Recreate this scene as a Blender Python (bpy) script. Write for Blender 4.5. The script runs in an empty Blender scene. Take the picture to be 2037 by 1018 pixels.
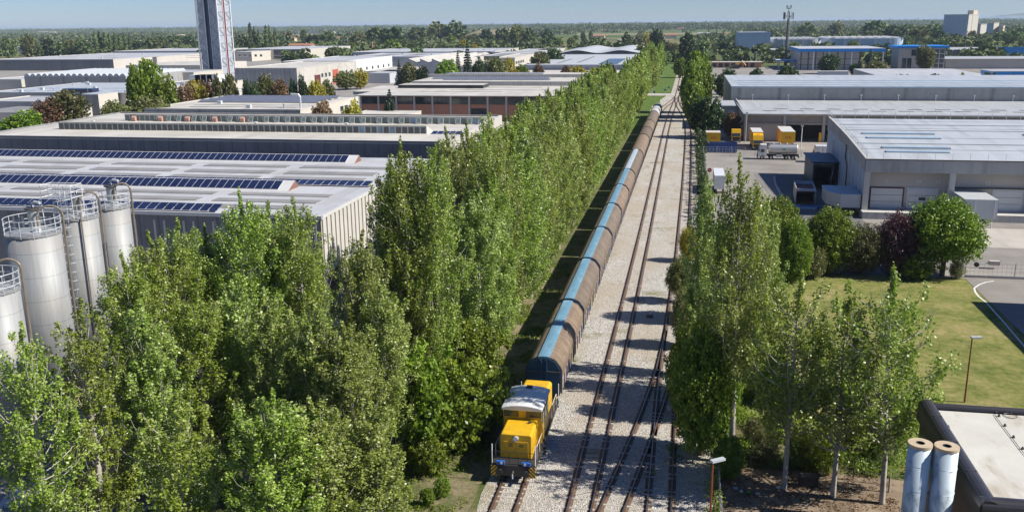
import bpy, math, random
import numpy as np
from mathutils import Vector, Matrix
R = math.radians
sc = bpy.context.scene
COL = sc.collection
# ------------------------------------------------------------------ camera
FPX, IW, IH, CH = 1811.0, 2037.0, 1018.0, 30.0
PITCH, ROLL, YAW = math.atan(462/FPX), R(0.59), R(10.8)
_f = np.array([-math.sin(YAW)*math.cos(PITCH), math.cos(YAW)*math.cos(PITCH), -math.sin(PITCH)])
_r0 = np.array([math.cos(YAW), math.sin(YAW), 0.0]); _u0 = np.cross(_r0, _f)
_r = _r0*math.cos(ROLL) - _u0*math.sin(ROLL); _u = np.cross(_r, _f)
cam = bpy.data.cameras.new('camera'); camo = bpy.data.objects.new('camera', cam); COL.objects.link(camo)
cam.sensor_width = 36.0; cam.lens = FPX/IW*36.0; cam.clip_start = 0.5; cam.clip_end = 200000
M = Matrix(((_r[0], _u[0], -_f[0], 0), (_r[1], _u[1], -_f[1], 0), (_r[2], _u[2], -_f[2], CH), (0, 0, 0, 1)))
camo.matrix_world = M
sc.camera = camo
def on(px, py, k, v):
    """survey helper: where the sight line of a measured point meets the plane x/y/z = v"""
    d = _f + _r*(px-IW/2)/FPX - _u*(py-IH/2)/FPX
    i = 'xyz'.index(k); t = (v - (0, 0, CH)[i])/d[i]
    return (d[0]*t, d[1]*t, CH + d[2]*t)
# ------------------------------------------------------------------ light
SUN_AZ, SUN_EL = R(91), R(42)
w = bpy.data.worlds.new('World'); sc.world = w; w.use_nodes = True
nt = w.node_tree; bg = nt.nodes['Background']
sky = nt.nodes.new('ShaderNodeTexSky'); sky.sky_type = 'NISHITA'; sky.sun_disc = False
sky.sun_elevation = SUN_EL; sky.sun_rotation = SUN_AZ; sky.air_density = 1.0; sky.dust_density = 0.1; sky.ozone_density = 4.0; sky.altitude = 1200
tint = nt.nodes.new('ShaderNodeMix'); tint.data_type = 'RGBA'; tint.blend_type = 'MULTIPLY'; tint.inputs[0].default_value = 1; tint.inputs[7].default_value = (0.85, 1.0, 1.36, 1)
nt.links.new(sky.outputs[0], tint.inputs[6]); nt.links.new(tint.outputs[2], bg.inputs[0]); bg.inputs[1].default_value = 0.053
sl = bpy.data.lights.new('sun', 'SUN'); sl.energy = 5.0; sl.angle = R(0.5); sl.color = (1.0, 0.95, 0.86)
so = bpy.data.objects.new('sun', sl); COL.objects.link(so)
tosun = Vector((math.cos(SUN_EL)*math.sin(SUN_AZ), math.cos(SUN_EL)*math.cos(SUN_AZ), math.sin(SUN_EL)))
so.rotation_euler = tosun.to_track_quat('Z', 'Y').to_euler()
sc.view_settings.view_transform = 'Standard'; sc.view_settings.look = 'None'
sc.view_settings.exposure = 0.50; sc.view_settings.gamma = 1.0
try:
    sc.cycles.max_bounces = 5; sc.cycles.diffuse_bounces = 2; sc.cycles.transmission_bounces = 3; sc.cycles.volume_bounces = 0
except Exception: pass

# ------------------------------------------------------------------ materials
MATS = {}
class NT:
    def __init__(s, name):
        s.m = bpy.data.materials.new(name); s.m.use_nodes = True; s.t = s.m.node_tree
        s.b = s.t.nodes['Principled BSDF']; s.out = s.t.nodes['Material Output']; MATS[name] = s.m
        s.tc = s.n('ShaderNodeTexCoord')
    def n(s, k, **kw):
        x = s.t.nodes.new(k)
        for a, v in kw.items(): setattr(x, a, v)
        return x
    def l(s, a, b): s.t.links.new(a, b)
    def noise(s, scale, detail=4, rough=0.6, sc3=None, coord='Object'):
        x = s.n('ShaderNodeTexNoise'); x.inputs['Scale'].default_value = scale; x.inputs['Detail'].default_value = detail; x.inputs['Roughness'].default_value = rough
        if sc3:
            mp = s.n('ShaderNodeMapping'); mp.inputs['Scale'].default_value = sc3; s.l(s.tc.outputs[coord], mp.inputs[0]); s.l(mp.outputs[0], x.inputs[0])
        else: s.l(s.tc.outputs[coord], x.inputs[0])
        return x.outputs['Fac']
    def ramp(s, fac, stops):
        x = s.n('ShaderNodeValToRGB'); cr = x.color_ramp
        while len(cr.elements) < len(stops): cr.elements.new(0.5)
        for e, (p, c) in zip(cr.elements, stops):
            e.position = p; e.color = (*c, 1) if len(c) == 3 else c
        s.l(fac, x.inputs[0]); return x.outputs[0]
    def mix(s, fac, a, b, mode='MIX'):
        x = s.n('ShaderNodeMix'); x.data_type = 'RGBA'; x.blend_type = mode
        for inp, v in ((x.inputs[0], fac), (x.inputs[6], a), (x.inputs[7], b)):
            if isinstance(v, (int, float)): inp.default_value = v
            elif isinstance(v, tuple): inp.default_value = (*v, 1)
            else: s.l(v, inp)
        return x.outputs[2]
    def math(s, op, a, b=None):
        x = s.n('ShaderNodeMath', operation=op)
        for inp, v in ((x.inputs[0], a), (x.inputs[1], b)):
            if v is None: continue
            if isinstance(v, (int, float)): inp.default_value = v
            else: s.l(v, inp)
        return x.outputs[0]
    def xyz(s, coord='Object'):
        x = s.n('ShaderNodeSeparateXYZ'); s.l(s.tc.outputs[coord], x.inputs[0]); return x.outputs
    def bump(s, h, strength=0.4, dist=0.05):
        x = s.n('ShaderNodeBump'); x.inputs['Strength'].default_value = strength; x.inputs['Distance'].default_value = dist
        s.l(h, x.inputs['Height']); s.l(x.outputs[0], s.b.inputs['Normal'])
    def col(s, c):
        if isinstance(c, tuple): s.b.inputs['Base Color'].default_value = (*c, 1)
        else: s.l(c, s.b.inputs['Base Color'])
    def set(s, rough=0.7, metal=0.0, spec=None):
        s.b.inputs['Roughness'].default_value = rough; s.b.inputs['Metallic'].default_value = metal
        if spec is not None: s.b.inputs['Specular IOR Level'].default_value = spec
        return s.m
def hsc(c, k): return tuple(min(1, x*k) for x in c)
def plain(name, c, rough=0.6, metal=0.0, var=0.25, scale=1.5, sc3=None, bump=0, dirt=None):
    t = NT(name); n = t.noise(scale, 5, 0.65, sc3)
    col = t.ramp(n, [(0.25, hsc(c, 1-var)), (0.5, c), (0.8, hsc(c, 1+var*0.6))])
    if dirt:
        n2 = t.noise(dirt[1], 6, 0.7, dirt[2] if len(dirt) > 2 else None)
        f = t.ramp(n2, [(0.5, (0, 0, 0)), (0.75, (1, 1, 1))]); col = t.mix(f, col, dirt[0])
    t.col(col)
    if bump: t.bump(n, bump)
    return t.set(rough, metal)
def ribbed(name, c, axis, period, rough=0.5, metal=0.0, depth=0.04, var=0.15, scale=0.4, dark=0.8, dirt=None, duty=0.5):
    """sheet metal or panelled cladding with ribs across one axis"""
    t = NT(name); o = t.xyz(); a = o['XYZ'.index(axis)]
    fr = t.math('FRACT', t.math('DIVIDE', a, period))
    tri = t.math('ABSOLUTE', t.math('SUBTRACT', fr, 0.5))
    groove = t.ramp(tri, [(0.0, (0, 0, 0)), (0.08, (1, 1, 1))])
    n = t.noise(scale, 5, 0.65)
    col = t.ramp(n, [(0.3, hsc(c, 1-var)), (0.5, c), (0.75, hsc(c, 1+var*0.5))])
    wn = t.n('ShaderNodeTexWhiteNoise'); wn.noise_dimensions = '2D'; cb = t.n('ShaderNodeCombineXYZ')
    t.l(t.math('FLOOR', t.math('DIVIDE', a, period*2.0)), cb.inputs[0]); t.l(t.math('FLOOR', t.math('DIVIDE', o[1] if axis == 'X' else o[0], 11.0)), cb.inputs[1]); t.l(cb.outputs[0], wn.inputs[0])
    col = t.mix(1.0, col, t.ramp(wn.outputs['Value'], [(0.0, (0.84, 0.83, 0.81)), (0.5, (0.96, 0.96, 0.96)), (1.0, (1, 1, 1))]), 'MULTIPLY')
    col = t.mix(groove, hsc(c, dark), col)
    if dirt:
        n2 = t.noise(dirt[1], 6, 0.7, dirt[2] if len(dirt) > 2 else None)
        f = t.ramp(n2, [(0.5, (0, 0, 0)), (0.8, (1, 1, 1))]); col = t.mix(f, col, dirt[0])
    t.col(col)
    t.bump(groove, 0.6, depth)
    return t.set(rough, metal)

# ground-like
def m_terrain():
    t = NT('field_ground')
    v = t.n('ShaderNodeTexVoronoi'); v.feature = 'F1'; v.distance = 'CHEBYCHEV'
    mp = t.n('ShaderNodeMapping'); mp.inputs['Scale'].default_value = (1/260, 1/120, 1); mp.inputs['Rotation'].default_value = (0, 0, 0.2)
    t.l(t.tc.outputs['Object'], mp.inputs[0]); t.l(mp.outputs[0], v.inputs[0]); v.inputs['Scale'].default_value = 1
    s2 = t.n('ShaderNodeSeparateColor'); t.l(v.outputs['Color'], s2.inputs[0])
    c = t.ramp(s2.outputs[0], [(0.0, (0.06, 0.10, 0.03)), (0.35, (0.09, 0.13, 0.045)), (0.5, (0.22, 0.18, 0.10)), (0.62, (0.11, 0.14, 0.05)), (0.8, (0.28, 0.23, 0.13)), (1, (0.07, 0.10, 0.03))])
    n = t.noise(0.03, 6); c = t.mix(0.35, c, t.ramp(n, [(0.3, (0.05, 0.08, 0.02)), (0.7, (0.20, 0.18, 0.09))]))
    t.col(c); return t.set(0.95, spec=0.1)
m_terrain()
def m_grass(name, a, b, d, scale=0.25):
    t = NT(name); n = t.noise(scale, 6, 0.7); n2 = t.noise(scale*5, 5, 0.7); n3 = t.noise(14, 4, 0.8)
    c = t.ramp(n, [(0.38, a), (0.5, b), (0.63, d)])
    c = t.mix(0.4, c, t.ramp(n2, [(0.35, a), (0.65, d)]))
    c = t.mix(0.5, c, t.ramp(n3, [(0.3, (0.25, 0.25, 0.25)), (0.7, (1, 1, 1))]), 'MULTIPLY')
    n5 = t.noise(1.6, 6, 0.75); c = t.mix(0.45, c, t.ramp(n5, [(0.35, (0.45, 0.5, 0.4)), (0.6, (1, 1, 1))]), 'MULTIPLY'); t.col(c); t.bump(n3, 0.9, 0.12); return t.set(0.9, spec=0.15)
m_grass('lawn_grass', (0.14, 0.20, 0.035), (0.30, 0.32, 0.08), (0.52, 0.43, 0.19), 0.2)
m_grass('verge_grass', (0.05, 0.14, 0.015), (0.10, 0.22, 0.03), (0.25, 0.24, 0.09), 0.35)
m_grass('verge_rough', (0.06, 0.13, 0.02), (0.15, 0.19, 0.05), (0.36, 0.29, 0.17), 0.35)
m_grass('rough_ground', (0.10, 0.15, 0.03), (0.33, 0.27, 0.15), (0.50, 0.40, 0.27), 0.6)
def m_ballast():
    t = NT('ballast_stone')
    v = t.n('ShaderNodeTexVoronoi'); v.inputs['Scale'].default_value = 12; t.l(t.tc.outputs['Object'], v.inputs[0])
    s2 = t.n('ShaderNodeSeparateColor'); t.l(v.outputs['Color'], s2.inputs[0])
    c = t.ramp(s2.outputs[0], [(0, (0.20, 0.19, 0.17)), (0.5, (0.45, 0.425, 0.38)), (1, (0.68, 0.65, 0.60))])
    n = t.noise(0.18, 6, 0.65, (1, 0.45, 1)); c = t.mix(t.ramp(n, [(0.40, (0, 0, 0)), (0.60, (0.6, 0.6, 0.6))]), c, (0.38, 0.31, 0.22))
    n2 = t.noise(0.12, 7, 0.72, (1, 1.3, 1)); c = t.mix(t.ramp(n2, [(0.57, (0, 0, 0)), (0.68, (0.85, 0.85, 0.85))]), c, (0.17, 0.17, 0.06))
    n3 = t.noise(0.25, 6, 0.7, (1.2, 0.5, 1)); c = t.mix(t.ramp(n3, [(0.60, (0, 0, 0)), (0.70, (0.6, 0.6, 0.6))]), c, (0.22, 0.14, 0.08))
    t.col(c); t.bump(v.outputs['Distance'], 1.0, 0.06); return t.set(0.9)
m_ballast()
def m_paving(name, a, b, stain=(0.2, 0.19, 0.18), scale=0.08, tyre=True):
    t = NT(name); n = t.noise(scale, 7, 0.65); c = t.ramp(n, [(0.35, a), (0.65, b)])
    n2 = t.noise(0.5, 7, 0.75, (1, 0.25, 1)); c = t.mix(t.ramp(n2, [(0.52, (0, 0, 0)), (0.75, (0.5, 0.5, 0.5))]), c, stain)
    n3 = t.noise(12, 3); c = t.mix(0.35, c, t.ramp(n3, [(0.3, (0.5, 0.5, 0.5)), (0.7, (1, 1, 1))]), 'MULTIPLY')
    t.col(c); return t.set(0.85)
m_paving('yard_asphalt', (0.22, 0.20, 0.18), (0.34, 0.31, 0.28))
m_paving('pale_concrete', (0.42, 0.39, 0.34), (0.52, 0.48, 0.42))
m_paving('shaded_asphalt', (0.12, 0.12, 0.12), (0.17, 0.165, 0.16))  # yard asphalt with the cold store's shade put into its colour
m_paving('industrial_ground', (0.24, 0.22, 0.20), (0.36, 0.34, 0.31))
m_paving('leaf_litter', (0.16, 0.11, 0.07), (0.34, 0.26, 0.18), (0.08, 0.06, 0.04), 0.5)
plain('white_marking', (0.75, 0.75, 0.72), 0.7)
plain('yellow_marking', (0.7, 0.5, 0.08), 0.7)
# building materials
ribbed('sheet_white', (0.53, 0.535, 0.54), 'X', 1.0, 0.45, 0, 0.03, 0.16, 0.15, 0.86, ((0.36, 0.34, 0.31), 0.16, (0.25, 2.0, 1)))
ribbed('sheet_cream', (0.61, 0.58, 0.51), 'X', 1.2, 0.5, 0, 0.03, 0.2, 0.1, 0.86, ((0.36, 0.32, 0.26), 0.14, (0.25, 2.0, 1)))
ribbed('sheet_bluewhite', (0.51, 0.53, 0.535), 'X', 0.6, 0.35, 0.0, 0.03, 0.06, 0.2, 0.9)
ribbed('sheet_corrugated', (0.52, 0.53, 0.52), 'X', 0.55, 0.45, 0.1, 0.09, 0.08, 0.2, 0.55)
plain('sheet_grey', (0.40, 0.41, 0.42), 0.55, 0, 0.2, 0.2)
plain('rooflight_grey', (0.27, 0.26, 0.245), 0.5, 0, 0.25, 0.3)
plain('rooflight_blue', (0.34, 0.44, 0.52), 0.4, 0, 0.15, 0.3)
plain('flashing_white', (0.58, 0.575, 0.56), 0.5, 0, 0.1, 0.5)
ribbed('wall_precast_dark', (0.20, 0.205, 0.215), 'X', 2.4, 0.85, 0, 0.05, 0.2, 0.5, 0.6, ((0.12, 0.12, 0.12), 0.4, (2.0, 2.0, 0.15)))
ribbed('wall_precast_grey', (0.33, 0.33, 0.325), 'X', 12.0, 0.85, 0, 0.04, 0.15, 0.5, 0.6, ((0.24, 0.24, 0.21), 0.5, (1.2, 1.2, 0.12)))
ribbed('wall_cream', (0.50, 0.465, 0.40), 'Y', 1.25, 0.8, 0, 0.08, 0.12, 0.6, 0.75, ((0.46, 0.41, 0.33), 0.5, (1, 1.5, 0.2)))
ribbed('wall_ribbed_lit', (0.52, 0.49, 0.44), 'Y', 2.2, 0.8, 0, 0.12, 0.2, 0.4, 0.6)
ribbed('wall_ribbed_shaded', (0.38, 0.37, 0.36), 'X', 2.2, 0.8, 0, 0.12, 0.2, 0.4, 0.5)  # darker copy of the ribbed wall, shade of the front put into the colour
plain('concrete_wall', (0.42, 0.41, 0.39), 0.85, 0, 0.15, 0.6, (1, 1, 0.4), dirt=((0.28, 0.27, 0.24), 0.35, (1.5, 1.5, 0.2)))
plain('concrete_pale', (0.52, 0.50, 0.46), 0.8, 0, 0.12, 0.6)
plain('panel_bluegrey', (0.40, 0.49, 0.61), 0.6, 0, 0.1, 0.1)
plain('panel_beige', (0.50, 0.46, 0.41), 0.75, 0, 0.1, 0.2)
plain('panel_greywhite', (0.44, 0.46, 0.48), 0.6, 0, 0.08, 0.3)
plain('fascia_blue', (0.012, 0.24, 0.66), 0.45, 0, 0.1, 0.5)
plain('white_paint', (0.72, 0.72, 0.70), 0.45, 0, 0.06, 0.8)
plain('offwhite_wall', (0.52, 0.485, 0.42), 0.8, 0, 0.08, 0.3)
plain('door_white', (0.60, 0.60, 0.58), 0.5, 0, 0.05, 1)
plain('red_door', (0.45, 0.10, 0.05), 0.6, 0, 0.15)
plain('terracotta', (0.36, 0.16, 0.09), 0.85, 0, 0.3, 0.8)
plain('house_wall', (0.60, 0.50, 0.38), 0.85, 0, 0.12, 0.3)
plain('black_frame', (0.03, 0.03, 0.035), 0.5)
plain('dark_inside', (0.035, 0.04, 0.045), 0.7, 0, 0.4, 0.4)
plain('maroon_paint', (0.12, 0.03, 0.03), 0.5)
plain('red_paint', (0.22, 0.025, 0.03), 0.5)
plain('shed_end', (0.20, 0.10, 0.075), 0.8)
plain('pink_vent', (0.46, 0.27, 0.21), 0.7)
plain('coping_black', (0.045, 0.042, 0.048), 0.35, 0.2, 0.3, 0.8)
def m_brick():
    t = NT('brick'); b = t.n('ShaderNodeTexBrick'); b.inputs['Scale'].default_value = 1.0
    mp = t.n('ShaderNodeMapping'); mp.inputs['Rotation'].default_value = (R(90), 0, 0); t.l(t.tc.outputs['Object'], mp.inputs[0]); t.l(mp.outputs[0], b.inputs[0])
    b.inputs['Color1'].default_value = (0.56, 0.23, 0.13, 1); b.inputs['Color2'].default_value = (0.45, 0.18, 0.105, 1); b.inputs['Mortar'].default_value = (0.35, 0.28, 0.22, 1)
    b.inputs['Brick Width'].default_value = 0.5; b.inputs['Row Height'].default_value = 0.25; b.inputs['Mortar Size'].default_value = 0.02
    t.col(b.outputs[0]); return t.set(0.85)
m_brick()
def m_solar():
    t = NT('solar_glass'); o = t.xyz('Object')
    n = t.noise(0.7, 2); t.col(t.ramp(n, [(0.3, (0.010, 0.016, 0.05)), (0.7, (0.018, 0.028, 0.085))])); return t.set(0.18, 0.0, 0.6)
m_solar()
plain('solar_sky_sheen', (0.15, 0.165, 0.21), 0.35, 0, 0.15, 0.4)  # solar glass with the reflected sky put into its grey colour
def m_glass(name, c, rough=0.12):
    t = NT(name); n = t.noise(0.35, 2); t.col(t.ramp(n, [(0.35, hsc(c, 0.6)), (0.65, hsc(c, 1.5))])); return t.set(rough, 0.0, 0.8)
m_glass('window_glass', (0.035, 0.05, 0.055)); m_glass('old_glass', (0.10, 0.13, 0.11), 0.3); m_glass('blue_glass', (0.16, 0.26, 0.36), 0.2)
def m_steel():
    t = NT('silo_steel'); o = t.xyz(); n = t.noise(0.6, 5, 0.7, (3, 3, 0.25)); n2 = t.noise(0.25, 3, 0.5, (0.2, 0.2, 1))
    c = t.ramp(n, [(0.3, (0.25, 0.26, 0.27)), (0.7, (0.36, 0.37, 0.37))]); c = t.mix(t.ramp(n2, [(0.5, (0, 0, 0)), (0.8, (0.4, 0.4, 0.4))]), c, (0.42, 0.34, 0.25))
    fr = t.math('FRACT', t.math('DIVIDE', o[2], 1.9)); seam = t.ramp(fr, [(0.0, (0.45, 0.45, 0.45)), (0.03, (1, 1, 1))]); c = t.mix(1.0, c, seam, 'MULTIPLY'); n3 = t.noise(1.1, 5, 0.7, (4, 4, 0.12)); c = t.mix(t.ramp(n3, [(0.52, (0, 0, 0)), (0.72, (0.55, 0.55, 0.55))]), c, (0.24, 0.21, 0.17))
    t.col(c); return t.set(0.6, 0.25)
m_steel()
plain('galvanised', (0.42, 0.43, 0.43), 0.5, 0.5, 0.2, 2)
plain('steel_pale', (0.58, 0.60, 0.61), 0.5, 0.3, 0.12, 1)
plain('pipe_brown', (0.24, 0.20, 0.15), 0.5, 0.3, 0.3, 2)
plain('steel_dark', (0.10, 0.09, 0.085), 0.6, 0.3, 0.4, 2)
plain('chrome_tank', (0.55, 0.55, 0.54), 0.38, 0.5, 0.08, 0.6)
# railway
plain('rail_rust', (0.14, 0.075, 0.045), 0.6, 0.4, 0.4, 3)
plain('rail_stain', (0.16, 0.105, 0.07), 0.9, 0, 0.4, 4)
plain('rail_shine', (0.33, 0.27, 0.22), 0.35, 0.8, 0.3, 2)
plain('sleeper', (0.42, 0.385, 0.335), 0.9, 0, 0.4, 1.2)
def m_wagonroof(name, c):
    t = NT(name); o = t.xyz(); n = t.noise(0.6, 5, 0.7)
    col = t.ramp(n, [(0.3, hsc(c, 0.78)), (0.55, c), (0.8, hsc(c, 1.25))])
    fr = t.math('FRACT', t.math('DIVIDE', o[1], 0.8)); seam = t.ramp(fr, [(0.0, (0.25, 0.25, 0.25)), (0.09, (1, 1, 1))])
    b = t.n('ShaderNodeTexVoronoi'); b.inputs['Scale'].default_value = 1
    mp = t.n('ShaderNodeMapping'); mp.inputs['Scale'].default_value = (0.9, 1/0.8, 0.6); t.l(t.tc.outputs['Object'], mp.inputs[0]); t.l(mp.outputs[0], b.inputs[0])
    s2 = t.n('ShaderNodeSeparateColor'); t.l(b.outputs['Color'], s2.inputs[0])
    col = t.mix(1.0, col, t.ramp(s2.outputs[0], [(0, (0.75, 0.75, 0.75)), (1, (1, 1, 1))]), 'MULTIPLY')
    oi = t.n('ShaderNodeObjectInfo'); col = t.mix(1.0, col, t.ramp(oi.outputs['Random'], [(0, (0.78, 0.74, 0.70)), (0.5, (0.95, 0.97, 1.0)), (1, (1.2, 1.12, 1.05))]), 'MULTIPLY')
    rs = t.noise(0.9, 6, 0.75, (1.5, 0.35, 0.5)); col = t.mix(t.ramp(rs, [(0.56, (0, 0, 0)), (0.72, (0.6, 0.6, 0.6))]), col, (0.10, 0.07, 0.05))
    col = t.mix(1.0, col, seam, 'MULTIPLY'); t.col(col); t.bump(seam, 0.6, 0.03); return t.set(0.7)
m_wagonroof('wagon_roof_brown', (0.21, 0.16, 0.115)); m_wagonroof('wagon_roof_grey', (0.48, 0.50, 0.52))
def m_wagonside():
    t = NT('wagon_side'); o = t.xyz()
    fr = t.math('FRACT', t.math('DIVIDE', o[1], 1.15)); rib = t.ramp(fr, [(0.0, (0.15, 0.15, 0.15)), (0.16, (1, 1, 1)), (0.55, (0.75, 0.75, 0.75)), (0.6, (0.35, 0.35, 0.35)), (0.7, (1, 1, 1))])
    n = t.noise(0.5, 4, 0.6, (1, 0.8, 1.6)); c = t.ramp(n, [(0.36, (0.14, 0.11, 0.08)), (0.48, (0.30, 0.24, 0.17)), (0.56, (0.44, 0.37, 0.28)), (0.66, (0.20, 0.15, 0.11))])
    n2 = t.noise(0.75, 3, 0.5, (1, 0.5, 1.2)); g = t.ramp(n2, [(0.42, (0.08, 0.09, 0.20)), (0.48, (0.36, 0.36, 0.38)), (0.54, (0.26, 0.06, 0.05)), (0.60, (0.34, 0.38, 0.46))])
    n3 = t.noise(0.16, 2, 0.5); c = t.mix(t.ramp(n3, [(0.55, (0, 0, 0)), (0.60, (0.8, 0.8, 0.8))]), c, g)
    t.col(t.mix(0.8, c, rib, 'MULTIPLY')); t.bump(rib, 0.6, 0.08); return t.set(0.65)
m_wagonside()
plain('tarp_blue', (0.135, 0.27, 0.37), 0.55, 0, 0.14, 1.2, (3, 0.4, 1), dirt=((0.30, 0.50, 0.58), 0.7, (1, 0.3, 1)))
plain('tarp_pale', (0.38, 0.46, 0.53), 0.55, 0, 0.14, 1.2)
plain('wagon_end_blue', (0.02, 0.07, 0.13), 0.5, 0, 0.3, 1.5)
plain('tower_brace', (0.30, 0.33, 0.37), 0.5, 0.2)
plain('loco_yellow', (0.70, 0.41, 0.015), 0.42, 0, 0.10, 1.0, (1, 1, 0.4), dirt=((0.42, 0.24, 0.03), 1.1, (1, 1, 0.4)))
plain('grille_ochre', (0.30, 0.19, 0.03), 0.6, 0, 0.3, 12)
plain('loco_roof_white', (0.66, 0.67, 0.66), 0.5, 0, 0.08, 1.5, dirt=((0.5, 0.48, 0.42), 1.5))
plain('loco_black', (0.035, 0.033, 0.035), 0.55, 0, 0.4, 2)
plain('buffer_blue', (0.02, 0.12, 0.45), 0.5)
plain('lamp_white', (0.75, 0.78, 0.8), 0.2)
def m_hazard():
    t = NT('hazard_stripe'); o = t.xyz(); a = t.math('ADD', t.math('ABSOLUTE', o[0]), o[2])
    fr = t.math('FRACT', t.math('DIVIDE', a, 0.26)); g = t.math('GREATER_THAN', fr, 0.5)
    t.col(t.mix(g, (0.03, 0.03, 0.03), (0.75, 0.45, 0.02))); return t.set(0.5)
m_hazard()
plain('truck_yellow', (0.78, 0.43, 0.01), 0.4, 0, 0.08); plain('container_red', (0.16, 0.05, 0.04), 0.7, 0, 0.3)
plain('car_silver', (0.55, 0.57, 0.6), 0.25, 0.6); plain('car_white', (0.75, 0.75, 0.75), 0.25); plain('car_blue', (0.04, 0.10, 0.22), 0.25)
plain('skip_blue', (0.015, 0.06, 0.22), 0.5, 0, 0.2); plain('tyre', (0.02, 0.02, 0.02), 0.8); plain('timber', (0.42, 0.24, 0.11), 0.8, 0, 0.35, 3)
plain('dhl_red', (0.5, 0.02, 0.02), 0.5); plain('sign_red', (0.6, 0.03, 0.03), 0.5); plain('green_paint', (0.02, 0.35, 0.12), 0.5)
plain('plastic_blue', (0.03, 0.14, 0.35), 0.4); plain('plastic_green', (0.02, 0.5, 0.06), 0.4)
plain('tower_panel', (0.40, 0.43, 0.47), 0.5, 0.1, 0.06, 0.2); plain('tower_dark', (0.02, 0.05, 0.10), 0.3)
plain('chimney_paint', (0.50, 0.58, 0.63), 0.55, 0.1, 0.22, 1.2, (1, 1, 0.5), dirt=((0.12, 0.13, 0.14), 1.3, (1.2, 1.2, 0.7)))
plain('cap_rust', (0.48, 0.38, 0.26), 0.8, 0, 0.2, 2); plain('pole_rust', (0.22, 0.06, 0.035), 0.6, 0, 0.2)
def m_roofmembrane():
    t = NT('roof_membrane'); n = t.noise(0.3, 6, 0.7); c = t.ramp(n, [(0.35, (0.50, 0.48, 0.42)), (0.7, (0.60, 0.585, 0.53))])
    n2 = t.noise(0.45, 5, 0.6, (1.4, 0.5, 1)); c = t.mix(t.ramp(n2, [(0.54, (0, 0, 0)), (0.70, (0.7, 0.7, 0.7))]), c, (0.32, 0.26, 0.18))
    t.col(c); return t.set(0.7)
m_roofmembrane()
# vegetation
def m_leaf(name, dark, mid, light, trans=0.32, rough=0.42, objvar=0.3):
    t = NT(name); a = t.n('ShaderNodeAttribute'); a.attribute_name = 'tint'
    c = t.ramp(a.outputs['Fac'], [(0.0, dark), (0.5, mid), (1.0, light)])
    oi = t.n('ShaderNodeObjectInfo'); hs = t.n('ShaderNodeHueSaturation')
    mr = t.n('ShaderNodeMapRange'); mr.inputs[3].default_value = 1-objvar; mr.inputs[4].default_value = 1+objvar; t.l(oi.outputs['Random'], mr.inputs[0]); t.l(mr.outputs[0], hs.inputs['Value'])
    m2 = t.n('ShaderNodeMapRange'); m2.inputs[3].default_value = 0.475; m2.inputs[4].default_value = 0.504; t.l(oi.outputs['Random'], m2.inputs[0]); t.l(m2.outputs[0], hs.inputs['Hue'])
    t.l(c, hs.inputs['Color']); t.col(hs.outputs[0]); t.set(rough, 0, 0.45)
    tr = t.n('ShaderNodeBsdfTranslucent'); t.l(hs.outputs[0], tr.inputs[0]); mx = t.n('ShaderNodeMixShader'); mx.inputs[0].default_value = trans
    t.l(t.b.outputs[0], mx.inputs[1]); t.l(tr.outputs[0], mx.inputs[2]); t.l(mx.outputs[0], t.out.inputs[0])
m_leaf('leaf_poplar', (0.07, 0.14, 0.008), (0.235, 0.35, 0.038), (0.54, 0.63, 0.22), 0.36, 0.38, 0.18)
m_leaf('leaf_poplar_grey', (0.075, 0.14, 0.015), (0.26, 0.35, 0.06), (0.60, 0.68, 0.29), 0.36, 0.36, 0.2)
m_leaf('leaf_bright', (0.05, 0.11, 0.006), (0.15, 0.25, 0.018), (0.32, 0.42, 0.06), 0.34, 0.4, 0.2)
m_leaf('leaf_dark', (0.02, 0.05, 0.015), (0.045, 0.09, 0.025), (0.10, 0.15, 0.05))
m_leaf('leaf_olive', (0.06, 0.085, 0.02), (0.16, 0.18, 0.055), (0.30, 0.30, 0.12))
m_leaf('leaf_yellow', (0.16, 0.17, 0.02), (0.36, 0.33, 0.03), (0.60, 0.54, 0.08))
m_leaf('leaf_russet', (0.12, 0.08, 0.03), (0.22, 0.14, 0.06), (0.32, 0.22, 0.11))
m_leaf('leaf_purple', (0.03, 0.012, 0.018), (0.08, 0.03, 0.04), (0.17, 0.08, 0.09))
m_leaf('leaf_needle', (0.015, 0.04, 0.025), (0.04, 0.08, 0.05), (0.09, 0.14, 0.09), 0.1)
m_leaf('leaf_far', (0.05, 0.085, 0.028), (0.11, 0.17, 0.055), (0.21, 0.27, 0.09), 0.15, 0.8, 0.35)
plain('bark_pale', (0.42, 0.39, 0.34), 0.85, 0, 0.35, 2.5, (1, 1, 0.5), dirt=((0.12, 0.10, 0.08), 2.0, (1, 1, 1.5)))
plain('bark_brown', (0.16, 0.12, 0.09), 0.9, 0, 0.3, 2.5)

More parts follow.
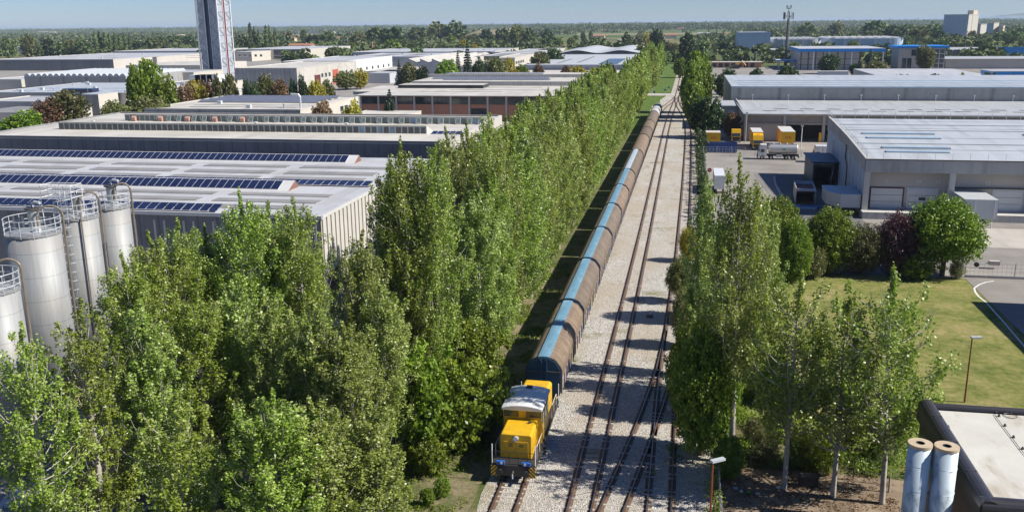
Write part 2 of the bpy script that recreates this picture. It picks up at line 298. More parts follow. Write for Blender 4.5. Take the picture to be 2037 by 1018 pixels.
# ------------------------------------------------------------------ mesh building
class MB:
    def __init__(s): s.v = []; s.f = []; s.mi = []; s.mats = []
    def mat(s, m):
        if m not in s.mats: s.mats.append(m)
        return s.mats.index(m)
    def poly(s, pts, m):
        b = len(s.v); s.v += [tuple(p) for p in pts]; s.f.append(tuple(range(b, b+len(pts)))); s.mi.append(s.mat(m)); return s
    def box(s, x0, x1, y0, y1, z0, z1, m, top=None, rz=0, c=None):
        P = [(x0, y0, z0), (x1, y0, z0), (x1, y1, z0), (x0, y1, z0), (x0, y0, z1), (x1, y0, z1), (x1, y1, z1), (x0, y1, z1)]
        if rz:
            c = c or ((x0+x1)/2, (y0+y1)/2); ca, sa = math.cos(rz), math.sin(rz)
            P = [(c[0]+(x-c[0])*ca-(y-c[1])*sa, c[1]+(x-c[0])*sa+(y-c[1])*ca, z) for x, y, z in P]
        b = len(s.v); s.v += P; i = s.mat(m); j = s.mat(top) if top else i
        for q, k in (((0, 3, 2, 1), i), ((4, 5, 6, 7), j), ((0, 1, 5, 4), i), ((1, 2, 6, 5), i), ((2, 3, 7, 6), i), ((3, 0, 4, 7), i)):
            s.f.append(tuple(b+t for t in q)); s.mi.append(k)
        return s
    def prism(s, prof, a0, a1, axis, m, capm=None):
        """profile (u,v) swept along an axis: 'y' -> (u,a,v), 'x' -> (a,u,v), 'z' -> (u,v,a)"""
        g = {'y': lambda u, v, a: (u, a, v), 'x': lambda u, v, a: (a, u, v), 'z': lambda u, v, a: (u, v, a)}[axis]
        n = len(prof); b = len(s.v)
        s.v += [g(u, v, a0) for u, v in prof] + [g(u, v, a1) for u, v in prof]
        i = s.mat(m); j = s.mat(capm) if capm else i
        for k in range(n): s.f.append((b+k, b+(k+1) % n, b+n+(k+1) % n, b+n+k)); s.mi.append(i)
        s.f.append(tuple(b+k for k in range(n))[::-1]); s.f.append(tuple(b+n+k for k in range(n))); s.mi += [j, j]
        return s
    def tube(s, pts, r, m, seg=6, cap=True, r1=None):
        n = len(pts); rings = []
        for i, p in enumerate(pts):
            p = Vector(p); a = Vector(pts[max(i-1, 0)]); c = Vector(pts[min(i+1, n-1)]); d = (c-a).normalized()
            up = Vector((0, 0, 1)) if abs(d.z) < 0.9 else Vector((1, 0, 0)); e = d.cross(up).normalized(); g = d.cross(e)
            rr = r[i] if isinstance(r, (list, tuple)) else (r if r1 is None else r+(r1-r)*i/max(n-1, 1)); b = len(s.v)
            for k in range(seg):
                t = 2*math.pi*k/seg; s.v.append(tuple(p+e*(rr*math.cos(t))+g*(rr*math.sin(t))))
            rings.append(b)
        i = s.mat(m)
        for a, b in zip(rings, rings[1:]):
            for k in range(seg): s.f.append((a+k, a+(k+1) % seg, b+(k+1) % seg, b+k)); s.mi.append(i)
        if cap:
            s.f.append(tuple(rings[0]+k for k in range(seg))[::-1]); s.f.append(tuple(rings[-1]+k for k in range(seg))); s.mi += [i, i]
        return s
    def cyl(s, x, y, z0, z1, r, m, seg=24, r1=None, top=None):
        s.tube([(x, y, z0), (x, y, z1)], [r, r if r1 is None else r1], m, seg)
        if top: s.mi[-1] = s.mat(top)
        return s
    def ring(s, x, y, z, r, t, m, seg=32, a0=0, a1=2*math.pi):
        n = max(3, int(seg*(a1-a0)/(2*math.pi))); return s.tube([(x+r*math.cos(a0+(a1-a0)*k/n), y+r*math.sin(a0+(a1-a0)*k/n), z) for k in range(n+1)], t, m, 4, False)
    def wheel(s, x, y, z, r, wdt, m, seg=16): return s.tube([(x-wdt/2, y, z), (x+wdt/2, y, z)], r, m, seg)
    def build(s, name, parent=None, world=None, smooth=False, loc=None):
        me = bpy.data.meshes.new(name); v = s.v
        if world is not None: v = [(a-world[0], b-world[1], c-world[2]) for a, b, c in v]
        me.from_pydata(v, [], s.f)
        for m in s.mats: me.materials.append(MATS[m])
        me.polygons.foreach_set('material_index', s.mi)
        if smooth: me.shade_smooth()
        me.validate(); me.update()
        o = bpy.data.objects.new(name, me); COL.objects.link(o)
        if parent: o.parent = parent
        if loc: o.location = loc
        return o
def tag(o, label=None, cat=None, group=None, kind=None):
    if label: o['label'] = label
    if cat: o['category'] = cat
    if group: o['group'] = group
    if kind: o['kind'] = kind
    return o
def thing(name, label, cat, loc=(0, 0, 0), rz=0, group=None):
    o = bpy.data.objects.new(name, None); COL.objects.link(o); o.location = loc; o.rotation_euler = (0, 0, rz); o.empty_display_size = 0.5
    return tag(o, label, cat, group)
def kids(o): return [c for c in bpy.data.objects if c.parent == o]
def dup(root, loc, rz=0, label=None, group=None, scale=None):
    r = root.copy(); COL.objects.link(r); r.location = loc; r.rotation_euler = (0, 0, rz)
    if scale: r.scale = scale
    if label: r['label'] = label
    if group: r['group'] = group
    for ch in root.children:
        c = ch.copy(); COL.objects.link(c); c.parent = r
        for g in ch.children:
            d = g.copy(); COL.objects.link(d); d.parent = c
    return r
def inst(o, loc, parent=None, rz=None):
    c = o.copy(); COL.objects.link(c); c.location = loc; c.parent = parent or o.parent
    if rz is not None: c.rotation_euler = (0, 0, rz)
    return c
def struct(name, mb, smooth=False): return tag(mb.build(name, smooth=smooth), kind='structure')
def text_mesh(txt, size, mat, name, parent, loc, rot, depth=0.01):
    cu = bpy.data.curves.new(name, 'FONT'); cu.body = txt; cu.size = size; cu.extrude = depth; cu.align_x = 'CENTER'; cu.align_y = 'CENTER'
    to = bpy.data.objects.new('tmp', cu); COL.objects.link(to); bpy.context.view_layer.update()
    me = bpy.data.meshes.new_from_object(to.evaluated_get(bpy.context.evaluated_depsgraph_get())); bpy.data.objects.remove(to)
    me.materials.clear(); me.materials.append(MATS[mat]); me.name = name
    o = bpy.data.objects.new(name, me); COL.objects.link(o); o.parent = parent; o.location = loc; o.rotation_euler = rot
    return o
rnd = random.Random(7)
ORD = ['', 'first', 'second', 'third', 'fourth', 'fifth', 'sixth', 'seventh', 'eighth', 'ninth', 'tenth', 'eleventh', 'twelfth', 'thirteenth', 'fourteenth', 'fifteenth', 'sixteenth', 'seventeenth', 'eighteenth', 'nineteenth', 'twentieth']

# ------------------------------------------------------------------ ground
def sheet(name, pts, z, m, jit=0, sub=0):
    P = []
    n = len(pts)
    for i in range(n):
        a, b = pts[i], pts[(i+1) % n]; L = math.hypot(b[0]-a[0], b[1]-a[1]); k = max(1, int(L/sub)) if sub else 1
        for j in range(k):
            t = j/k; x, y = a[0]+(b[0]-a[0])*t, a[1]+(b[1]-a[1])*t
            if jit: x += rnd.uniform(-jit, jit); y += rnd.uniform(-jit, jit)
            P.append((x, y, z))
    mb = MB(); mb.poly(P, m); return struct(name, mb)
def rect(name, x0, x1, y0, y1, z, m, **k): return sheet(name, [(x0, y0), (x1, y0), (x1, y1), (x0, y1)], z, m, **k)
rect('ground', -60000, 60000, -3000, 90000, 0, 'field_ground')
rect('industrial_yard', -620, -33, 28, 820, 0.006, 'industrial_ground')
rect('verge', -33, 4.2, 25, 262, 0.010, 'verge_rough')
rect('verge', -33, 4.2, 262, 392, 0.010, 'verge_grass')
rect('verge', -33, 8, 404, 900, 0.010, 'verge_grass')
rect('footpath', -16.6, -12.4, 30, 112, 0.016, 'rough_ground', jit=0.5, sub=2.0)
rect('rail_yard', -12.1, 2.7, 25, 345, 0.022, 'ballast_stone', jit=0.25, sub=2.0)
sheet('rail_yard', [(-9.5, 346), (1.5, 346), (0.2, 370), (-0.8, 391.5), (-8, 391.5), (-10, 370)], 0.0225, 'ballast_stone', jit=0.2, sub=3)
sheet('rail_yard', [(-6.4, 404.5), (-0.9, 404.5), (0.2, 900), (-4.8, 900)], 0.0225, 'ballast_stone')
rect('road', -40, 130, 392, 404, 0.028, 'pale_concrete')
rect('yard', 4.8, 330, 112.6, 391, 0.008, 'yard_asphalt')
rect('yard', 8, 330, 405, 640, 0.008, 'yard_asphalt')
rect('concrete_apron', 36, 140, 129.5, 142, 0.016, 'pale_concrete')
rect('undergrowth_ground', 3.2, 42, 58.8, 70, 0.0115, 'verge_rough', jit=0.3, sub=2)
rect('leaf_litter_strip', 3.2, 42, 30, 59.5, 0.013, 'leaf_litter', jit=0.3, sub=2)
sheet('lawn', [(3.4, 68), (12, 65), (16, 60), (33, 58), (33.2, 86), (33.4, 112.4), (4.6, 112.4)], 0.012, 'lawn_grass', jit=0.12, sub=2)
sheet('car_park', [(33.1, 60), (90, 60), (90, 112.5), (33.5, 112.5)], 0.014, 'yard_asphalt')
# pavement edge line and kerb round the car park, kerb island in the yard
mb = MB(); pts = [on(a, b, 'z', 0)[:2] for a, b in ((2060, 720), (2036, 687), (1998, 642), (1960, 600), (1947, 590), (1940, 581), (1938, 573), (1948, 566), (1962, 561), (1977, 559))]
for a, b in zip(pts, pts[1:]):
    d = Vector((b[0]-a[0], b[1]-a[1])); d.normalize(); nx, ny = -d.y*0.09, d.x*0.09
    mb.poly([(a[0]-nx, a[1]-ny, 0.02), (b[0]-nx, b[1]-ny, 0.02), (b[0]+nx, b[1]+ny, 0.02), (a[0]+nx, a[1]+ny, 0.02)], 'white_marking')
struct('lane_marking', mb)
mb = MB()
pts = [(15.0, 118), (15.4, 139), (16.4, 150), (17.3, 164), (17.2, 176), (17.8, 186)]
for a, b in zip(pts, pts[1:]):
    d = Vector((b[0]-a[0], b[1]-a[1])); d.normalize(); nx, ny = -d.y*0.15, d.x*0.15
    P = [(a[0]-nx, a[1]-ny), (b[0]-nx, b[1]-ny), (b[0]+nx, b[1]+ny), (a[0]+nx, a[1]+ny)]
    mb.prism(P, 0.005, 0.13, 'z', 'concrete_pale')
struct('kerb', mb)
rect('shaded_lane', 17.6, 27.6, 113, 189, 0.012, 'shaded_asphalt')  # darker sheet painted where the cold store's shadow lies on the yard
# low hills on the horizon and the grassed mound left of centre
mb = MB()
for (xa, xb, Y, hh, seed) in ((9500, 26000, 30000, 560, 1),):
    n = 60; r2 = random.Random(seed); prev = None
    for i in range(n+1):
        t = i/n; x = xa+(xb-xa)*t; h = hh*(0.25+0.75*min(1, t*2.2))*(0.72+0.2*math.sin(t*9+1)+0.1*math.sin(t*23))
        cur = (x, h)
        if prev:
            mb.poly([(prev[0], Y, -5), (cur[0], Y, -5), (cur[0], Y+1500, cur[1]), (prev[0], Y+1500, prev[1])], 'field_ground')
            mb.poly([(prev[0], Y+1500, prev[1]), (cur[0], Y+1500, cur[1]), (cur[0], Y+3500, -5), (prev[0], Y+3500, -5)], 'field_ground')
        prev = cur
struct('hills', mb, True)
m_grass('dry_field', (0.22, 0.20, 0.10), (0.36, 0.31, 0.18), (0.42, 0.37, 0.23), 0.004)
m_grass('crop_field', (0.07, 0.13, 0.03), (0.12, 0.18, 0.05), (0.20, 0.22, 0.08), 0.004)
MX0, MX1 = on(905, 50, 'y', 2000)[0], on(1035, 50, 'y', 2000)[0]
mb = MB(); n = 24; m2 = 10; V = {}
for i in range(n+1):
    for j in range(m2+1):
        u, v = i/n, j/m2; x = MX0+u*(MX1-MX0); y = 2000+v*260
        V[i, j] = (x, y, 23*math.sin(math.pi*u)**0.6*math.sin(math.pi*v)**0.7*(0.85+0.12*math.sin(u*11))-0.3)
for i in range(n):
    for j in range(m2): mb.poly([V[i, j], V[i+1, j], V[i+1, j+1], V[i, j+1]], 'dry_field')
struct('grassed_mound', mb, True)
FIELDS = []
for (pa, pb, ya_, yb_, m) in ((1085, 1455, 66, 60.5, 'crop_field'), (1150, 1455, 69.5, 66.2, 'dry_field'), (1060, 1455, 75, 69.7, 'crop_field'), (1230, 1340, 80, 76, 'dry_field'), (548, 622, 77, 69, 'dry_field'), (1440, 1480, 106, 98, 'crop_field')):
    A, B = on(pa, ya_, 'z', 0), on(pb, ya_, 'z', 0); y1 = on((pa+pb)/2, yb_, 'z', 0)[1]; C_, D_ = on(pa, 60, 'y', y1), on(pb, 60, 'y', y1)
    sheet('field', [(A[0], (A[1]+B[1])/2), (B[0], (A[1]+B[1])/2), (D_[0], y1), (C_[0], y1)], 0.05, m); FIELDS.append((min(A[0], C_[0]), max(B[0], D_[0]), (A[1]+B[1])/2, y1))
# ------------------------------------------------------------------ railway tracks
def track(pts, label, group=None, sleepers=True, y_end=None):
    """pts: centre line (x, y)"""
    P = []
    for (x0, y0), (x1, y1) in zip(pts, pts[1:]):
        k = max(1, int(abs(y1-y0)/4))
        for i in range(k):
            t = i/k; P.append((x0+(x1-x0)*t, y0+(y1-y0)*t))
    P.append(pts[-1])
    # smooth
    for _ in range(3):
        P = [P[0]]+[((P[i-1][0]+2*P[i][0]+P[i+1][0])/4, P[i][1]) for i in range(1, len(P)-1)]+[P[-1]]
    t = thing('railway_track', label, 'railway track', (P[0][0], P[0][1], 0), group=group); W0 = (P[0][0], P[0][1], 0)
    for s in (-1, 1):
        mb = MB()
        for (xa, ya), (xb, yb) in zip(P, P[1:]):
            ca, cb = xa+s*0.755, xb+s*0.755
            for (hw, z0, z1, m, tm) in ((0.26, 0.026, 0.034, 'rail_stain', 'rail_stain'), (0.07, 0.034, 0.06, 'rail_rust', 'rail_rust'), (0.04, 0.06, 0.195, 'rail_rust', 'rail_shine')):
                b = len(mb.v)
                mb.v += [(ca-hw, ya, z0), (ca+hw, ya, z0), (cb+hw, yb, z0), (cb-hw, yb, z0), (ca-hw, ya, z1), (ca+hw, ya, z1), (cb+hw, yb, z1), (cb-hw, yb, z1)]
                for q, mm in (((4, 5, 6, 7), tm), ((0, 4, 7, 3), m), ((1, 2, 6, 5), m)): mb.f.append(tuple(b+k for k in q)); mb.mi.append(mb.mat(mm))
        mb.build('rail', t, W0)
    if sleepers:
        mb = MB(); y = P[0][1]; i = 0
        while y < min(P[-1][1], 345):
            while i < len(P)-2 and P[i+1][1] < y: i += 1
            f = (y-P[i][1])/(P[i+1][1]-P[i][1]); x = P[i][0]+(P[i+1][0]-P[i][0])*f
            j = rnd.uniform(-0.06, 0.06)
            if rnd.random() < (0.8 if y < 64 else 0.15): mb.box(x-1.15+j, x+1.15+j+rnd.uniform(-0.3, 0.1), y-0.10, y+0.10, 0.0, 0.036+rnd.uniform(-0.008, 0.014), 'sleeper')
            y += 0.62
        tag(mb.build('sleeper_row', t, W0), kind='stuff')
    return t
track([(-10.55, 36), (-10.4, 90), (-10.2, 150), (-9.8, 210), (-9.4, 280), (-8.9, 315), (-7.5, 341), (-4.95, 368), (-3.85, 388)], 'rusty railway track that carries the yellow locomotive and its wagons')
track([(-5.85, 36), (-5.6, 66), (-5.4, 90), (-5.25, 130), (-5.25, 263), (-5.05, 299), (-4.5, 335), (-3.9, 368), (-3.4, 423), (-3.0, 545), (-2.3, 761), (-1.8, 900)], 'rusty empty railway track running beside the freight train into the distance')
track([(-0.75, 36), (-0.75, 52), (-0.7, 75), (-0.4, 91), (0.15, 116), (0.6, 165), (0.9, 222), (0.95, 263), (0.1, 300), (-1.2, 322), (-2.7, 343), (-3.6, 368), (-3.6, 384)], 'rusty railway track next to the hedge on the right of the ballast yard')
track([(-5.4, 38), (-3.7, 52), (-2.1, 64.5), (-0.95, 76.5), (-0.45, 88)], 'rusty diverging track crossing to the hedge-side track at the front')
# level crossing signals, points lever
def signal(loc, label, h=3.2):
    t = thing('crossing_signal', label, 'signal', loc); m = MB()
    m.cyl(0, 0, 0, h, 0.06, 'steel_pale', 8); m.build('pole', t)
    MB().box(-0.35, 0.35, -0.06, 0.06, h-0.9, h-0.1, 'buffer_blue').build('signal_head', t)
    MB().box(-0.25, 0.25, -0.25, 0.25, 0, 0.4, 'concrete_pale').build('base', t)
signal((-8.6, 388, 0), 'blue boxed signal on a pole beside the level crossing')
signal((-13.0, 387, 0), 'smaller signal pole in the grass left of the level crossing', 2.4)
signal((-7.6, 408, 0), 'signal pole beyond the level crossing road left of the track', 2.8)
t = thing('points_lever', 'small grey points lever box beside the right track near the hedge', 'points lever', (1.9, 283, 0))
MB().box(-0.5, 0.5, -0.3, 0.3, 0, 0.35, 'steel_dark').build('box', t); MB().tube([(0, 0, 0.35), (0.5, 0, 1.1)], 0.04, 'steel_pale').build('lever', t)
t = thing('points_lever', 'low points motor beside the rails at the front turnout', 'points lever', (-2.9, 92, 0))
MB().box(-0.35, 0.35, -0.25, 0.25, 0, 0.3, 'steel_dark').build('box', t); MB().tube([(0, 0, 0.3), (0.3, 0.1, 0.7)], 0.04, 'white_paint').build('lever', t)
# ------------------------------------------------------------------ train
def traincx(y): return float(np.interp(y, [36, 60, 90, 150, 210, 280, 306], [-10.5, -10.45, -10.4, -10.15, -9.8, -9.4, -9.1]))
def wheelset(t, y, m='loco_black', r=0.46):
    mb = MB()
    for s in (-1, 1): mb.tube([(s*0.68, y, r+0.18), (s*0.82, y, r+0.18)], r, m, 18)
    mb.tube([(-0.95, y, r+0.18), (0.95, y, r+0.18)], 0.09, m, 8); mb.build('wheelset', t)
def wagon(y0, y1, roof, tarp, label):
    L = y1-y0-0.75; cy = (y0+y1)/2; x0, x1 = traincx(y0), traincx(y1)
    t = thing('freight_wagon', label, 'freight wagon', (traincx(cy), cy, 0), -math.atan2(x1-x0, y1-y0), 'wagons of the freight train')
    a, b = -L/2, L/2; W = 1.46
    prof = [(W, 2.35), (W, 3.05), (1.38, 3.28), (0.98, 3.86), (0.84, 3.95), (0.42, 4.12), (0, 4.16), (-0.42, 4.12), (-0.84, 3.95), (-0.98, 3.86), (-1.38, 3.28), (-W, 3.05), (-W, 2.35)]
    rf = MB(); n = len(prof)
    k = max(2, int(round(L/13.0))) if L > 20 else 1
    rf.prism(prof, a, b, 'y', roof, 'wagon_end_blue'); rf.build('roof', t)
    for yy in (a, b-0.14):                                           # raised end hoops of the roof
        rm = MB(); pr = [(u*1.02, v+0.04) for u, v in prof]; rm.prism(pr+[(u*0.97, v-0.1) for u, v in prof[::-1]], yy+0.03, yy+0.11, 'y', 'loco_black'); rm.build('roof_hoop', t)
    for s in (-1, 1):
        sm = MB(); sm.box(min(s*1.38, s*1.44), max(s*1.38, s*1.44), a+0.05, b-0.05, 1.15, 2.35, 'wagon_side')
        nn = int(L/1.5)
        for i in range(nn+1):
            yy = a+0.1+(L-0.2)*i/nn; sm.box(min(s*1.44, s*1.5), max(s*1.44, s*1.5), yy-0.05, yy+0.05, 1.1, 2.35, 'steel_dark')
        sm.build('side_wall', t)
    for yy, sg in ((a, -1), (b, 1)):
        em = MB(); y_a, y_b = sorted((yy+sg*-0.02, yy+sg*0.06))
        em.prism([(1.35, 1.1), (1.35, 3.05), (0.93, 3.78), (0.4, 4.02), (-0.4, 4.02), (-0.93, 3.78), (-1.35, 3.05), (-1.35, 1.1)], y_a, y_b, 'y', 'wagon_end_blue')
        for x in (-0.22, 0.22): em.box(x-0.06, x+0.06, min(yy, yy+sg*0.17), max(yy, yy+sg*0.17), 1.1, 3.95, 'wagon_end_blue')
        em.box(-1.35, 1.35, min(yy, yy+sg*0.14), max(yy, yy+sg*0.14), 2.9, 3.0, 'steel_dark')
        em.build('end_wall', t)
        bm_ = MB()
        for x in (-0.88, 0.88):
            bm_.tube([(x, yy, 1.02), (x, yy+sg*0.36, 1.02)], 0.07, 'loco_black', 8); bm_.tube([(x, yy+sg*0.34, 1.02), (x, yy+sg*0.37, 1.02)], 0.2, 'loco_black', 12)
        bm_.build('buffer', t)
    if tarp:
        tm = MB(); tm.prism([(0.46, 4.05), (0.46, 4.18), (0.25, 4.22), (0, 4.235), (-0.25, 4.22), (-0.46, 4.18), (-0.46, 4.05)], a-0.02, b+0.02, 'y', tarp); tm.build('ridge_cover', t)
    u = MB(); u.box(-1.3, 1.3, a+0.02, b-0.02, 0.92, 1.14, 'loco_black'); 
    for s in (-1, 1): u.box(s*1.0-0.08, s*1.0+0.08, a*0.55, b*0.55, 0.5, 0.92, 'loco_black')
    u.build('underframe', t)
    for yy in ((a+2.4, b-2.4) if L < 20 else (a+2.2, a+4.0, b-4.0, b-2.2)): wheelset(t, yy)
    return t
J = [67.4, 83.5, 99.7, 116.2, 132.5, 148.9, 165.6, 192.8, 220.0, 236.0, 252.5, 279.5, 306.0]
for i in range(12):
    tarp = ['tarp_blue', 'tarp_blue', 'tarp_blue', 'tarp_blue', 'tarp_blue', 'tarp_blue', 'tarp_pale'][i] if i < 7 else None
    roof = 'wagon_roof_brown' if i < 11 else 'wagon_roof_grey'
    lab = {11: 'pale grey roofed freight wagon at the far end of the train'}.get(i, 'brown roofed freight wagon %s, %s behind the yellow locomotive' % (('with a faded grey-blue ridge strip' if i == 6 else 'with a light blue ridge strip') if tarp else 'without any blue strip', ORD[i+1]))
    wagon(J[i], J[i+1], roof, tarp, lab)
# locomotive: local y from -5.75 (front, towards the camera) to +5.75
t = thing('diesel_locomotive', 'yellow diesel shunting locomotive with white cab roof at the front of the train', 'locomotive', (-10.46, 60.3, 0), -0.003)
LOC = t
m = MB(); m.box(-1.5, 1.5, -5.6, 5.6, 1.12, 1.38, 'loco_black'); m.box(-1.1, 1.1, -5.0, 5.0, 0.65, 1.12, 'loco_black'); m.build('chassis', t)
for yy in (-3.9, -1.6, 1.6, 3.9): wheelset(t, yy, r=0.44)
def rbox(x0, x1, y0, y1, z0, z1, r, m, axis='y'):
    mb = MB(); seg = 5; pr = [(x0, z0)]
    for k in range(seg+1):
        a = math.pi-math.pi/2*k/seg; pr.append((x0+r+r*math.cos(a), z1-r+r*math.sin(a)))
    for k in range(seg+1):
        a = math.pi/2-math.pi/2*k/seg; pr.append((x1-r+r*math.cos(a), z1-r+r*math.sin(a)))
    pr.append((x1, z0)); mb.prism(pr[::-1], y0, y1, axis, m); return mb
h = rbox(-1.08, 1.08, -4.72, -2.15, 1.38, 3.14, 0.16, 'loco_yellow').build('front_hood', t)
bv = h.modifiers.new('b', 'BEVEL'); bv.width = 0.05; bv.segments = 2; bv.limit_method = 'ANGLE'
m = MB()
for x in (-0.44, 0.44): m.box(x-0.40, x+0.40, -4.755, -4.72, 1.5, 2.62, 'loco_yellow')
d = m.build('hood_door', t)
m = MB()
for x in (-0.34, 0.40): m.box(x-0.15, x+0.15, -4.775, -4.757, 2.25, 2.5, 'grille_ochre')
m.build('vent_grille', d)
for k in range(4):
    yy = -4.4+k*0.58
    for s in (-1, 1): MB().box(min(s*1.08, s*1.1), max(s*1.08, s*1.1), yy, yy+0.5, 1.5, 2.75, 'loco_yellow').build('side_door', t)
m = MB(); m.tube([(0, -4.86, 2.86), (0, -4.6, 2.86)], 0.19, 'steel_pale', 20); hl = m.build('headlight', t)
MB().tube([(0, -4.875, 2.86), (0, -4.862, 2.86)], 0.14, 'lamp_white', 20).build('lens', hl)
MB().tube([(0.5, -2.9, 3.05), (0.62, -2.7, 3.22)], 0.08, 'loco_black', 8).build('exhaust', t)
c = rbox(-1.36, 1.36, -2.15, 1.05, 1.38, 4.02, 0.2, 'loco_yellow').build('cab', t)
# cab windows front/back/side
def pane(x0, x1, y0, y1, z0, z1, name='window'):
    f = MB().box(x0, x1, y0, y1, z0, z1, 'black_frame').build(name, t)
    e = 0.012; dx = 0.05
    if abs(x1-x0) > abs(y1-y0): g = MB().box(x0+dx, x1-dx, y0-e, y1+e, z0+dx, z1-dx, 'window_glass')
    else: g = MB().box(x0-e, x1+e, y0+dx, y1-dx, z0+dx, z1-dx, 'window_glass')
    g.build('glass', f)
pane(-1.3, -0.28, -2.175, -2.145, 3.30, 3.86); pane(0.28, 1.3, -2.175, -2.145, 3.30, 3.86)
pane(-1.2, -0.4, 1.045, 1.075, 3.1, 3.7); pane(0.4, 1.2, 1.045, 1.075, 3.1, 3.7)
for s in (-1, 1):
    for (a, b) in ((-1.95, -1.15), (-0.95, -0.1), (0.1, 0.9)): pane(min(s*1.355, s*1.38), max(s*1.355, s*1.38), a, b, 2.75, 3.6)
m = MB(); NR = 8; pr = [(-1.45, 3.86)]
for k in range(NR+1):
    u = -1.45+2.9*k/NR; pr.append((u, 4.10+0.22*(1-(u/1.45)**2)**0.8-0.06))
pr.append((1.45, 3.86)); m.prism(pr[::-1], -2.45, 1.35, 'y', 'loco_roof_white'); ro = m.build('cab_roof', t)
bv = ro.modifiers.new('b', 'BEVEL'); bv.width = 0.05; bv.segments = 2; bv.limit_method = 'ANGLE'
MB().box(-0.22, 0.22, 0.7, 1.1, 4.18, 4.36, 'loco_black').box(0.9, 0.98, -2.0, -1.8, 4.1, 4.22, 'pole_rust').build('roof_horn', ro)
h2 = rbox(-1.08, 1.08, 1.05, 4.75, 1.38, 3.28, 0.26, 'loco_yellow').build('rear_hood', t)
bv = h2.modifiers.new('b', 'BEVEL'); bv.width = 0.06; bv.segments = 2; bv.limit_method = 'ANGLE'
# buffer beam
m = MB(); m.box(-1.5, 1.5, -5.75, -5.6, 0.6, 1.36, 'loco_black'); bb = m.build('buffer_beam', t); MB().box(-1.5, 1.5, 5.6, 5.75, 0.75, 1.36, 'loco_black').build('buffer_beam', t)
for s in (-1, 1): MB().box(min(s*1.08, s*1.52), max(s*1.08, s*1.52), -5.79, -5.752, 0.58, 1.30, 'hazard_stripe').build('hazard_panel', bb)
for s in (-1, 1):
    MB().tube([(s*0.88, -5.75, 1.0), (s*0.88, -6.15, 1.0)], 0.09, 'loco_black', 10).tube([(s*0.88, -6.13, 1.0), (s*0.88, -6.18, 1.0)], 0.24, 'loco_black', 18).build('buffer', t)
    q = MB().box(min(s*0.6, s*1.15), max(s*0.6, s*1.15), -5.78, -5.55, 1.40, 1.62, 'buffer_blue').build('lamp_box', t)
    MB().tube([(s*0.80, -5.81, 1.51), (s*0.80, -5.783, 1.51)], 0.085, 'lamp_white', 12).build('lamp', q)
MB().tube([(0, -5.75, 0.98), (0, -6.05, 0.9)], 0.06, 'steel_dark', 6).tube([(0.0, -6.05, 0.9), (0.0, -6.0, 0.55)], 0.05, 'steel_pale', 6).build('coupling', t)
for sg in (-1, 1):
    m = MB(); y = sg*5.55
    for x in (-1.45, -0.95, -0.3, 0.3, 0.95, 1.45): m.tube([(x, y, 1.38), (x, y, 2.25)], 0.022, 'loco_black', 5)
    for z in (1.85, 2.25): m.tube([(-1.45, y, z), (1.45, y, z)], 0.022, 'loco_black', 5)
    m.build('end_railing', t)
    for s in (-1, 1): MB().tube([(s*1.47, y, 0.9), (s*1.47, y, 2.75)], 0.035, 'white_paint', 6).build('handrail', t)
for s in (-1, 1):
    m = MB()
    for y in (-4.6, -3.4): m.tube([(s*1.42, y, 1.38), (s*1.42, y, 2.3)], 0.02, 'white_paint', 5)
    m.tube([(s*1.42, -4.6, 2.3), (s*1.42, -2.4, 2.3)], 0.02, 'white_paint', 5)
    for y in (2.2, 3.4, 4.6): m.tube([(s*1.42, y, 1.38), (s*1.42, y, 2.3)], 0.02, 'white_paint', 5)
    m.tube([(s*1.42, 2.2, 2.3), (s*1.42, 4.6, 2.3)], 0.02, 'white_paint', 5); m.build('side_railing', t)
    st = MB()
    for z in (0.45, 0.8, 1.1): st.box(min(s*1.38, s*1.6), max(s*1.38, s*1.6), -2.1, -1.5, z, z+0.04, 'steel_dark')
    st.build('cab_step', t)
# ------------------------------------------------------------------ buildings
def shell(name, label, cat, x0, x1, y0, y1, h, front, side, roof, over=0.0, par=0.0, pitch=0.0, group=None, base=None, thick=0.25):
    """a hall standing on the ground: closed walls plus a roof that is flat or lightly pitched"""
    W = ((x0+x1)/2, y0, 0); t = thing(name, label, cat, W, group=group); t['W'] = W
    mb = MB(); b = 0
    P = [(x0, y0), (x1, y0), (x1, y1), (x0, y1)]
    for i, m in zip(range(4), (front, side, front, side)):
        a, c = P[i], P[(i+1) % 4]; mb.poly([(a[0], a[1], 0), (c[0], c[1], 0), (c[0], c[1], h), (a[0], a[1], h)], m)
    mb.build('wall', t, W)
    mb = MB(); o = over; n = max(1, int(pitch and 1))
    if pitch:
        ym = (y0+y1)/2; mb.prism([(y0-o, h), (y1+o, h), (y1+o, h+thick), (ym, h+thick+pitch), (y0-o, h+thick)], x0-o, x1+o, 'x', roof)
    else: mb.box(x0-o, x1+o, y0-o, y1+o, h, h+thick, roof)
    mb.build('roof', t, W)
    if par:
        mb = MB(); q = 0.3; z0, z1 = h+thick*0.5, h+thick+par
        mb.box(x0-0.05-o, x1+0.05+o, y0-0.05-o, y0+q-o, z0, z1, front, 'flashing_white').box(x0-0.05-o, x1+0.05+o, y1-q+o, y1+0.05+o, z0, z1, front, 'flashing_white')
        mb.box(x0-0.05-o, x0+q-o, y0+q-o, y1-q+o, z0, z1-0.01, side, 'flashing_white').box(x1-q+o, x1+0.05+o, y0+q-o, y1-q+o, z0, z1-0.01, side, 'flashing_white'); mb.build('parapet', t, W)
    return t
def rep(t, first, W, pts):
    """copies of one part, first stands at pts[0]"""
    first.location = (pts[0][0]-W[0], pts[0][1]-W[1], pts[0][2]-W[2])
    return [first]+[inst(first, (p[0]-W[0], p[1]-W[1], p[2]-W[2])) for p in pts[1:]]
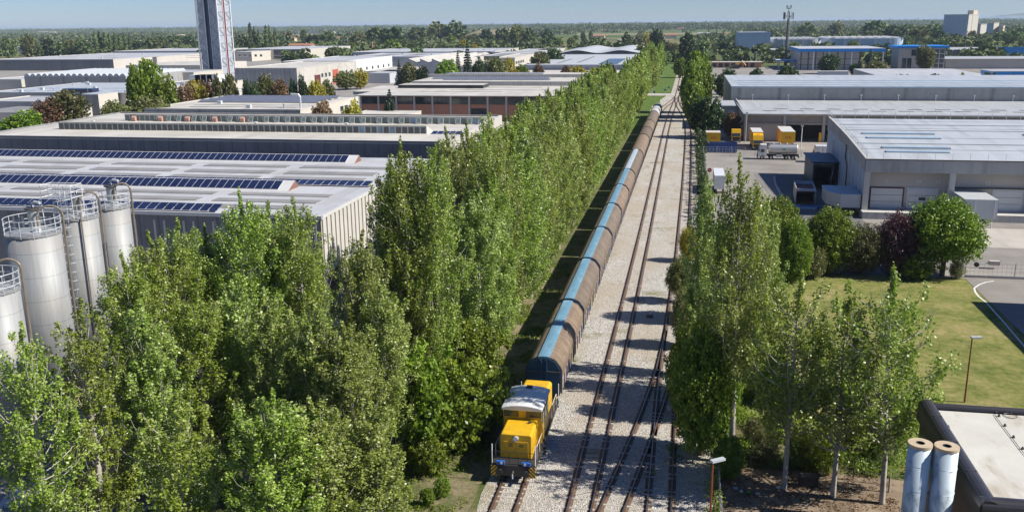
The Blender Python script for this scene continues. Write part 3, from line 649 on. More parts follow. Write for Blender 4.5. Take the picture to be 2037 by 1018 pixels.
def win_front(t, W, xs, y, z0, z1, wd, name='window', glass='window_glass', fr='steel_pale', face='y'):
    mb = MB(); hw = wd/2
    if face == 'y':
        mb.box(-hw, hw, -0.06, 0.02, 0, z1-z0, fr); g = MB().box(-hw+0.08, hw-0.08, -0.08, 0.0, 0.08, z1-z0-0.08, glass)
        pts = [(x, y, z0) for x in xs]
    else:
        mb.box(-0.02, 0.06, -hw, hw, 0, z1-z0, fr); g = MB().box(0, 0.08, -hw+0.08, hw-0.08, 0.08, z1-z0-0.08, glass)
        pts = [(y, x, z0) for x in xs]
    i = len(mb.v); 
    for v in g.v: mb.v.append(v)
    for f in g.f: mb.f.append(tuple(k+i for k in f)); mb.mi.append(mb.mat(glass))
    return rep(t, mb.build(name, t), W, pts)
def rooflights(t, W, rects, z, m='rooflight_grey'):
    for (x0, x1, y0, y1) in rects: MB().box(x0, x1, y0, y1, z, z+0.06, m).build('rooflight', t, W)
def px_shell(name, label, cat, xl, xr, yt, yb, h, *a, **k):
    Y0 = on((xl+xr)/2, yt, 'z', h)[1]; X0 = on(xl, yt, 'y', Y0)[0]; X1 = on(xr, yt, 'y', Y0)[0]; Y1 = on((xl+xr)/2, yb, 'z', h)[1]
    t = shell(name, label, cat, X0, X1, Y0, Y1, h, *a, **k); return t, (X0, X1, Y0, Y1)
def px_base(name, label, cat, xl, xr, ybase, ytop, depth, *a, **k):
    xm = (xl+xr)/2; Y0 = on(xm, ybase, 'z', 0)[1]; h = on(xm, ytop, 'y', Y0)[2]; X0 = on(xl, ytop, 'y', Y0)[0]; X1 = on(xr, ytop, 'y', Y0)[0]
    t = shell(name, label, cat, X0, X1, Y0, Y0+depth, h, *a, **k); return t, (X0, X1, Y0, Y0+depth, h)
def roof_stuff(t, W, x0, x1, y0, y1, z, n, seed=1):
    r2 = random.Random(seed)
    for i in range(n):
        x, y = r2.uniform(x0, x1), r2.uniform(y0, y1); k = r2.random()
        mb = MB()
        if k < 0.5: mb.box(x-0.6, x+0.6, y-0.5, y+0.5, z, z+0.9, 'steel_pale')
        else: mb.cyl(x, y, z, z+0.9, 0.22, 'galvanised', 10).cyl(x, y, z+0.9, z+1.1, 0.38, 'steel_pale', 10)
        mb.build('roof_vent', t, W)

# ---- hall with the solar panels (left, near)
t = shell('solar_roof_hall', 'long grey hall with rows of dark blue solar panels behind the silos', 'factory hall', -118, -38.5, 91.2, 135.5, 9.6, 'wall_precast_dark', 'wall_cream', 'sheet_white'); W = t['W']
x1 = -38.5
# the near right end: cream fins over a recessed glazed base
mb = MB()
y = 91.4
while y < 135:
    mb.box(x1, x1+0.16, y, y+0.9, 3.9, 9.7, 'concrete_pale'); y += 1.25
mb.box(x1, x1+0.5, 91.2, 135.5, 3.6, 3.9, 'concrete_pale'); mb.build('wall_fin', t, W)
for k in range(7): MB().box(x1, x1+0.35, 91.3+k*5.9, 91.75+k*5.9, 0, 3.6, 'concrete_pale').build('column', t, W)
for k in range(6): MB().box(x1+0.01, x1+0.06, 92.0+k*5.9, 96.9+k*5.9, 0.6, 3.4, 'window_glass').build('window', t, W)
MB().box(x1+0.05, x1+0.2, 91.2, 135.5, 9.65, 10.0, 'flashing_white').box(-118, x1+0.2, 91.0, 91.3, 9.6, 10.0, 'flashing_white').build('roof_edge', t, W)
# slot windows in pairs along the dark front
xs = []
x = -116
while x < -40: xs += [x, x+1.2]; x += 3.6
s0 = MB().box(-0.13, 0.13, -0.05, 0.02, 0, 2.6, 'concrete_pale').build('window_slot', t); rep(t, s0, W, [(x, 91.2, 6.4) for x in xs[:60]])
# skylight bands and cross beams on the roof
for (ya, yb) in ((94.6, 96.6), (98.4, 100.2), (102.4, 104.0), (113.6, 116.2), (118.6, 121.0), (124.0, 126.0)):
    x = -116.0
    while x < -42:
        xe = min(x+13.2, -40.5); MB().box(x, xe, ya, yb, 9.85, 9.93, 'rooflight_grey').build('rooflight', t, W); x += 15.2
# raised sheds carrying the panels
def shed(xa, xb, yr, zb=9.85, rise=0.95, d=2.2, panels=True, back=1.0, kind=None, pm=None):
    MB().prism([(yr-d, zb), (yr+back, zb), (yr+back*0.2, zb+rise), (yr, zb+rise)], xa, xb, 'x', 'flashing_white', 'shed_end').build('roof_shed', t, W)
    L = math.hypot(d, rise); ang = math.atan2(rise, d); n = int((xb-xa-2.4)/1.08)
    pw, pl = 1.0, L*0.80
    if pm is None:
        m = MB(); m.box(-pw/2, pw/2, 0, pl, 0.03, 0.07, 'solar_glass'); m.box(-pw/2-0.02, pw/2+0.02, -0.02, pl+0.02, 0.0, 0.045, 'flashing_white'); pm = m.build('solar_panel', t); pm.rotation_euler = (ang, 0, 0); first = True
    else: first = False
    for i in range(n):
        x = xb-2.0-i*1.08; off = 0.12*L
        loc = (x-W[0], yr-d+off*math.cos(ang)-W[1], zb+off*math.sin(ang)+0.02)
        if first: pm.location = loc; first = False
        else: inst(pm, loc)
    return pm
pm = shed(-112, -48.6, 131.3)
pm = shed(-94, -48.8, 108.1, pm=pm)
def panel_strip(xa, xb, yc, z, tilt=0.30, L=1.9, gm='solar_glass'):
    m = MB(); x = xa
    while x < xb:
        m.poly([(x, yc-L/2, z), (x+1.0, yc-L/2, z), (x+1.0, yc+L/2, z+tilt), (x, yc+L/2, z+tilt)], gm); x += 1.1
    m.box(xa-0.1, xb+0.1, yc-L/2-0.1, yc+L/2+0.1, z-0.09, z-0.02, 'flashing_white'); return tag(m.build('solar_panel_row', t, W), kind='stuff')
panel_strip(-100, -39.6, 110.8, 10.05); panel_strip(-96, -52, 92.5, 10.1, 0.5, 1.5)
ribbed('x_unused', (0.5, 0.5, 0.5), 'X', 1)
# ---- hall with clerestory windows behind it
t = shell('clerestory_hall', 'wide hall with two long window strips on its white roof behind the solar roofs', 'factory hall', -127, -38.2, 145.2, 189.5, 10.8, 'wall_precast_dark', 'wall_precast_dark', 'sheet_cream', par=0.25); W = t['W']
for k in range(7):
    xx = -120+k*11.5
    for q in (0, 2.4): MB().box(xx+q, xx+q+1.4, 145.12, 145.2, 7.6, 8.0, 'dark_inside').build('wall_vent', t, W)
bn = MB().box(-54.5, -48.5, 145.0, 145.15, 6.6, 7.9, 'wagon_end_blue').build('banner', t, W)
text_mesh('((( ))) OO', 0.55, 'white_paint', 'lettering', bn, (-51.5-W[0], 144.98-W[1], 7.25), (R(90), 0, 0))
for (xa, xb, yr, ten) in ((-119, -45.3, 157.5, False), (-115.5, -39.0, 173.8, True)):
    MB().prism([(yr, 10.9), (yr+4.5, 10.9), (yr-0.15, 12.5), (yr-0.15, 12.35), (yr, 12.3)], xa, xb, 'x', 'sheet_cream').build('roof_monitor', t, W)
    n = int((xb-xa)/1.15); hh = 1.35
    m = MB(); m.box(-0.55, 0.55, -0.05, 0, 0, hh, 'steel_pale'); g = 'old_glass' if ten else 'window_glass'
    m.box(-0.48, 0.48, -0.07, -0.052, 0.07, hh-0.07, g)
    p = m.build('window', t)
    rep(t, p, W, [(xa+0.6+i*1.15, yr-0.02, 10.92) for i in range(n)][: 50 if ten else 49])
    rest = MB()
    for i in range(50 if ten else 49, n):
        x = xa+0.6+i*1.15; rest.box(x-0.55, x+0.55, yr-0.07, yr-0.02, 10.92, 10.92+hh, 'steel_pale'); rest.box(x-0.48, x+0.48, yr-0.09, yr-0.072, 10.99, 10.85+hh, 'blue_glass' if rnd.random() < 0.25 else g)
    tag(rest.build('window_row', t, W), kind='stuff')
    if ten:                                                          # tilted open sashes and red vents
        m = MB(); m.box(-0.5, 0.5, -0.04, 0, -1.15, 0, 'steel_pale'); m.box(-0.4, 0.4, -0.055, -0.042, -1.05, -0.1, 'old_glass'); p = m.build('open_sash', t); p.rotation_euler = (R(-28), 0, 0)
        xs = []
        x = xa+8
        while x < xb-2: xs += [x, x+2.3, x+4.6]; x += 8.0
        rep(t, p, W, [(x, yr-0.12, 12.2) for x in xs])
        for k in range(5): MB().prism([(yr-0.16, 11.0), (yr-0.16, 12.1), (yr-0.8, 11.8), (yr-0.8, 11.2)], xa+1.9+k*6.1, xa+2.8+k*6.1, 'x', 'pink_vent').build('red_vent', t, W)
MB().box(-38.2, -37.9, 145.2, 189, 0, 11.3, 'concrete_pale').build('end_wall', t, W)
roof_stuff(t, W, -118, -60, 163, 166, 10.95, 3, 5); panel_strip(-44.5, -39.2, 158, 11.1)
# ---- hall behind (with solar field) and white annex
t = shell('white_roof_hall', 'low white roofed hall with grey solar rows at its back edge, behind the clerestory hall', 'factory hall', -141, -97, 221, 264, 8.8, 'wall_precast_grey', 'offwhite_wall', 'sheet_cream', par=0.15); W = t['W']
for k in range(4): panel_strip(-137, -101, 243+k*5, 9.3, 0.5, 2.6, 'solar_sky_sheen')
rooflights(t, W, [(-132, -101, 228, 228.8), (-134, -102, 234, 234.8)], 9.06); win_front(t, W, [250, 253.4], -96.98, 6.0, 7.6, 2.6, face='x')
MB().tube([(-99, 226, 9), (-99, 226, 12.0), (-99.4, 226, 12.6), (-101.5, 226, 12.7)], 0.28, 'steel_pale', 10).build('flue', t, W)
roof_stuff(t, W, -135, -104, 224, 238, 9.05, 3, 8)
t = shell('white_annex', 'plain white low building left of the blue-green cedar', 'shed', on(690, 212, 'y', 252)[0], on(806, 212, 'y', 252)[0], 252, 268, 4.4, 'offwhite_wall', 'offwhite_wall', 'sheet_cream', par=0.1)
# ---- brick works
t = shell('brick_factory', 'red brick factory with concrete pillars and dark strip windows under a white roof', 'factory', -104, -37.5, 284.5, 392, 7.8, 'brick', 'brick', 'sheet_cream', over=1.3); W = t['W']
n = 11; bw = 66.5/n
m = MB().box(-0.28, 0.28, -0.3, 0.1, 0, 7.8, 'concrete_pale'); rep(t, m.build('pillar', t), W, [(-104+0.3+k*bw*0.995, 284.5, 0) for k in range(n+1)])
for k in range(n):
    xa = -104+k*bw+0.65; f = MB().box(xa, xa+bw-0.75, 284.36, 284.5, 5.2, 7.5, 'black_frame').build('window', t, W)
    g = MB()
    for q in range(4): qa = xa+0.1+q*(bw-0.95)/4; g.box(qa, qa+(bw-0.95)/4-0.12, 284.3, 284.37, 5.3, 7.4, 'window_glass')
    g.build('pane', f, W)
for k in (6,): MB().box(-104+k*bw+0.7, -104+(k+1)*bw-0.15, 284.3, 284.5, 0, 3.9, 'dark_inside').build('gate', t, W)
MB().box(-100, -37.5, 330, 392, 8.05, 9.6, 'concrete_wall', 'sheet_cream').build('upper_roof', t, W)
MB().box(-101, -37, 355, 356.5, 9.6, 10.8, 'concrete_wall', 'sheet_cream').box(-112, -104.2, 300, 330, 7.0, 8.0, 'concrete_wall', 'sheet_cream').build('roof_step', t, W)
panel_strip(-96, -52, 345, 9.8, 0.5, 3.2, 'solar_sky_sheen'); panel_strip(-98, -58, 372, 9.8, 0.6, 4.5, 'solar_sky_sheen'); panel_strip(-90, -50, 338, 9.8, 0.4, 1.6, 'solar_sky_sheen')
MB().box(-101, -70, 316, 326, 8.06, 9.2, 'dark_inside', 'sheet_cream').build('roof_monitor', t, W)
rooflights(t, W, [(-88, -60, 300, 300.7), (-80, -46, 308, 308.8), (-80, -50, 321, 321.7)], 8.06)
# ---- ribbed hall with red doors
t, b = px_shell('ribbed_hall', 'pale ribbed concrete hall with rusty red doors right of the lattice tower', 'factory hall', 466, 590, 138, 124, 10, 'wall_ribbed_shaded', 'wall_ribbed_lit', 'sheet_cream', par=0.3); W = t['W']; x1, y0, y1 = b[1], b[2], b[3]
for f_, (z, m) in ((0.30, (6, 'maroon_paint')), (0.60, (7.5, 'red_door'))):
    yy = y0+(y1-y0)*f_; MB().box(x1, x1+0.3, yy-3.5, yy+3.5, 0, z, m).build('door', t, W)
win_front(t, W, [y0+(y1-y0)*q for q in (0.08, 0.38, 0.44, 0.50, 0.72, 0.80, 0.9)], x1+0.1, 4.5, 6.5, 2.4, face='x')
# ---- lattice tower
def tower():
    X0, Xc, Y0 = -268, -255.6, 480; Y1 = on(469, 155, 'x', Xc)[1]; Hh = 62
    t = thing('lattice_tower', 'tall white panelled tower with steel bracing, a dark slot and a red stripe', 'tower', ((X0+Xc)/2, (Y0+Y1)/2, 0)); W = ((X0+Xc)/2, (Y0+Y1)/2, 0)
    wx = Xc-X0; wy = Y1-Y0
    for (a, b_) in ((0.05, 0.38), (0.62, 0.95)):
        for yy in (Y0+0.3, Y1-0.8): MB().box(X0+a*wx, X0+b_*wx, yy, yy+0.5, 1, Hh, 'tower_panel').build('cladding_panel', t, W)
    for (a, b_) in ((0.06, 0.44), (0.58, 0.94)):
        for xx in (Xc-0.8, X0+0.3): MB().box(xx, xx+0.5, Y0+a*wy, Y0+b_*wy, 1, Hh, 'tower_panel').build('cladding_panel', t, W)
    MB().box(X0+1.2, Xc-1.2, Y0+1.2, Y1-1.2, 0, Hh, 'tower_dark').build('core', t, W)
    MB().box(Xc-0.9, Xc-0.2, Y0+0.47*wy, Y0+0.56*wy, 0, Hh, 'red_paint').build('red_stripe', t, W)
    for (x, y) in ((X0, Y0), (Xc, Y0), (Xc, Y1), (X0, Y1)): MB().box(x-0.3, x+0.3, y-0.3, y+0.3, 0, Hh, 'white_paint').build('corner_post', t, W)
    def brace(pa, pb, name):
        m = MB(); st = 4.2; z = 0; fl = 0
        while z < Hh:
            a = pa if fl else pb; c = pb if fl else pa; m.tube([(a[0], a[1], z), (c[0], c[1], min(z+st, Hh))], 0.17, 'tower_brace', 4); 
            m.tube([(pa[0], pa[1], z), (pb[0], pb[1], z)], 0.09, 'tower_brace', 4); z += st; fl = 1-fl
        m.build(name, t, W)
    e = 0.1
    for (a, b_) in ((0.0, 0.38), (0.62, 1.0)):
        brace((X0+a*wx, Y0-e), (X0+b_*wx, Y0-e), 'bracing')
    for (a, b_) in ((0.0, 0.44), (0.58, 1.0)): brace((Xc+e, Y0+a*wy), (Xc+e, Y0+b_*wy), 'bracing')
    for a in (0.38, 0.62): MB().box(X0+a*wx-0.12, X0+a*wx+0.12, Y0-0.2, Y0+0.2, 0, Hh, 'white_paint').build('mullion', t, W)
    for a in (0.44, 0.58): MB().box(Xc-0.2, Xc+0.2, Y0+a*wy-0.12, Y0+a*wy+0.12, 0, Hh, 'white_paint').build('mullion', t, W)
tower()
# ---- other halls left of the railway (measured from the photograph, standing on the ground)
t, b = px_shell('dark_front_hall', 'very long hall with dark blue front and beige gable at the far left', 'factory hall', -30, 225, 120, 107, 7.5, 'wall_precast_dark', 'panel_beige', 'sheet_white', par=0.2); W = t['W']
rooflights(t, W, [(b[0]+k*24, b[0]+k*24+14, b[2]+30+20*(k % 3), b[2]+36+20*(k % 3)) for k in range(9)], 7.76, 'rooflight_grey'); roof_stuff(t, W, b[0], b[1], b[2]+5, b[3]-5, 7.75, 8, 11)
t, b = px_shell('grey_edge_hall', 'flat grey edged hall behind the dark fronted hall at far left', 'factory hall', 226, 392, 103, 97.5, 7.5, 'sheet_grey', 'panel_beige', 'sheet_white', par=0.3)
t, b = px_shell('beige_hall', 'beige hall with a thin window band just left of the lattice tower', 'factory hall', 250, 398, 131, 123, 6.5, 'offwhite_wall', 'panel_beige', 'sheet_cream'); 
t, b = px_shell('low_white_hall', 'low cream hall in front of the lattice tower foot', 'factory hall', 252, 385, 146, 140, 7, 'offwhite_wall', 'offwhite_wall', 'sheet_grey', par=0.2)
# wave roof hall
def barrel(name, label, xl, xr, yt, yb, h, n, front, side, roof, rise=1.0, asym=True):
    t, b = px_shell(name, label, 'factory hall', xl, xr, yt, yb, h, front, side, roof); W = t['W']; x0, x1, y0, y1 = b
    w_ = (x1-x0)/n
    for k in range(n):
        pr = []
        for q in range(9):
            u = q/8; v = (math.sin(math.pi*u)**0.8 if not asym else (u**0.7)*(1 if u < 0.93 else (1-u)/0.07)); pr.append((x0+(k+u)*w_, h+0.25+rise*v))
        pr.append((x0+(k+1)*w_, h+0.2)); pr.append((x0+k*w_, h+0.2)); MB().prism(pr[::-1], y0, y1, 'y', roof).build('roof_vault', t, W)
    return t, b
barrel('vaulted_hall', 'grey hall with a row of small white barrel vaults at left', 48, 250, 153, 141.5, 8, 17, 'wall_precast_grey', 'wall_precast_grey', 'panel_greywhite', 1.2, False)
t, b = px_shell('pale_shed', 'white side shed left of the vaulted hall', 'shed', -30, 42, 160, 150, 6, 'offwhite_wall', 'offwhite_wall', 'sheet_white', par=0.2)
t, b = px_shell('blue_roof_hall', 'hall with pale blue roof crowded with vents at left', 'factory hall', -30, 250, 186, 166, 7, 'offwhite_wall', 'offwhite_wall', 'sheet_bluewhite', par=0.1); W = t['W']
roof_stuff(t, W, b[0], b[1], b[2]+2, b[3]-2, 7.25, 16, 21); rooflights(t, W, [(b[0]+5+k*14, b[0]+15+k*14, b[2]+y_, b[2]+y_+2) for k in range(7) for y_ in (8, 22)], 7.26, 'rooflight_blue')
MB().box(b[1]-26, b[1]-14, b[2]+1, b[2]+5, 7.3, 8.6, 'solar_glass').build('solar_panel', t, W)
t, b = px_shell('dark_metal_shed', 'dark metal shed with white roof edge beside the beige wall at left', 'shed', 160, 195, 189, 184, 7.5, 'wall_precast_dark', 'offwhite_wall', 'sheet_bluewhite')
t, b = px_shell('cream_edge_shed', 'low shed with a cream parapet at the far left edge', 'shed', -40, 93, 205, 193, 6, 'offwhite_wall', 'offwhite_wall', 'sheet_grey', par=0.3)
t, b = px_shell('dark_roof_shed', 'low shed with dark flat roof near the left trees', 'shed', -60, 96, 226, 213, 5, 'panel_beige', 'panel_beige', 'rooflight_grey')
t, b = px_shell('hvac_hall', 'white hall carrying big white air handling boxes left of the yellow tree', 'factory hall', 322, 432, 168, 161, 7, 'offwhite_wall', 'offwhite_wall', 'sheet_grey', par=0.2); W = t['W']
for k in range(4):
    xx = b[0]+8+k*(b[1]-b[0]-16)/3.3; MB().box(xx, xx+5, b[2]+8, b[2]+14, 7.3, 10.3, 'white_paint').build('air_handler', t, W)
t, b = px_shell('panel_facade_hall', 'white hall with dark solar panels hung on its front behind the ribbed hall', 'factory hall', 470, 606, 99, 93, 9, 'offwhite_wall', 'offwhite_wall', 'sheet_white'); W = t['W']
wd = b[1]-b[0]
for (u0, u1) in ((0.10, 0.50), (0.55, 0.98)): MB().box(b[0]+wd*u0, b[0]+wd*u1, b[2]-0.5, b[2]-0.1, 1.0, 8.8, 'solar_glass').build('solar_panel', t, W)
t, b = px_shell('window_block', 'small white office block with square windows right of the lattice tower top halls', 'office building', 466, 500, 104, 100, 8, 'offwhite_wall', 'offwhite_wall', 'sheet_cream'); win_front(t, t['W'], [b[0]+5+k*5 for k in range(5)], b[2], 4, 6, 2.2)
t, b = px_shell('white_long_hall', 'bright white long hall with small windows along its right side', 'factory hall', 560, 682, 124, 113, 9, 'sheet_grey', 'white_paint', 'sheet_white', par=0.2); win_front(t, t['W'], [b[2]+8+k*11 for k in range(10)], b[1], 2.5, 4.5, 3, face='x')
t, b = px_shell('white_low_hall', 'low white building with a roof lip left of the dark conifers', 'shed', 725, 792, 143, 134, 5, 'offwhite_wall', 'offwhite_wall', 'sheet_cream')
t, b = px_shell('white_low_hall', 'narrow grey and white shed behind the brick factory', 'shed', 730, 775, 147, 140, 5, 'panel_greywhite', 'panel_greywhite', 'sheet_grey')
# saw-tooth hall
t, b = px_shell('saw_tooth_hall', 'hall with a saw-tooth roof in the middle of the estate', 'factory hall', 812, 905, 127, 113, 6.5, 'sheet_grey', 'offwhite_wall', 'sheet_cream'); W = t['W']
n = 4; ww = (b[1]-b[0])/n
for k in range(n): MB().prism([(b[0]+k*ww, 6.7), (b[0]+(k+1)*ww, 6.7), (b[0]+k*ww+0.3, 9.6)], b[2], b[3], 'y', 'sheet_cream', 'sheet_grey').build('roof_tooth', t, W)
t, b = px_shell('mid_white_hall', 'white low hall just right of the saw-tooth hall', 'factory hall', 908, 975, 132, 120, 5.5, 'offwhite_wall', 'offwhite_wall', 'sheet_cream')
t, b = px_shell('blue_grey_hall', 'blue grey roofed hall behind the saw-tooth hall', 'factory hall', 690, 955, 114, 106.5, 8, 'panel_greywhite', 'offwhite_wall', 'panel_greywhite', par=0.2); rooflights(t, t['W'], [(b[0]+12+k*22, b[0]+24+k*22, b[2]+20, b[2]+60) for k in range(7)], 8.26); roof_stuff(t, t['W'], b[0], b[1], b[2]+5, b[3]-5, 8.25, 10, 31)
t, b = px_shell('broad_white_hall', 'broad white roofed hall below the far tree belt', 'factory hall', 700, 985, 104.5, 97.5, 8, 'panel_greywhite', 'offwhite_wall', 'sheet_white', par=0.2); roof_stuff(t, t['W'], b[0], b[1], b[2]+5, b[3]-5, 8.25, 12, 41)
t, b = px_shell('curved_edge_hall', 'white hall with a soft rounded eave right of centre', 'factory hall', 935, 1055, 112, 103.5, 8, 'wall_precast_grey', 'offwhite_wall', 'sheet_white', over=1.5); 
t, b = px_shell('white_cube_office', 'small white office with ribbon windows near the wavy roofed hall', 'office building', 985, 1024, 117, 108, 9, 'offwhite_wall', 'offwhite_wall', 'sheet_cream', par=0.3); win_front(t, t['W'], [b[2]+6+k*6 for k in range(5)], b[1], 5.5, 7.2, 4, face='x'); win_front(t, t['W'], [b[2]+6+k*6 for k in range(5)], b[1], 2, 3.6, 4, face='x')
t, b = px_shell('far_white_hall', 'long pale hall right of the saw-tooth hall group', 'factory hall', 1020, 1080, 103.5, 98, 8, 'wall_precast_grey', 'offwhite_wall', 'sheet_white', par=0.2)
t, b = px_shell('far_white_hall', 'small pale hall with white gable at the edge of the estate', 'factory hall', 1065, 1108, 100.5, 96.5, 8, 'wall_precast_grey', 'offwhite_wall', 'sheet_white', par=0.2)
# wavy hall near the railway
t = shell('wavy_hall_front', 'low beige hall in front of the wavy roofed hall', 'factory hall', -92, -33, 430, 478, 6.0, 'offwhite_wall', 'offwhite_wall', 'panel_beige', par=0.15)
t = shell('grey_roof_hall', 'grey roofed hall with a dark solar patch beside the railway trees', 'factory hall', -86, -32, 480, 640, 8.5, 'panel_greywhite', 'offwhite_wall', 'panel_greywhite', par=0.2); rooflights(t, t['W'], [(-70, -68, 500, 560), (-60, -58, 510, 600)], 8.76); MB().box(-46, -36, 490, 560, 8.76, 8.95, 'solar_glass').build('solar_panel', t, t['W'])
t = shell('wavy_roof_hall', 'hall with a gently wavy roof edge at the far end of the poplar row', 'factory hall', -92, -31, 655, 800, 9.0, 'steel_dark', 'offwhite_wall', 'panel_greywhite'); W = t['W']
pr = [(-92+61*q/24, 9.2+1.9*(0.5-0.5*math.cos(2*math.pi*2*q/24))) for q in range(25)]+[(-31, 9.1), (-92, 9.1)]; MB().prism(pr[::-1], 655, 800, 'y', 'panel_greywhite', 'steel_dark').build('roof_vault', t, W)
# ---- right side ------------------------------------------------
t = shell('blue_roof_warehouse', 'long grey warehouse with pale blue ridged roof behind the truck depot', 'warehouse', 13.6, 150, 290.5, 353, 10.4, 'wall_precast_grey', 'concrete_wall', 'sheet_bluewhite'); W = t['W']
for (ya, yb) in ((297, 299.0), (307, 309), (318, 320.5)): MB().box(16, 112, ya, yb, 10.66, 10.74, 'rooflight_blue').build('rooflight', t, W)
MB().box(13.5, 150, 290.2, 290.45, 10.3, 10.72, 'rooflight_blue').build('gutter', t, W)
for k in range(12): MB().tube([(20+k*10.5, 290.35, 6.6), (20+k*10.5, 290.35, 8.2)], 0.12, 'steel_pale', 6).box(19.7+k*10.5, 20.3+k*10.5, 290.1, 290.45, 7.9, 8.4, 'steel_pale').build('downpipe', t, W)
t = shell('depot_annex', 'small grey annex with a white door left of the truck depot', 'annex', 10.6, 14.9, 272, 290, 6.2, 'concrete_wall', 'concrete_wall', 'sheet_grey', over=0.4); MB().box(12.2, 14.0, 271.9, 272.0, 1.5, 5.2, 'door_white').build('door', t, t['W'])
t = thing('carport', 'flat pale carport roof over a blue car beside the hedge trees', 'carport', (8, 276, 0)); W = (8, 276, 0)
MB().box(5.6, 10.0, 268, 288, 5.6, 5.8, 'panel_greywhite').build('roof', t, W)
for (x, y) in ((5.9, 268.5), (5.9, 287.5), (9.7, 268.5), (9.7, 287.5)): MB().tube([(x, y, 0), (x, y, 5.6)], 0.1, 'steel_pale', 6).build('column', t, W)
# truck depot with open bays
W = (80, 242.3, 0); t = thing('truck_depot', 'truck depot with corrugated roof and open dark loading bays', 'warehouse', W)
xa, xb, ya, yb = 15.0, 150, 242.3, 290
MB().prism([(ya-1.2, 6.9), (ya-1.2, 7.1), (yb-0.1, 6.6), (yb-0.1, 6.4)], xa-0.4, xb, 'x', 'sheet_corrugated').build('roof', t, W)
m = MB(); k = 0
x = xa+5
while x < xb-5:
    yy = ya+8+(6 if k % 2 else 0); m = MB(); z = 7.12-(yy-ya+1.2)*0.5/48.8; m.box(x, x+3.6, yy, yy+0.7, z, z+0.06, 'steel_dark').build('rooflight', t, W); x += 3.4; k += 1
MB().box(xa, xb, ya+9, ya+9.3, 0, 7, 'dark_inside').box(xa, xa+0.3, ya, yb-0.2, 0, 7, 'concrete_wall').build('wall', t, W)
MB().box(xa+0.3, xb, ya+0.35, ya+0.45, 4.6, 6.9, 'rooflight_grey').build('upper_cladding', t, W)
MB().box(xa, xb, ya+0.05, ya+0.35, 4.3, 4.6, 'concrete_wall').box(xa, xb, ya-0.1, ya+0.2, 6.5, 6.9, 'concrete_wall').build('beam', t, W)
for k in range(14): MB().box(xa+k*9.6, xa+k*9.6+0.7, ya-0.2, ya+0.5, 0, 6.6, 'concrete_wall').build('column', t, W)
for k in (0, 3, 5): MB().box(xa+0.75+k*9.6, xa+9.55+k*9.6, ya+0.5, ya+0.6, 0, 4.3, 'panel_beige').build('roller_door', t, W)
for k in range(1, 10): MB().box(xa+k*9.6-0.7, xa+k*9.6-0.1, ya-0.6, ya-0.25, 0, 2.4, 'truck_yellow').build('bollard', t, W)
m = MB()
for k in range(2, 12): m.box(xa+k*9.6+2, xa+k*9.6+7, ya+3, ya+7, 0, 1.2, 'concrete_wall').build('dock_leveller', t, W); m = MB()
# cold store (near right)
XL, YF, YB = 27.8, 148.0, 189.5; W = (50, 148, 0)
t = thing('cold_store', 'large cold store with pale blue roof, roof railing and loading docks', 'warehouse', W)
prf = [(YF, 9.0), (YF+9, 9.7), (YF+19, 10.4), (YF+29, 10.9), (YF+38, 11.3), (YB, 11.4)]
XR = 110
m = MB()
for (y0_, z0_), (y1_, z1_) in zip(prf, prf[1:]): m.poly([(XL+0.3, y0_+0.3, z0_-0.2), (XR, y0_+0.3, z0_-0.2), (XR, y1_, z1_-0.2), (XL+0.3, y1_, z1_-0.2)], 'sheet_bluewhite')
m.poly([(XL+0.3, YB, 0), (XR, YB, 0), (XR, YB, 11.2), (XL+0.3, YB, 11.2)][::-1], 'concrete_wall'); m.build('roof', t, W)
def zr(y): return float(np.interp(y, [p[0] for p in prf], [p[1] for p in prf]))-0.2
m = MB()
for (y0_, z0_), (y1_, z1_) in zip(prf, prf[1:]):     # side fascia follows the roof line
    P = [(y0_, z0_-1.9), (y1_, z1_-1.9 if y1_ < YB-3 else z1_-2.6), (y1_, z1_+0.15), (y0_, z0_+0.15)]; m.prism(P, XL-0.05, XL+0.3, 'x', 'concrete_wall')
m.box(XL-0.05, XR, YF-0.05, YF+0.3, 7.1, 9.15, 'concrete_wall'); m.build('fascia', t, W)
MB().box(XL, XR, YF-0.15, YF-0.05, 9.02, 9.18, 'steel_dark').build('gutter', t, W)
m = MB(); m.poly([(XL+0.1, YF+0.6, 0), (XL+0.1, YB, 0), (XL+0.1, YB, 9.5), (XL+0.1, YF+0.6, 7.4)][::-1], 'panel_bluegrey')
m.poly([(XL+0.2, YF+2.0, 1.1), (XR, YF+2.0, 1.1), (XR, YF+2.0, 8.7), (XL+0.2, YF+2.0, 8.7)], 'panel_beige'); m.build('wall', t, W)
for yy in (152.2, 158.5, 163, 172, 181): MB().box(XL-0.06, XL+0.1, yy, yy+0.35, 0, 8.0, 'white_paint').build('wall_strip', t, W)
MB().tube([(XL-0.1, 166, 9.0), (XL-0.1, 166, 6.6), (XL-0.1, 163.8, 5.6), (XL-0.1, 163.8, 0.3)], 0.12, 'black_frame', 6).build('downpipe', t, W)
for xx in (XL-0.05, 40.15, 53.2, 66): MB().box(xx, xx+0.85, YF+0.02, YF+0.85, 0.9, 7.1, 'concrete_pale').build('pillar', t, W)
MB().box(XL-0.2, XR, YF-1.6, YF+2.0, 0, 1.1, 'concrete_wall', 'concrete_pale').build('loading_platform', t, W)
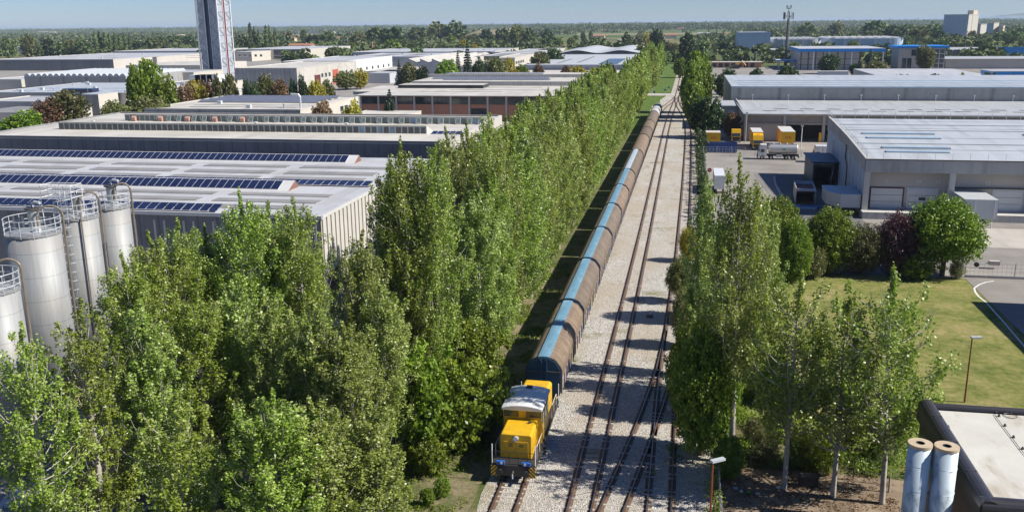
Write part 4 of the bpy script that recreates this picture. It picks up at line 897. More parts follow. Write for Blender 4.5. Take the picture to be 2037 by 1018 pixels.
for i, (xx, wd) in enumerate(((29.0, 5.2), (34.6, 4.6), (39.6-1.2+1.9, 0.01), (47.0, 4.4), (54.4, 5.0), (60.4, 4.6))):
    if wd < 1: continue
    d = MB().box(xx, xx+wd, YF+1.86, YF+2.0, 1.12, 4.5, 'maroon_paint' if i in (0, 4) else 'steel_pale').build('door_frame', t, W)
    q = MB().box(xx+0.25, xx+wd-0.25, YF+1.78, YF+1.86, 1.14, 4.3, 'door_white'); 
    for z in (2.2, 3.25): q.box(xx+0.25, xx+wd-0.25, YF+1.765, YF+1.78, z, z+0.05, 'steel_dark')
    if i == 1: q.box(xx+1.8, xx+2.8, YF+1.75, YF+1.78, 2.5, 3.0, 'black_frame')
    q.build('dock_door', d, W)
for i, xx in enumerate((31.4, 36.2, 40.9-0.2+0.2, 46.2, 56)):
    if i == 2: xx = 39.0
    text_mesh(str([15, 14, 13, 12, 10][i]), 0.75, 'white_paint', 'dock_number', t, (xx-W[0], YF+1.97-W[1], 5.4), (R(90), 0, 0), 0.01)
m = MB().box(XL+13, XR, YF+1.6, YF+2.0, 4.55, 4.7, 'steel_dark'); m.build('door_rail', t, W)
# railing round the roof
m = MB()
for (y0_, z0_), (y1_, z1_) in zip(prf, prf[1:]):
    for hgt in (0.55, 1.05): m.tube([(XL+0.15, y0_, z0_+hgt), (XL+0.15, y1_, z1_+hgt)], 0.035, 'white_paint', 4)
y = YF
while y < YB: m.tube([(XL+0.15, y, zr(y)+0.2), (XL+0.15, y, zr(y)+1.25)], 0.035, 'white_paint', 4); y += 2.2
x = XL
while x < XR:
    m.tube([(x, YB, 11.3), (x, YB, 12.45)], 0.045, 'white_paint', 4); m.tube([(x, YF+0.1, 9.1), (x, YF+0.1, 10.15)], 0.03, 'steel_pale', 4); x += 2.5
for z in (11.9, 12.45): m.tube([(XL, YB, z), (XR, YB, z)], 0.045, 'white_paint', 4)
m.tube([(XL, YF+0.1, 10.15), (XR, YF+0.1, 10.15)], 0.022, 'steel_pale', 4); m.build('roof_railing', t, W)
for (xa, xb, ys) in ((32, 41.5, 154.5), (32, 42.5, 157.8), (31, 43, 166), (31, 43, 170.5), (57, 75, 166), (57.5, 75, 170.5), (60, 75, 155)):
    z = zr(ys); MB().prism([(ys, z), (ys+1.1, zr(ys+1.1)), (ys+1.1, zr(ys+1.1)+0.22), (ys, z+0.22)], xa, xb, 'x', 'rooflight_blue').build('rooflight', t, W)
for ys in (161.5, 174.5, 181): 
    z = zr(ys); MB().box(XL+1, XR, ys, ys+0.9, z, z+0.14, 'steel_pale').build('roof_seam', t, W)
# dock shelter and covered ramp on the left of the cold store
t = thing('dock_shelter', 'dark tunnel-like dock shelter built against the cold store side', 'dock shelter', (25, 176, 0)); W = (25, 176, 0)
MB().box(22.8, 27.7, 171.5, 184, 5.0, 5.15, 'wagon_end_blue').build('roof', t, W); MB().box(23.2, 23.35, 172, 184, 0, 5, 'wagon_end_blue').box(26.6, 26.75, 172, 184, 0, 5, 'wagon_end_blue').box(23.2, 27.7, 183.8, 184, 0, 5, 'wagon_end_blue').build('wall', t, W)
MB().box(23.3, 23.6, 171.7, 171.95, 0.3, 4.7, 'black_frame').box(26.4, 26.7, 171.7, 171.95, 0.3, 4.7, 'black_frame').box(23.6, 26.4, 171.7, 171.95, 4.2, 4.7, 'black_frame').build('seal', t, W)
MB().tube([(23.25, 171.5, 4.75), (26.8, 171.5, 4.75), (26.6, 171.5, 2.9), (26.2, 171.5, 1.8)], 0.05, 'panel_beige', 4).build('edge_trim', t, W)
t = thing('ramp_canopy', 'grey cladded canopy with bluish roof and lattice skirt beside the cold store corner', 'canopy', (25, 152, 0)); W = (25, 152, 0)
MB().prism([(22.8, 151.2), (24.6, 148.6), (27.6, 148.6), (27.6, 156.5), (22.8, 156.5)], 1.3, 3.3, 'z', 'panel_greywhite').build('wall', t, W)
MB().prism([(22.7, 151.1), (24.55, 148.5), (27.7, 148.5), (27.7, 156.6), (22.7, 156.6)], 3.3, 3.45, 'z', 'rooflight_blue').build('roof', t, W)
m = MB()
for k in range(4):
    xx = 22.4+k*1.7; m.tube([(xx, 148.6, 0), (xx, 148.6, 1.3)], 0.06, 'steel_dark', 4)
    if k < 3: m.tube([(xx, 148.6, 0.2), (xx+1.7, 148.6, 1.2)], 0.04, 'steel_dark', 4); m.tube([(xx, 148.6, 1.2), (xx+1.7, 148.6, 0.2)], 0.04, 'steel_dark', 4)
m.build('lattice_skirt', t, W)
# far right buildings
t, b = px_base('blue_cube_warehouse', 'tall blue grey cube shaped warehouse with white top edge', 'warehouse', 1470, 1533, 108, 66, 60, 'panel_bluegrey', 'panel_bluegrey', 'flashing_white', par=0.4)
def rounded(name, label, xl, xr, ybase, ytop, depth, front):
    xm = (xl+xr)/2; Y0 = on(xm, ybase, 'z', 0)[1]; h = on(xm, ytop, 'y', Y0)[2]; X0 = on(xl, ytop, 'y', Y0)[0]; X1 = on(xr, ytop, 'y', Y0)[0]; rr = 9
    t = thing(name, label, 'warehouse', (X0, Y0, 0)); W = (X0, Y0, 0); pr = []
    for k in range(7): a = math.pi+math.pi/2*k/6; pr.append((X0+rr+rr*math.cos(a), Y0+rr+rr*math.sin(a)))
    for k in range(7): a = -math.pi/2+math.pi/2*k/6; pr.append((X1-rr+rr*math.cos(a), Y0+rr+rr*math.sin(a)))
    pr += [(X1, Y0+depth), (X0, Y0+depth)]; o = MB().prism(pr, 0, h, 'z', front, 'flashing_white').build('wall', t, W)
    n = 9; ww = (X1-X0)/n
    for k in range(n): q = []; 
    for k in range(n):
        q = [(X0+k*ww+ww*i/6, h+0.02+1.1*math.sin(math.pi*i/6)) for i in range(7)]; MB().prism(q[::-1], Y0+2, Y0+depth, 'y', 'flashing_white').build('roof_vault', t, W)
    for k in range(1, 5): xx = X0+(X1-X0)*k/5; MB().box(xx-0.3, xx+0.3, Y0-0.3, Y0-0.02, 0, h, 'flashing_white').build('downpipe', t, W)
rounded('round_corner_warehouse', 'pale grey warehouse with rounded corners right of the blue cube', 1539, 1636, 108, 79, 90, 'panel_greywhite')
rounded('round_corner_warehouse', 'wider blue grey warehouse with rounded corners behind the blue canopy hall', 1650, 1801, 107, 77, 80, 'panel_bluegrey')
t, b = px_base('red_edged_hall', 'low hall with a white roof and thin red edge left of the blue canopy hall', 'factory hall', 1534, 1582, 116, 100, 40, 'concrete_wall', 'concrete_wall', 'sheet_white', over=1)
# blue canopy hall
xm = 1672; Y0 = on(xm, 140, 'z', 0)[1]; hh = on(xm, 97, 'y', Y0)[2]; X0 = on(1590, 97, 'y', Y0)[0]; X1 = on(1763, 94, 'y', Y0)[0]; W = (X0, Y0, 0)
t = thing('blue_canopy_hall', 'open fronted hall with a bright blue fascia round its roof', 'warehouse', W)
MB().box(X0, X1, Y0, Y0+60, hh-2.0, hh, 'fascia_blue', 'sheet_white').build('roof', t, W)
MB().box(X0+1, X1-14, Y0+5, Y0+59, 0, hh-2, 'panel_beige').build('wall', t, W)
for k in range(9): xx = X0+2+k*(X1-X0-16)/8; MB().box(xx-0.25, xx+0.25, Y0+4.6, Y0+4.95, 0, hh-2, 'steel_dark').build('wall_post', t, W)
for z in (3, 6.5): MB().box(X0+1, X1-14, Y0+4.8, Y0+4.98, z, z+0.25, 'steel_dark').build('wall_rail', t, W)
for xx in (X0+9, X0+(X1-X0)*0.36, X0+(X1-X0)*0.62, X1-1.2): MB().box(xx-0.35, xx+0.35, Y0+0.3, Y0+1, 0, hh-2, 'white_paint').build('column', t, W)
# office with glass and blue roof
t, b = px_base('glass_office', 'brown and glass office with a blue roof brim right of the blue canopy hall', 'office building', 1790, 1880, 139, 96, 22, 'panel_beige', 'panel_beige', 'fascia_blue', over=2.2, thick=1.3); W = t['W']; x0, x1, y0, y1, h = b
for k in range(8): MB().box(x0+7+k*3.4, x0+9.9+k*3.4, y0-0.2, y0, h-4.6, h-1.0, 'window_glass').build('window', t, W)
g = MB().box(x1-9, x1+0.3, y0-0.5, y1-1, 0.5, h-0.4, 'window_glass').build('glass_stair', t, W); m = MB()
for k in range(4): m.box(x1-9+k*3-0.1, x1-9+k*3+0.2, y0-0.7, y0-0.5, 0.5, h-0.4, 'white_paint')
for k in range(5): m.box(x1-9, x1+0.3, y0-0.7, y0-0.5, 1+k*(h-1.5)/4-0.15, 1+k*(h-1.5)/4+0.15, 'white_paint')
m.build('glazing_bar', g, W)
for k in range(2): MB().box(x0+2+k*3, x0+4.4+k*3, y0-0.15, y0, 1, h-6, 'window_glass').build('window', t, W)
t, b = px_base('grey_roof_works', 'long low works with a weathered grey roof right of the glass office', 'factory hall', 1882, 2080, 137, 118, 40, 'panel_beige', 'panel_beige', 'sheet_grey', over=1)
t, b = px_base('pale_roof_hall', 'long pale roofed hall behind the weathered grey works', 'factory hall', 1850, 2010, 112, 101, 90, 'concrete_wall', 'concrete_wall', 'sheet_grey', over=1)
t, b = px_base('blue_fascia_hall', 'hall with a bright blue fascia at the right edge of the picture', 'warehouse', 1985, 2100, 120, 101, 60, 'panel_bluegrey', 'panel_bluegrey', 'sheet_bluewhite'); MB().box(b[0]-1, b[1]+1, b[2]-1, b[2]-0.1, b[4]-2, b[4]+2.6, 'fascia_blue').build('fascia', t, t['W'])
t, b = px_shell('white_roof_store', 'long low store with a bright white sheet roof behind the blue roofed warehouse', 'warehouse', 1742, 1966, 151, 138, 6, 'offwhite_wall', 'offwhite_wall', 'sheet_white')
t, b = px_shell('blue_store', 'store with a blue wall at the right edge behind the white sheet roof', 'warehouse', 1975, 2100, 143, 139, 6.5, 'fascia_blue', 'fascia_blue', 'sheet_grey', over=0.5)
t, b = px_base('site_container', 'long pale site container in front of the blue canopy hall', 'container', 1629, 1688, 154, 143, 5, 'panel_greywhite', 'panel_greywhite', 'flashing_white')
t, b = px_base('red_brick_sheds', 'row of low brick sheds with dark doors by the far yard', 'shed', 1408, 1515, 135, 124.5, 12, 'brick', 'brick', 'sheet_cream', over=1); W = t['W']
for k in range(7): xx = b[0]+3+k*(b[1]-b[0]-6)/7; MB().box(xx, xx+2.6, b[2]-0.1, b[2], 0, 3.0, 'dark_inside').build('door', t, W)
Y0 = on(1580, 137, 'z', 0)[1]; X0 = on(1544, 131, 'y', Y0)[0]; X1 = on(1616, 131, 'y', Y0)[0]
t = thing('fuel_canopy', 'small flat canopy with a blue edge in the far yard', 'canopy', (X0, Y0, 0)); W = (X0, Y0, 0); MB().box(X0, X1, Y0, Y0+14, 4.6, 5.5, 'fascia_blue', 'flashing_white').build('roof', t, W)
for (x, y) in ((X0+2, Y0+2), (X1-2, Y0+2), (X0+2, Y0+12), (X1-2, Y0+12)): MB().box(x-0.3, x+0.3, y-0.3, y+0.3, 0, 4.6, 'white_paint').build('column', t, W)
# grain silo block and houses on the far right
def turned(name, label, cat, pxc, ybase, ytop, wl, wr, left, right, roof, rz=R(-38), wins=0):
    """block seen corner-on: its near corner stands at pxc; wl, wr widths of the left and right face in metres"""
    c = on(pxc, ybase, 'z', 0); h = on(pxc, ytop, 'y', c[1])[2]; t = thing(name, label, cat, (c[0], c[1], 0), rz)
    # local: left face runs along -x' , right face along +y'
    m = MB(); m.poly([(-wl, 0, 0), (0, 0, 0), (0, 0, h), (-wl, 0, h)], left).poly([(0, 0, 0), (0, wr, 0), (0, wr, h), (0, 0, h)], right); m.poly([(0, wr, 0), (-wl, wr, 0), (-wl, wr, h), (0, wr, h)], left).poly([(-wl, wr, 0), (-wl, 0, 0), (-wl, 0, h), (-wl, wr, h)], right); m.build('wall', t)
    MB().box(-wl-0.4, 0.4, -0.4, wr+0.4, h, h+0.8, roof).build('roof', t)
    if wins:
        w0 = MB().box(0, 0.12, -1, 1, 0, 2.2, 'window_glass').build('window', t); first = True
        for r_ in range(wins):
            for k in range(5):
                loc = (0, wr*(k+0.7)/5.4, h*(0.18+0.8*r_/wins))
                if first: w0.location = loc; first = False
                else: inst(w0, loc)
    return t, h
t, h = turned('grain_silo_block', 'tall windowless white silo block rising above the trees at right', 'silo building', 1922, 82, 30, 34, 32, 'panel_bluegrey', 'offwhite_wall', 'flashing_white')  # white block; the blue grey of its left face is painted shade
MB().box(-9, -1, 16, 30, h+0.8, h+6, 'house_wall').build('lift_housing', t); MB().box(0.0, 0.3, 12, 12.6, 0, h, 'panel_greywhite').build('seam', t)
turned('white_mill_block', 'lower white block right beside the tall silo block', 'mill building', 1948, 78, 49, 6, 22, 'offwhite_wall', 'offwhite_wall', 'sheet_grey')
turned('blue_mill_block', 'bluish white block between the white mill block and the brown apartment house', 'mill building', 1974, 76, 47, 12, 20, 'panel_bluegrey', 'offwhite_wall', 'house_wall')
turned('brown_apartment_house', 'brown apartment house with small windows at the far right', 'apartment house', 1993, 76, 52, 6, 44, 'house_wall', 'house_wall', 'sheet_grey', R(-20), 3)
# ---- lower right building with rounded black coping
W = (27, 48, 0); t = thing('flat_roof_building', 'building with a pale flat roof and rounded black parapet at the lower right', 'building', W)
xa, xb, ya, yb = 14.35, 40, 41.9, 54.0
MB().box(xa+0.1, xb, ya+0.1, yb-0.1, 0, 7.6, 'coping_black').build('wall', t, W)
MB().box(xa+0.6, xb, ya+0.6, yb-0.6, 7.6, 7.72, 'roof_membrane').build('roof', t, W)
m = MB(); seg = 8; pr = [(-0.12, 6.9)]+[(0.36+0.46*math.cos(math.pi-math.pi*k/seg), 7.75+0.38*math.sin(math.pi*k/seg)) for k in range(seg+1)]+[(0.8, 7.65), (0.3, 6.9)]
m.prism([(xa+u, v) for u, v in pr][::-1], ya, yb, 'y', 'coping_black'); m.build('parapet_coping', t, W, smooth=False)
MB().prism([(ya+u, v) for u, v in pr][::-1], xa, xb, 'x', 'coping_black').build('parapet_coping', t, W)
MB().prism([(yb-u*0.55, 7.65+(v-7.65)*0.7) for u, v in pr], xa, xb, 'x', 'coping_black').build('parapet_coping', t, W)
for k in range(3):
    yy = 45+k*3.3; MB().box(xa+0.1, xa+0.62, yy, yy+0.04, 8.0, 8.135, 'steel_dark').build('coping_joint', t, W)
MB().box(xa+0.02, xa+0.1, 47, 53, 3.6, 5.6, 'window_glass').build('window', t, W)
c = MB(); P = [on(x, y, 'z', 7.78) for x, y in ((1978, 822), (1984, 832), (1996, 848), (2014, 871), (2032, 895), (2050, 915))]; c.tube([(p[0], p[1], 7.78) for p in P], 0.02, 'black_frame', 4, False); c.build('roof_cable', t, W)
for (x, y) in ((1862, 810), (1868, 824), (1899, 814), (1981, 820), (1987, 828), (1999, 847), (2016, 870), (2034, 893), (1886, 850), (1922, 910), (1950, 956), (1969, 986), (2010, 822)):
    p = on(x, y, 'z', 7.72); MB().cyl(p[0], p[1], 7.72, 7.86, 0.09, 'steel_dark', 8, r1=0.05).build('clip', t, W)
p = on(2010, 825, 'z', 7.8); MB().ring(p[0], p[1], 7.76, 0.35, 0.02, 'steel_dark', 20).build('cable_coil', t, W)
# two chimneys
for i, (px_, py_) in enumerate(((1831, 880), (1884, 886))):
    p = on(px_, py_, 'z', 10.0); t = thing('steel_chimney', ('left' if i == 0 else 'right')+' one of two pale blue weathered steel chimneys with rusty caps', 'chimney', (p[0], p[1], 0), group=None); W = (p[0], p[1], 0)
    r_ = 0.55; MB().cyl(p[0], p[1], 0, 9.85, r_, 'chimney_paint', 32).build('shaft', t, W, True)
    m = MB(); n = 32
    for k in range(n):
        a, b_ = 2*math.pi*k/n, 2*math.pi*(k+1)/n; q = lambda r, a_, z: (p[0]+r*math.cos(a_), p[1]+r*math.sin(a_), z)
        m.poly([q(r_*1.03, a, 9.85), q(r_*1.03, b_, 9.85), q(r_*1.03, b_, 10), q(r_*1.03, a, 10)], 'cap_rust'); m.poly([q(r_*1.03, a, 10), q(r_*1.03, b_, 10), q(r_*0.38, b_, 10), q(r_*0.38, a, 10)], 'cap_rust')
        m.poly([q(r_*0.38, a, 10), q(r_*0.38, b_, 10), q(r_*0.38, b_, 9.87), q(r_*0.38, a, 9.87)], 'dark_inside')
    m.build('cap', t, W); MB().cyl(p[0], p[1], 9.84, 9.875, r_*0.4, 'dark_inside', 20).build('flue', t, W)
    for z in (8.9, 7.6, 6.0): MB().ring(p[0], p[1], z, r_+0.005, 0.018, 'chimney_paint', 32).build('weld_ring', t, W)
# ---- silos
def silo(px_, py_, z, r_, label, nrail=14, unit=True, hoop=True, small=False):
    p = on(px_, py_, 'z', z); W = (p[0], p[1], 0); x, y = p[0], p[1]; t = thing('steel_silo', label, 'silo', W)
    MB().cyl(x, y, 0, z-0.25, r_, 'silo_steel', 48).build('shell', t, W, True)
    MB().cyl(x, y, z-0.25, z-0.1, r_+0.06, 'silo_steel', 40).cyl(x, y, z-0.1, z+0.1, r_*0.98, 'galvanised', 40, r1=r_*0.5).build('top', t, W)
    m = MB()
    for hgt in (0.25, 0.65, 1.1): m.ring(x, y, z-0.05+hgt, r_+0.04, 0.028, 'steel_pale', 36)
    for k in range(nrail): a = 2*math.pi*k/nrail; m.tube([(x+(r_+0.04)*math.cos(a), y+(r_+0.04)*math.sin(a), z-0.3), (x+(r_+0.04)*math.cos(a), y+(r_+0.04)*math.sin(a), z+1.05)], 0.03, 'steel_pale', 4)
    m.build('railing', t, W)
    if unit:
        ux, uy = x-r_*0.15, y+r_*0.3; f_ = MB().cyl(ux, uy, z, z+1.55, 0.42, 'galvanised', 18).cyl(ux, uy, z+1.55, z+1.68, 0.58, 'steel_dark', 18).build('filter_unit', t, W)
        MB().tube([(ux, uy, z+1.7), (ux, uy, z+2.0), (ux+0.35, uy-0.1, z+2.15), (ux+0.9, uy-0.2, z+2.1)], 0.12, 'steel_pale', 8).build('filter_pipe', f_, W)
        MB().cyl(x+0.45*r_, y-0.35*r_, z, z+0.35, 0.3, 'steel_pale', 14).build('hatch', t, W)
    if hoop:
        a = R(30); cx, cy = x+(r_+0.22)*math.cos(a), y+(r_+0.22)*math.sin(a); pts = [(cx, cy, 0), (cx, cy, z+1.1)]
        ex, ey = x+0.2*r_*math.cos(a), y+0.2*r_*math.sin(a)
        for k in range(1, 9): b_ = math.pi*k/8; pts.append((cx+(ex-cx)*(1-math.cos(b_))/2, cy+(ey-cy)*(1-math.cos(b_))/2, z+1.1+0.75*math.sin(b_)))
        pts.append((ex, ey, z)); MB().tube(pts, 0.085, 'pipe_brown', 8).build('fill_pipe', t, W)
    return t, W, x, y
silo(66, 458, 14.8, 1.98, 'widest steel silo of the group, front left one below the solar roofs')
t, W, x, y = silo(153, 427, 14.9, 1.62, 'middle steel silo with the caged ladder and raised gantry')
# ladder with cage and gantry on the middle silo
lx, ly = x+0.25, y-1.62-0.18; m = MB()
for s in (-0.22, 0.22): m.tube([(lx+s, ly, 1), (lx+s, ly, 17.2)], 0.03, 'white_paint', 4)
z = 1.2
while z < 17: m.tube([(lx-0.22, ly, z), (lx+0.22, ly, z)], 0.02, 'white_paint', 4); z += 0.3
m.build('ladder', t, W); m = MB(); z = 3.0
while z < 17: m.ring(lx, ly-0.02, z, 0.38, 0.022, 'steel_pale', 12, math.pi, 2*math.pi); z += 0.75
for k in range(5): a = math.pi+math.pi*k/4; m.tube([(lx+0.38*math.cos(a), ly-0.02+0.38*math.sin(a), 3), (lx+0.38*math.cos(a), ly-0.02+0.38*math.sin(a), 16.8)], 0.015, 'steel_pale', 3)
m.build('ladder_cage', t, W)
MB().tube([(x+1.25, y-1.25, 0.5), (x+1.25, y-1.25, 15.4)], 0.06, 'pipe_brown', 6).build('pipe', t, W)
m = MB(); gx0, gx1, gy0, gy1, gz = x-1.9, x+0.9, y-1.6, y-0.2, 16.6
for z in (gz, gz+0.5, gz+1.0): 
    P = [(gx0, gy0, z), (gx1, gy0, z), (gx1, gy1, z), (gx0, gy1, z), (gx0, gy0, z)]
    for a, b_ in zip(P, P[1:]): m.tube([a, b_], 0.028, 'white_paint', 4)
for k in range(5):
    xx = gx0+(gx1-gx0)*k/4
    for yy in (gy0, gy1): m.tube([(xx, yy, 14.9 if k in (0, 4) else gz), (xx, yy, gz+1)], 0.028, 'white_paint', 4)
m.box(gx0, gx1, gy0, gy1, gz-0.05, gz-0.02, 'galvanised'); m.build('gantry', t, W)
silo(223, 407, 14.9, 1.42, 'slim steel silo at the right end of the silo group')
silo(-18, 571, on(-18, 571, 'y', 51.5)[2], 1.75, 'lowest shiny silo cut by the left edge of the picture')
for k in range(3):
    t = thing('steel_silo', ['hidden', 'pale steel silo standing behind the front left one', 'x'][1], 'silo') if False else None
# cell tower
zt = on(1567, 14, 'y', 647)[2]; W = (64.8, 647, 0); t = thing('cell_tower', 'tall dark telecom mast with antenna cluster on the right', 'telecom mast', W)
MB().cyl(64.8, 647, 0, zt-3, 1.1, 'steel_dark', 12, r1=0.6).build('mast', t, W); MB().tube([(66.2, 647, 6), (66.0, 647, zt-6)], 0.18, 'steel_pale', 5).build('cable_ladder', t, W)
m = MB(); m.cyl(64.8, 647, zt-6.2, zt-5.8, 2.2, 'steel_dark', 12).cyl(64.8, 647, zt-1.3, zt-1, 1.5, 'steel_dark', 12).tube([(64.8, 647, zt-4), (64.8, 647, zt+0.5)], 0.2, 'steel_dark', 6); m.build('platform', t, W)
for k in range(6): a = math.pi*2*k/6+0.3; cx, cy = 64.8+3.0*math.cos(a), 647+3.0*math.sin(a); MB().box(cx-0.55, cx+0.55, cy-0.3, cy+0.3, zt-8.0, zt-3.6, 'white_paint' if k % 3 else 'steel_dark').build('antenna', t, W)
for k in range(4): a = math.pi*2*k/4+0.6; cx, cy = 64.8+1.8*math.cos(a), 647+1.8*math.sin(a); MB().box(cx-0.4, cx+0.4, cy-0.2, cy+0.2, zt-1.0, zt+1.0, 'steel_pale').build('antenna', t, W)
for (px_, yb_, yt_, l) in ((722, 104, 85, 'brownish slim chimney stack, left one of the pair above the white roofs'), (741, 104, 85, 'brownish slim chimney stack, right one of the pair above the white roofs'), (851, 106, 84, 'slim dark chimney stack rising alone above the white roofs'), (175, 106, 82, 'striped slim chimney stack left of the tall poplars')):
    p = on(px_, yb_, 'z', 0); p = (p[0], p[1]); 
    Yc = p[1]*0.97; Xc = p[0]*0.97; h_ = on(px_, yt_, 'y', Yc)[2]; t = thing('chimney_stack', l, 'chimney', (Xc, Yc, 0)); MB().cyl(0, 0, 0, h_, 1.3, 'terracotta' if px_ != 851 else 'steel_dark', 12, r1=1.0).build('shaft', t); MB().cyl(0, 0, h_, h_+0.6, 1.25, 'house_wall', 12).build('rim', t)
# houses
def house(px_, ybase, wpx, hwall, label, wall='house_wall', roof='terracotta', depth=10, rp=2.2, rz=0):
    p = on(px_, ybase, 'z', 0); sc_ = math.hypot(p[0], p[1])/FPX; wd = wpx*sc_
    t = thing('house', label, 'house', (p[0], p[1]+depth/2, 0), rz)
    MB().box(-wd/2, wd/2, -depth/2, depth/2, 0, hwall, wall).build('wall', t)
    MB().prism([(-depth/2-0.6, hwall), (depth/2+0.6, hwall), (0, hwall+rp)], -wd/2-0.6, wd/2+0.6, 'x', roof, roof).build('roof', t)
    n = max(2, int(wd/4)); f = MB().box(-0.55, 0.55, -0.06, 0, 0, 1.3, 'window_glass').build('window', t); f.location = (-wd/2+wd/(n+1), -depth/2, hwall*0.6)
    for k in range(1, n): inst(f, (-wd/2+wd*(k+1)/(n+1), -depth/2, hwall*0.6))
    MB().box(wd*0.2, wd*0.2+0.8, -0.4, 0.4, hwall+rp*0.4, hwall+rp+1, wall).build('chimney', t)
HS = [(596, 104, 44, 7.5, 'white house with a red tiled roof beside the solar panelled hall', 'white_paint', 'terracotta', 14),
 (290, 98, 1, 1, None), (527, 92, 22, 5, 'low red roofed house behind the tall dark poplars', 'house_wall', 'terracotta', 10),
 (573, 83, 26, 6, 'pinkish house with a tiled roof left of the ploughed field', 'house_wall', 'terracotta', 12), (600, 78, 40, 5, 'long farm building with a brown roof at the ploughed field', 'house_wall', 'terracotta', 12),
 (563, 72, 18, 6, 'farmhouse with tiled roof far behind the poplars on the left', 'house_wall', 'terracotta', 10), (671, 82, 16, 6, 'terracotta roofed villa among the trees left of centre', 'house_wall', 'terracotta', 10),
 (707, 80, 14, 5, 'tiny tiled villa beside the pole pair', 'house_wall', 'terracotta', 9), (824, 84, 22, 6, 'villa with two terracotta roofs behind the round poplar', 'house_wall', 'terracotta', 12), (848, 78, 26, 6, 'larger villa with terracotta roof above the tree belt', 'house_wall', 'terracotta', 12),
 (925, 80, 14, 6, 'cream villa with tiled roof in the middle of the tree belt', 'house_wall', 'terracotta', 10), (1042, 97, 24, 6, 'grey roofed brick house near the edge of the estate', 'brick', 'sheet_grey', 12),
 (1190, 77, 24, 5, 'tiled farmhouse behind the trees left of the railway', 'house_wall', 'terracotta', 12), (1335, 78, 22, 7, 'pink house with tiled roof right above the end of the track', 'house_wall', 'terracotta', 12),
 (1108, 68, 18, 6, 'cream farmhouse in the open fields', 'house_wall', 'house_wall', 14), (1085, 67, 26, 4, 'long white farm shed left of the cream farmhouse', 'offwhite_wall', 'sheet_white', 14), (1130, 68, 14, 4, 'short white farm shed right of the cream farmhouse', 'offwhite_wall', 'sheet_white', 14),
 (1199, 64, 8, 6, 'tiny pink farmhouse in the fields beyond', 'house_wall', 'terracotta', 10), (1354, 61, 12, 7, 'pale farmhouse with tiled roof far right of the track end', 'house_wall', 'terracotta', 12),
 (1400, 73, 22, 6, 'grey roofed farm shed right of the railway', 'house_wall', 'sheet_grey', 14), (1382, 109, 20, 4.5, 'signal hut with a cream roof behind the tall bright tree', 'house_wall', 'sheet_cream', 8), (1456, 74, 24, 5, 'red roofed house left of the blue cube warehouse', 'house_wall', 'terracotta', 12),
 (358, 77, 14, 8, 'pink block of flats far left of the lattice tower', 'house_wall', 'house_wall', 10), (85, 68, 18, 10, 'white block of flats far away at the left', 'offwhite_wall', 'sheet_white', 12), (104, 69, 12, 10, 'cream block of flats beside the far white block', 'house_wall', 'house_wall', 12),
 (1870, 91, 26, 4, 'tiled farmhouse left of the silo block', 'house_wall', 'terracotta', 14), (1960, 87, 60, 4, 'wide brown roofed farm group below the silo block', 'house_wall', 'terracotta', 16), (1710, 52, 16, 9, 'tiny white building far away above the round cornered warehouses', 'offwhite_wall', 'sheet_white', 14), (1688, 50, 7, 14, 'tiny white tower block far behind the trees', 'white_paint', 'sheet_white', 14)]
for h_ in HS:
    if h_[4] is None: continue
    house(h_[0], h_[1], h_[2], h_[3], h_[4], *h_[5:8])
# far white sheds at the left edge and in the fields
t, b = px_base('far_white_shed', 'white shed behind trees at the far left edge', 'shed', 10, 48, 111, 94, 40, 'offwhite_wall', 'offwhite_wall', 'sheet_white')
t, b = px_base('far_white_shed', 'second white shed between two leafy trees at far left', 'shed', 55, 84, 104, 92, 40, 'offwhite_wall', 'offwhite_wall', 'sheet_white')
t, b = px_base('long_white_store', 'long white store in the distance above the ploughed field', 'shed', 582, 660, 67, 62.5, 40, 'offwhite_wall', 'offwhite_wall', 'sheet_white')
# hall outside the frame whose shade falls on the car park
t = shell('neighbour_building', 'grey building right of the car park, mostly outside the picture', 'building', 43.2, 60, 62, 102.8, 10.0, 'concrete_wall', 'concrete_wall', 'sheet_grey', par=0.3)
# ------------------------------------------------------------------ vehicles and yard objects
def wheels(t, pts, r=0.5, wd=0.3):
    m = MB().wheel(0, 0, 0, r, wd, 'tyre', 18); w0 = m.build('wheel', t); h0 = MB().wheel(0, 0, 0, r*0.5, wd+0.04, 'steel_pale', 12).build('hub', w0)
    for i, p in enumerate(pts):
        if i == 0: w0.location = p
        else: w = inst(w0, p); h = h0.copy(); COL.objects.link(h); h.parent = w
def truck_cab(t, m, y0=0.0, hh=3.1, wd=2.4):
    """cab with its front at y0 looking to -y"""
    hw = wd/2
    MB().prism([(y0+0.05, 0.6), (y0+1.9, 0.6), (y0+1.9, hh), (y0+0.55, hh), (y0+0.25, 2.4), (y0, 1.6)], -hw, hw, 'x', m).build('cab', t)
    MB().prism([(y0+0.02, 1.68), (y0+0.24, 2.36), (y0+0.21, 2.38), (y0-0.02, 1.69)], -hw+0.12, hw-0.12, 'x', 'window_glass').build('windscreen', t)
    for s in (-1, 1): MB().box(min(s*hw, s*(hw+0.015)), max(s*hw, s*(hw+0.015)), y0+0.6, y0+1.4, 1.65, 2.35, 'window_glass').build('side_window', t)
    MB().box(-hw, hw, y0-0.08, y0+0.1, 0.35, 0.8, 'loco_black').build('bumper', t)
    for s in (-1, 1): MB().box(s*0.95-0.18, s*0.95+0.18, y0-0.1, y0-0.075, 0.55, 0.75, 'lamp_white').build('headlight', t); MB().box(s*(hw+0.2)-0.08, s*(hw+0.2)+0.08, y0+0.25, y0+0.35, 1.8, 2.4, 'loco_black').build('mirror', t)
    MB().box(-hw+0.2, hw-0.2, y0-0.03, y0+0.02, 0.85, 1.4, 'loco_black').build('grille', t)
# tanker: lies along -x, cab at the left
t = thing('tank_truck', 'silver tank truck with white cab parked across the asphalt yard', 'truck', (16.6, 211.5, 0), R(90))
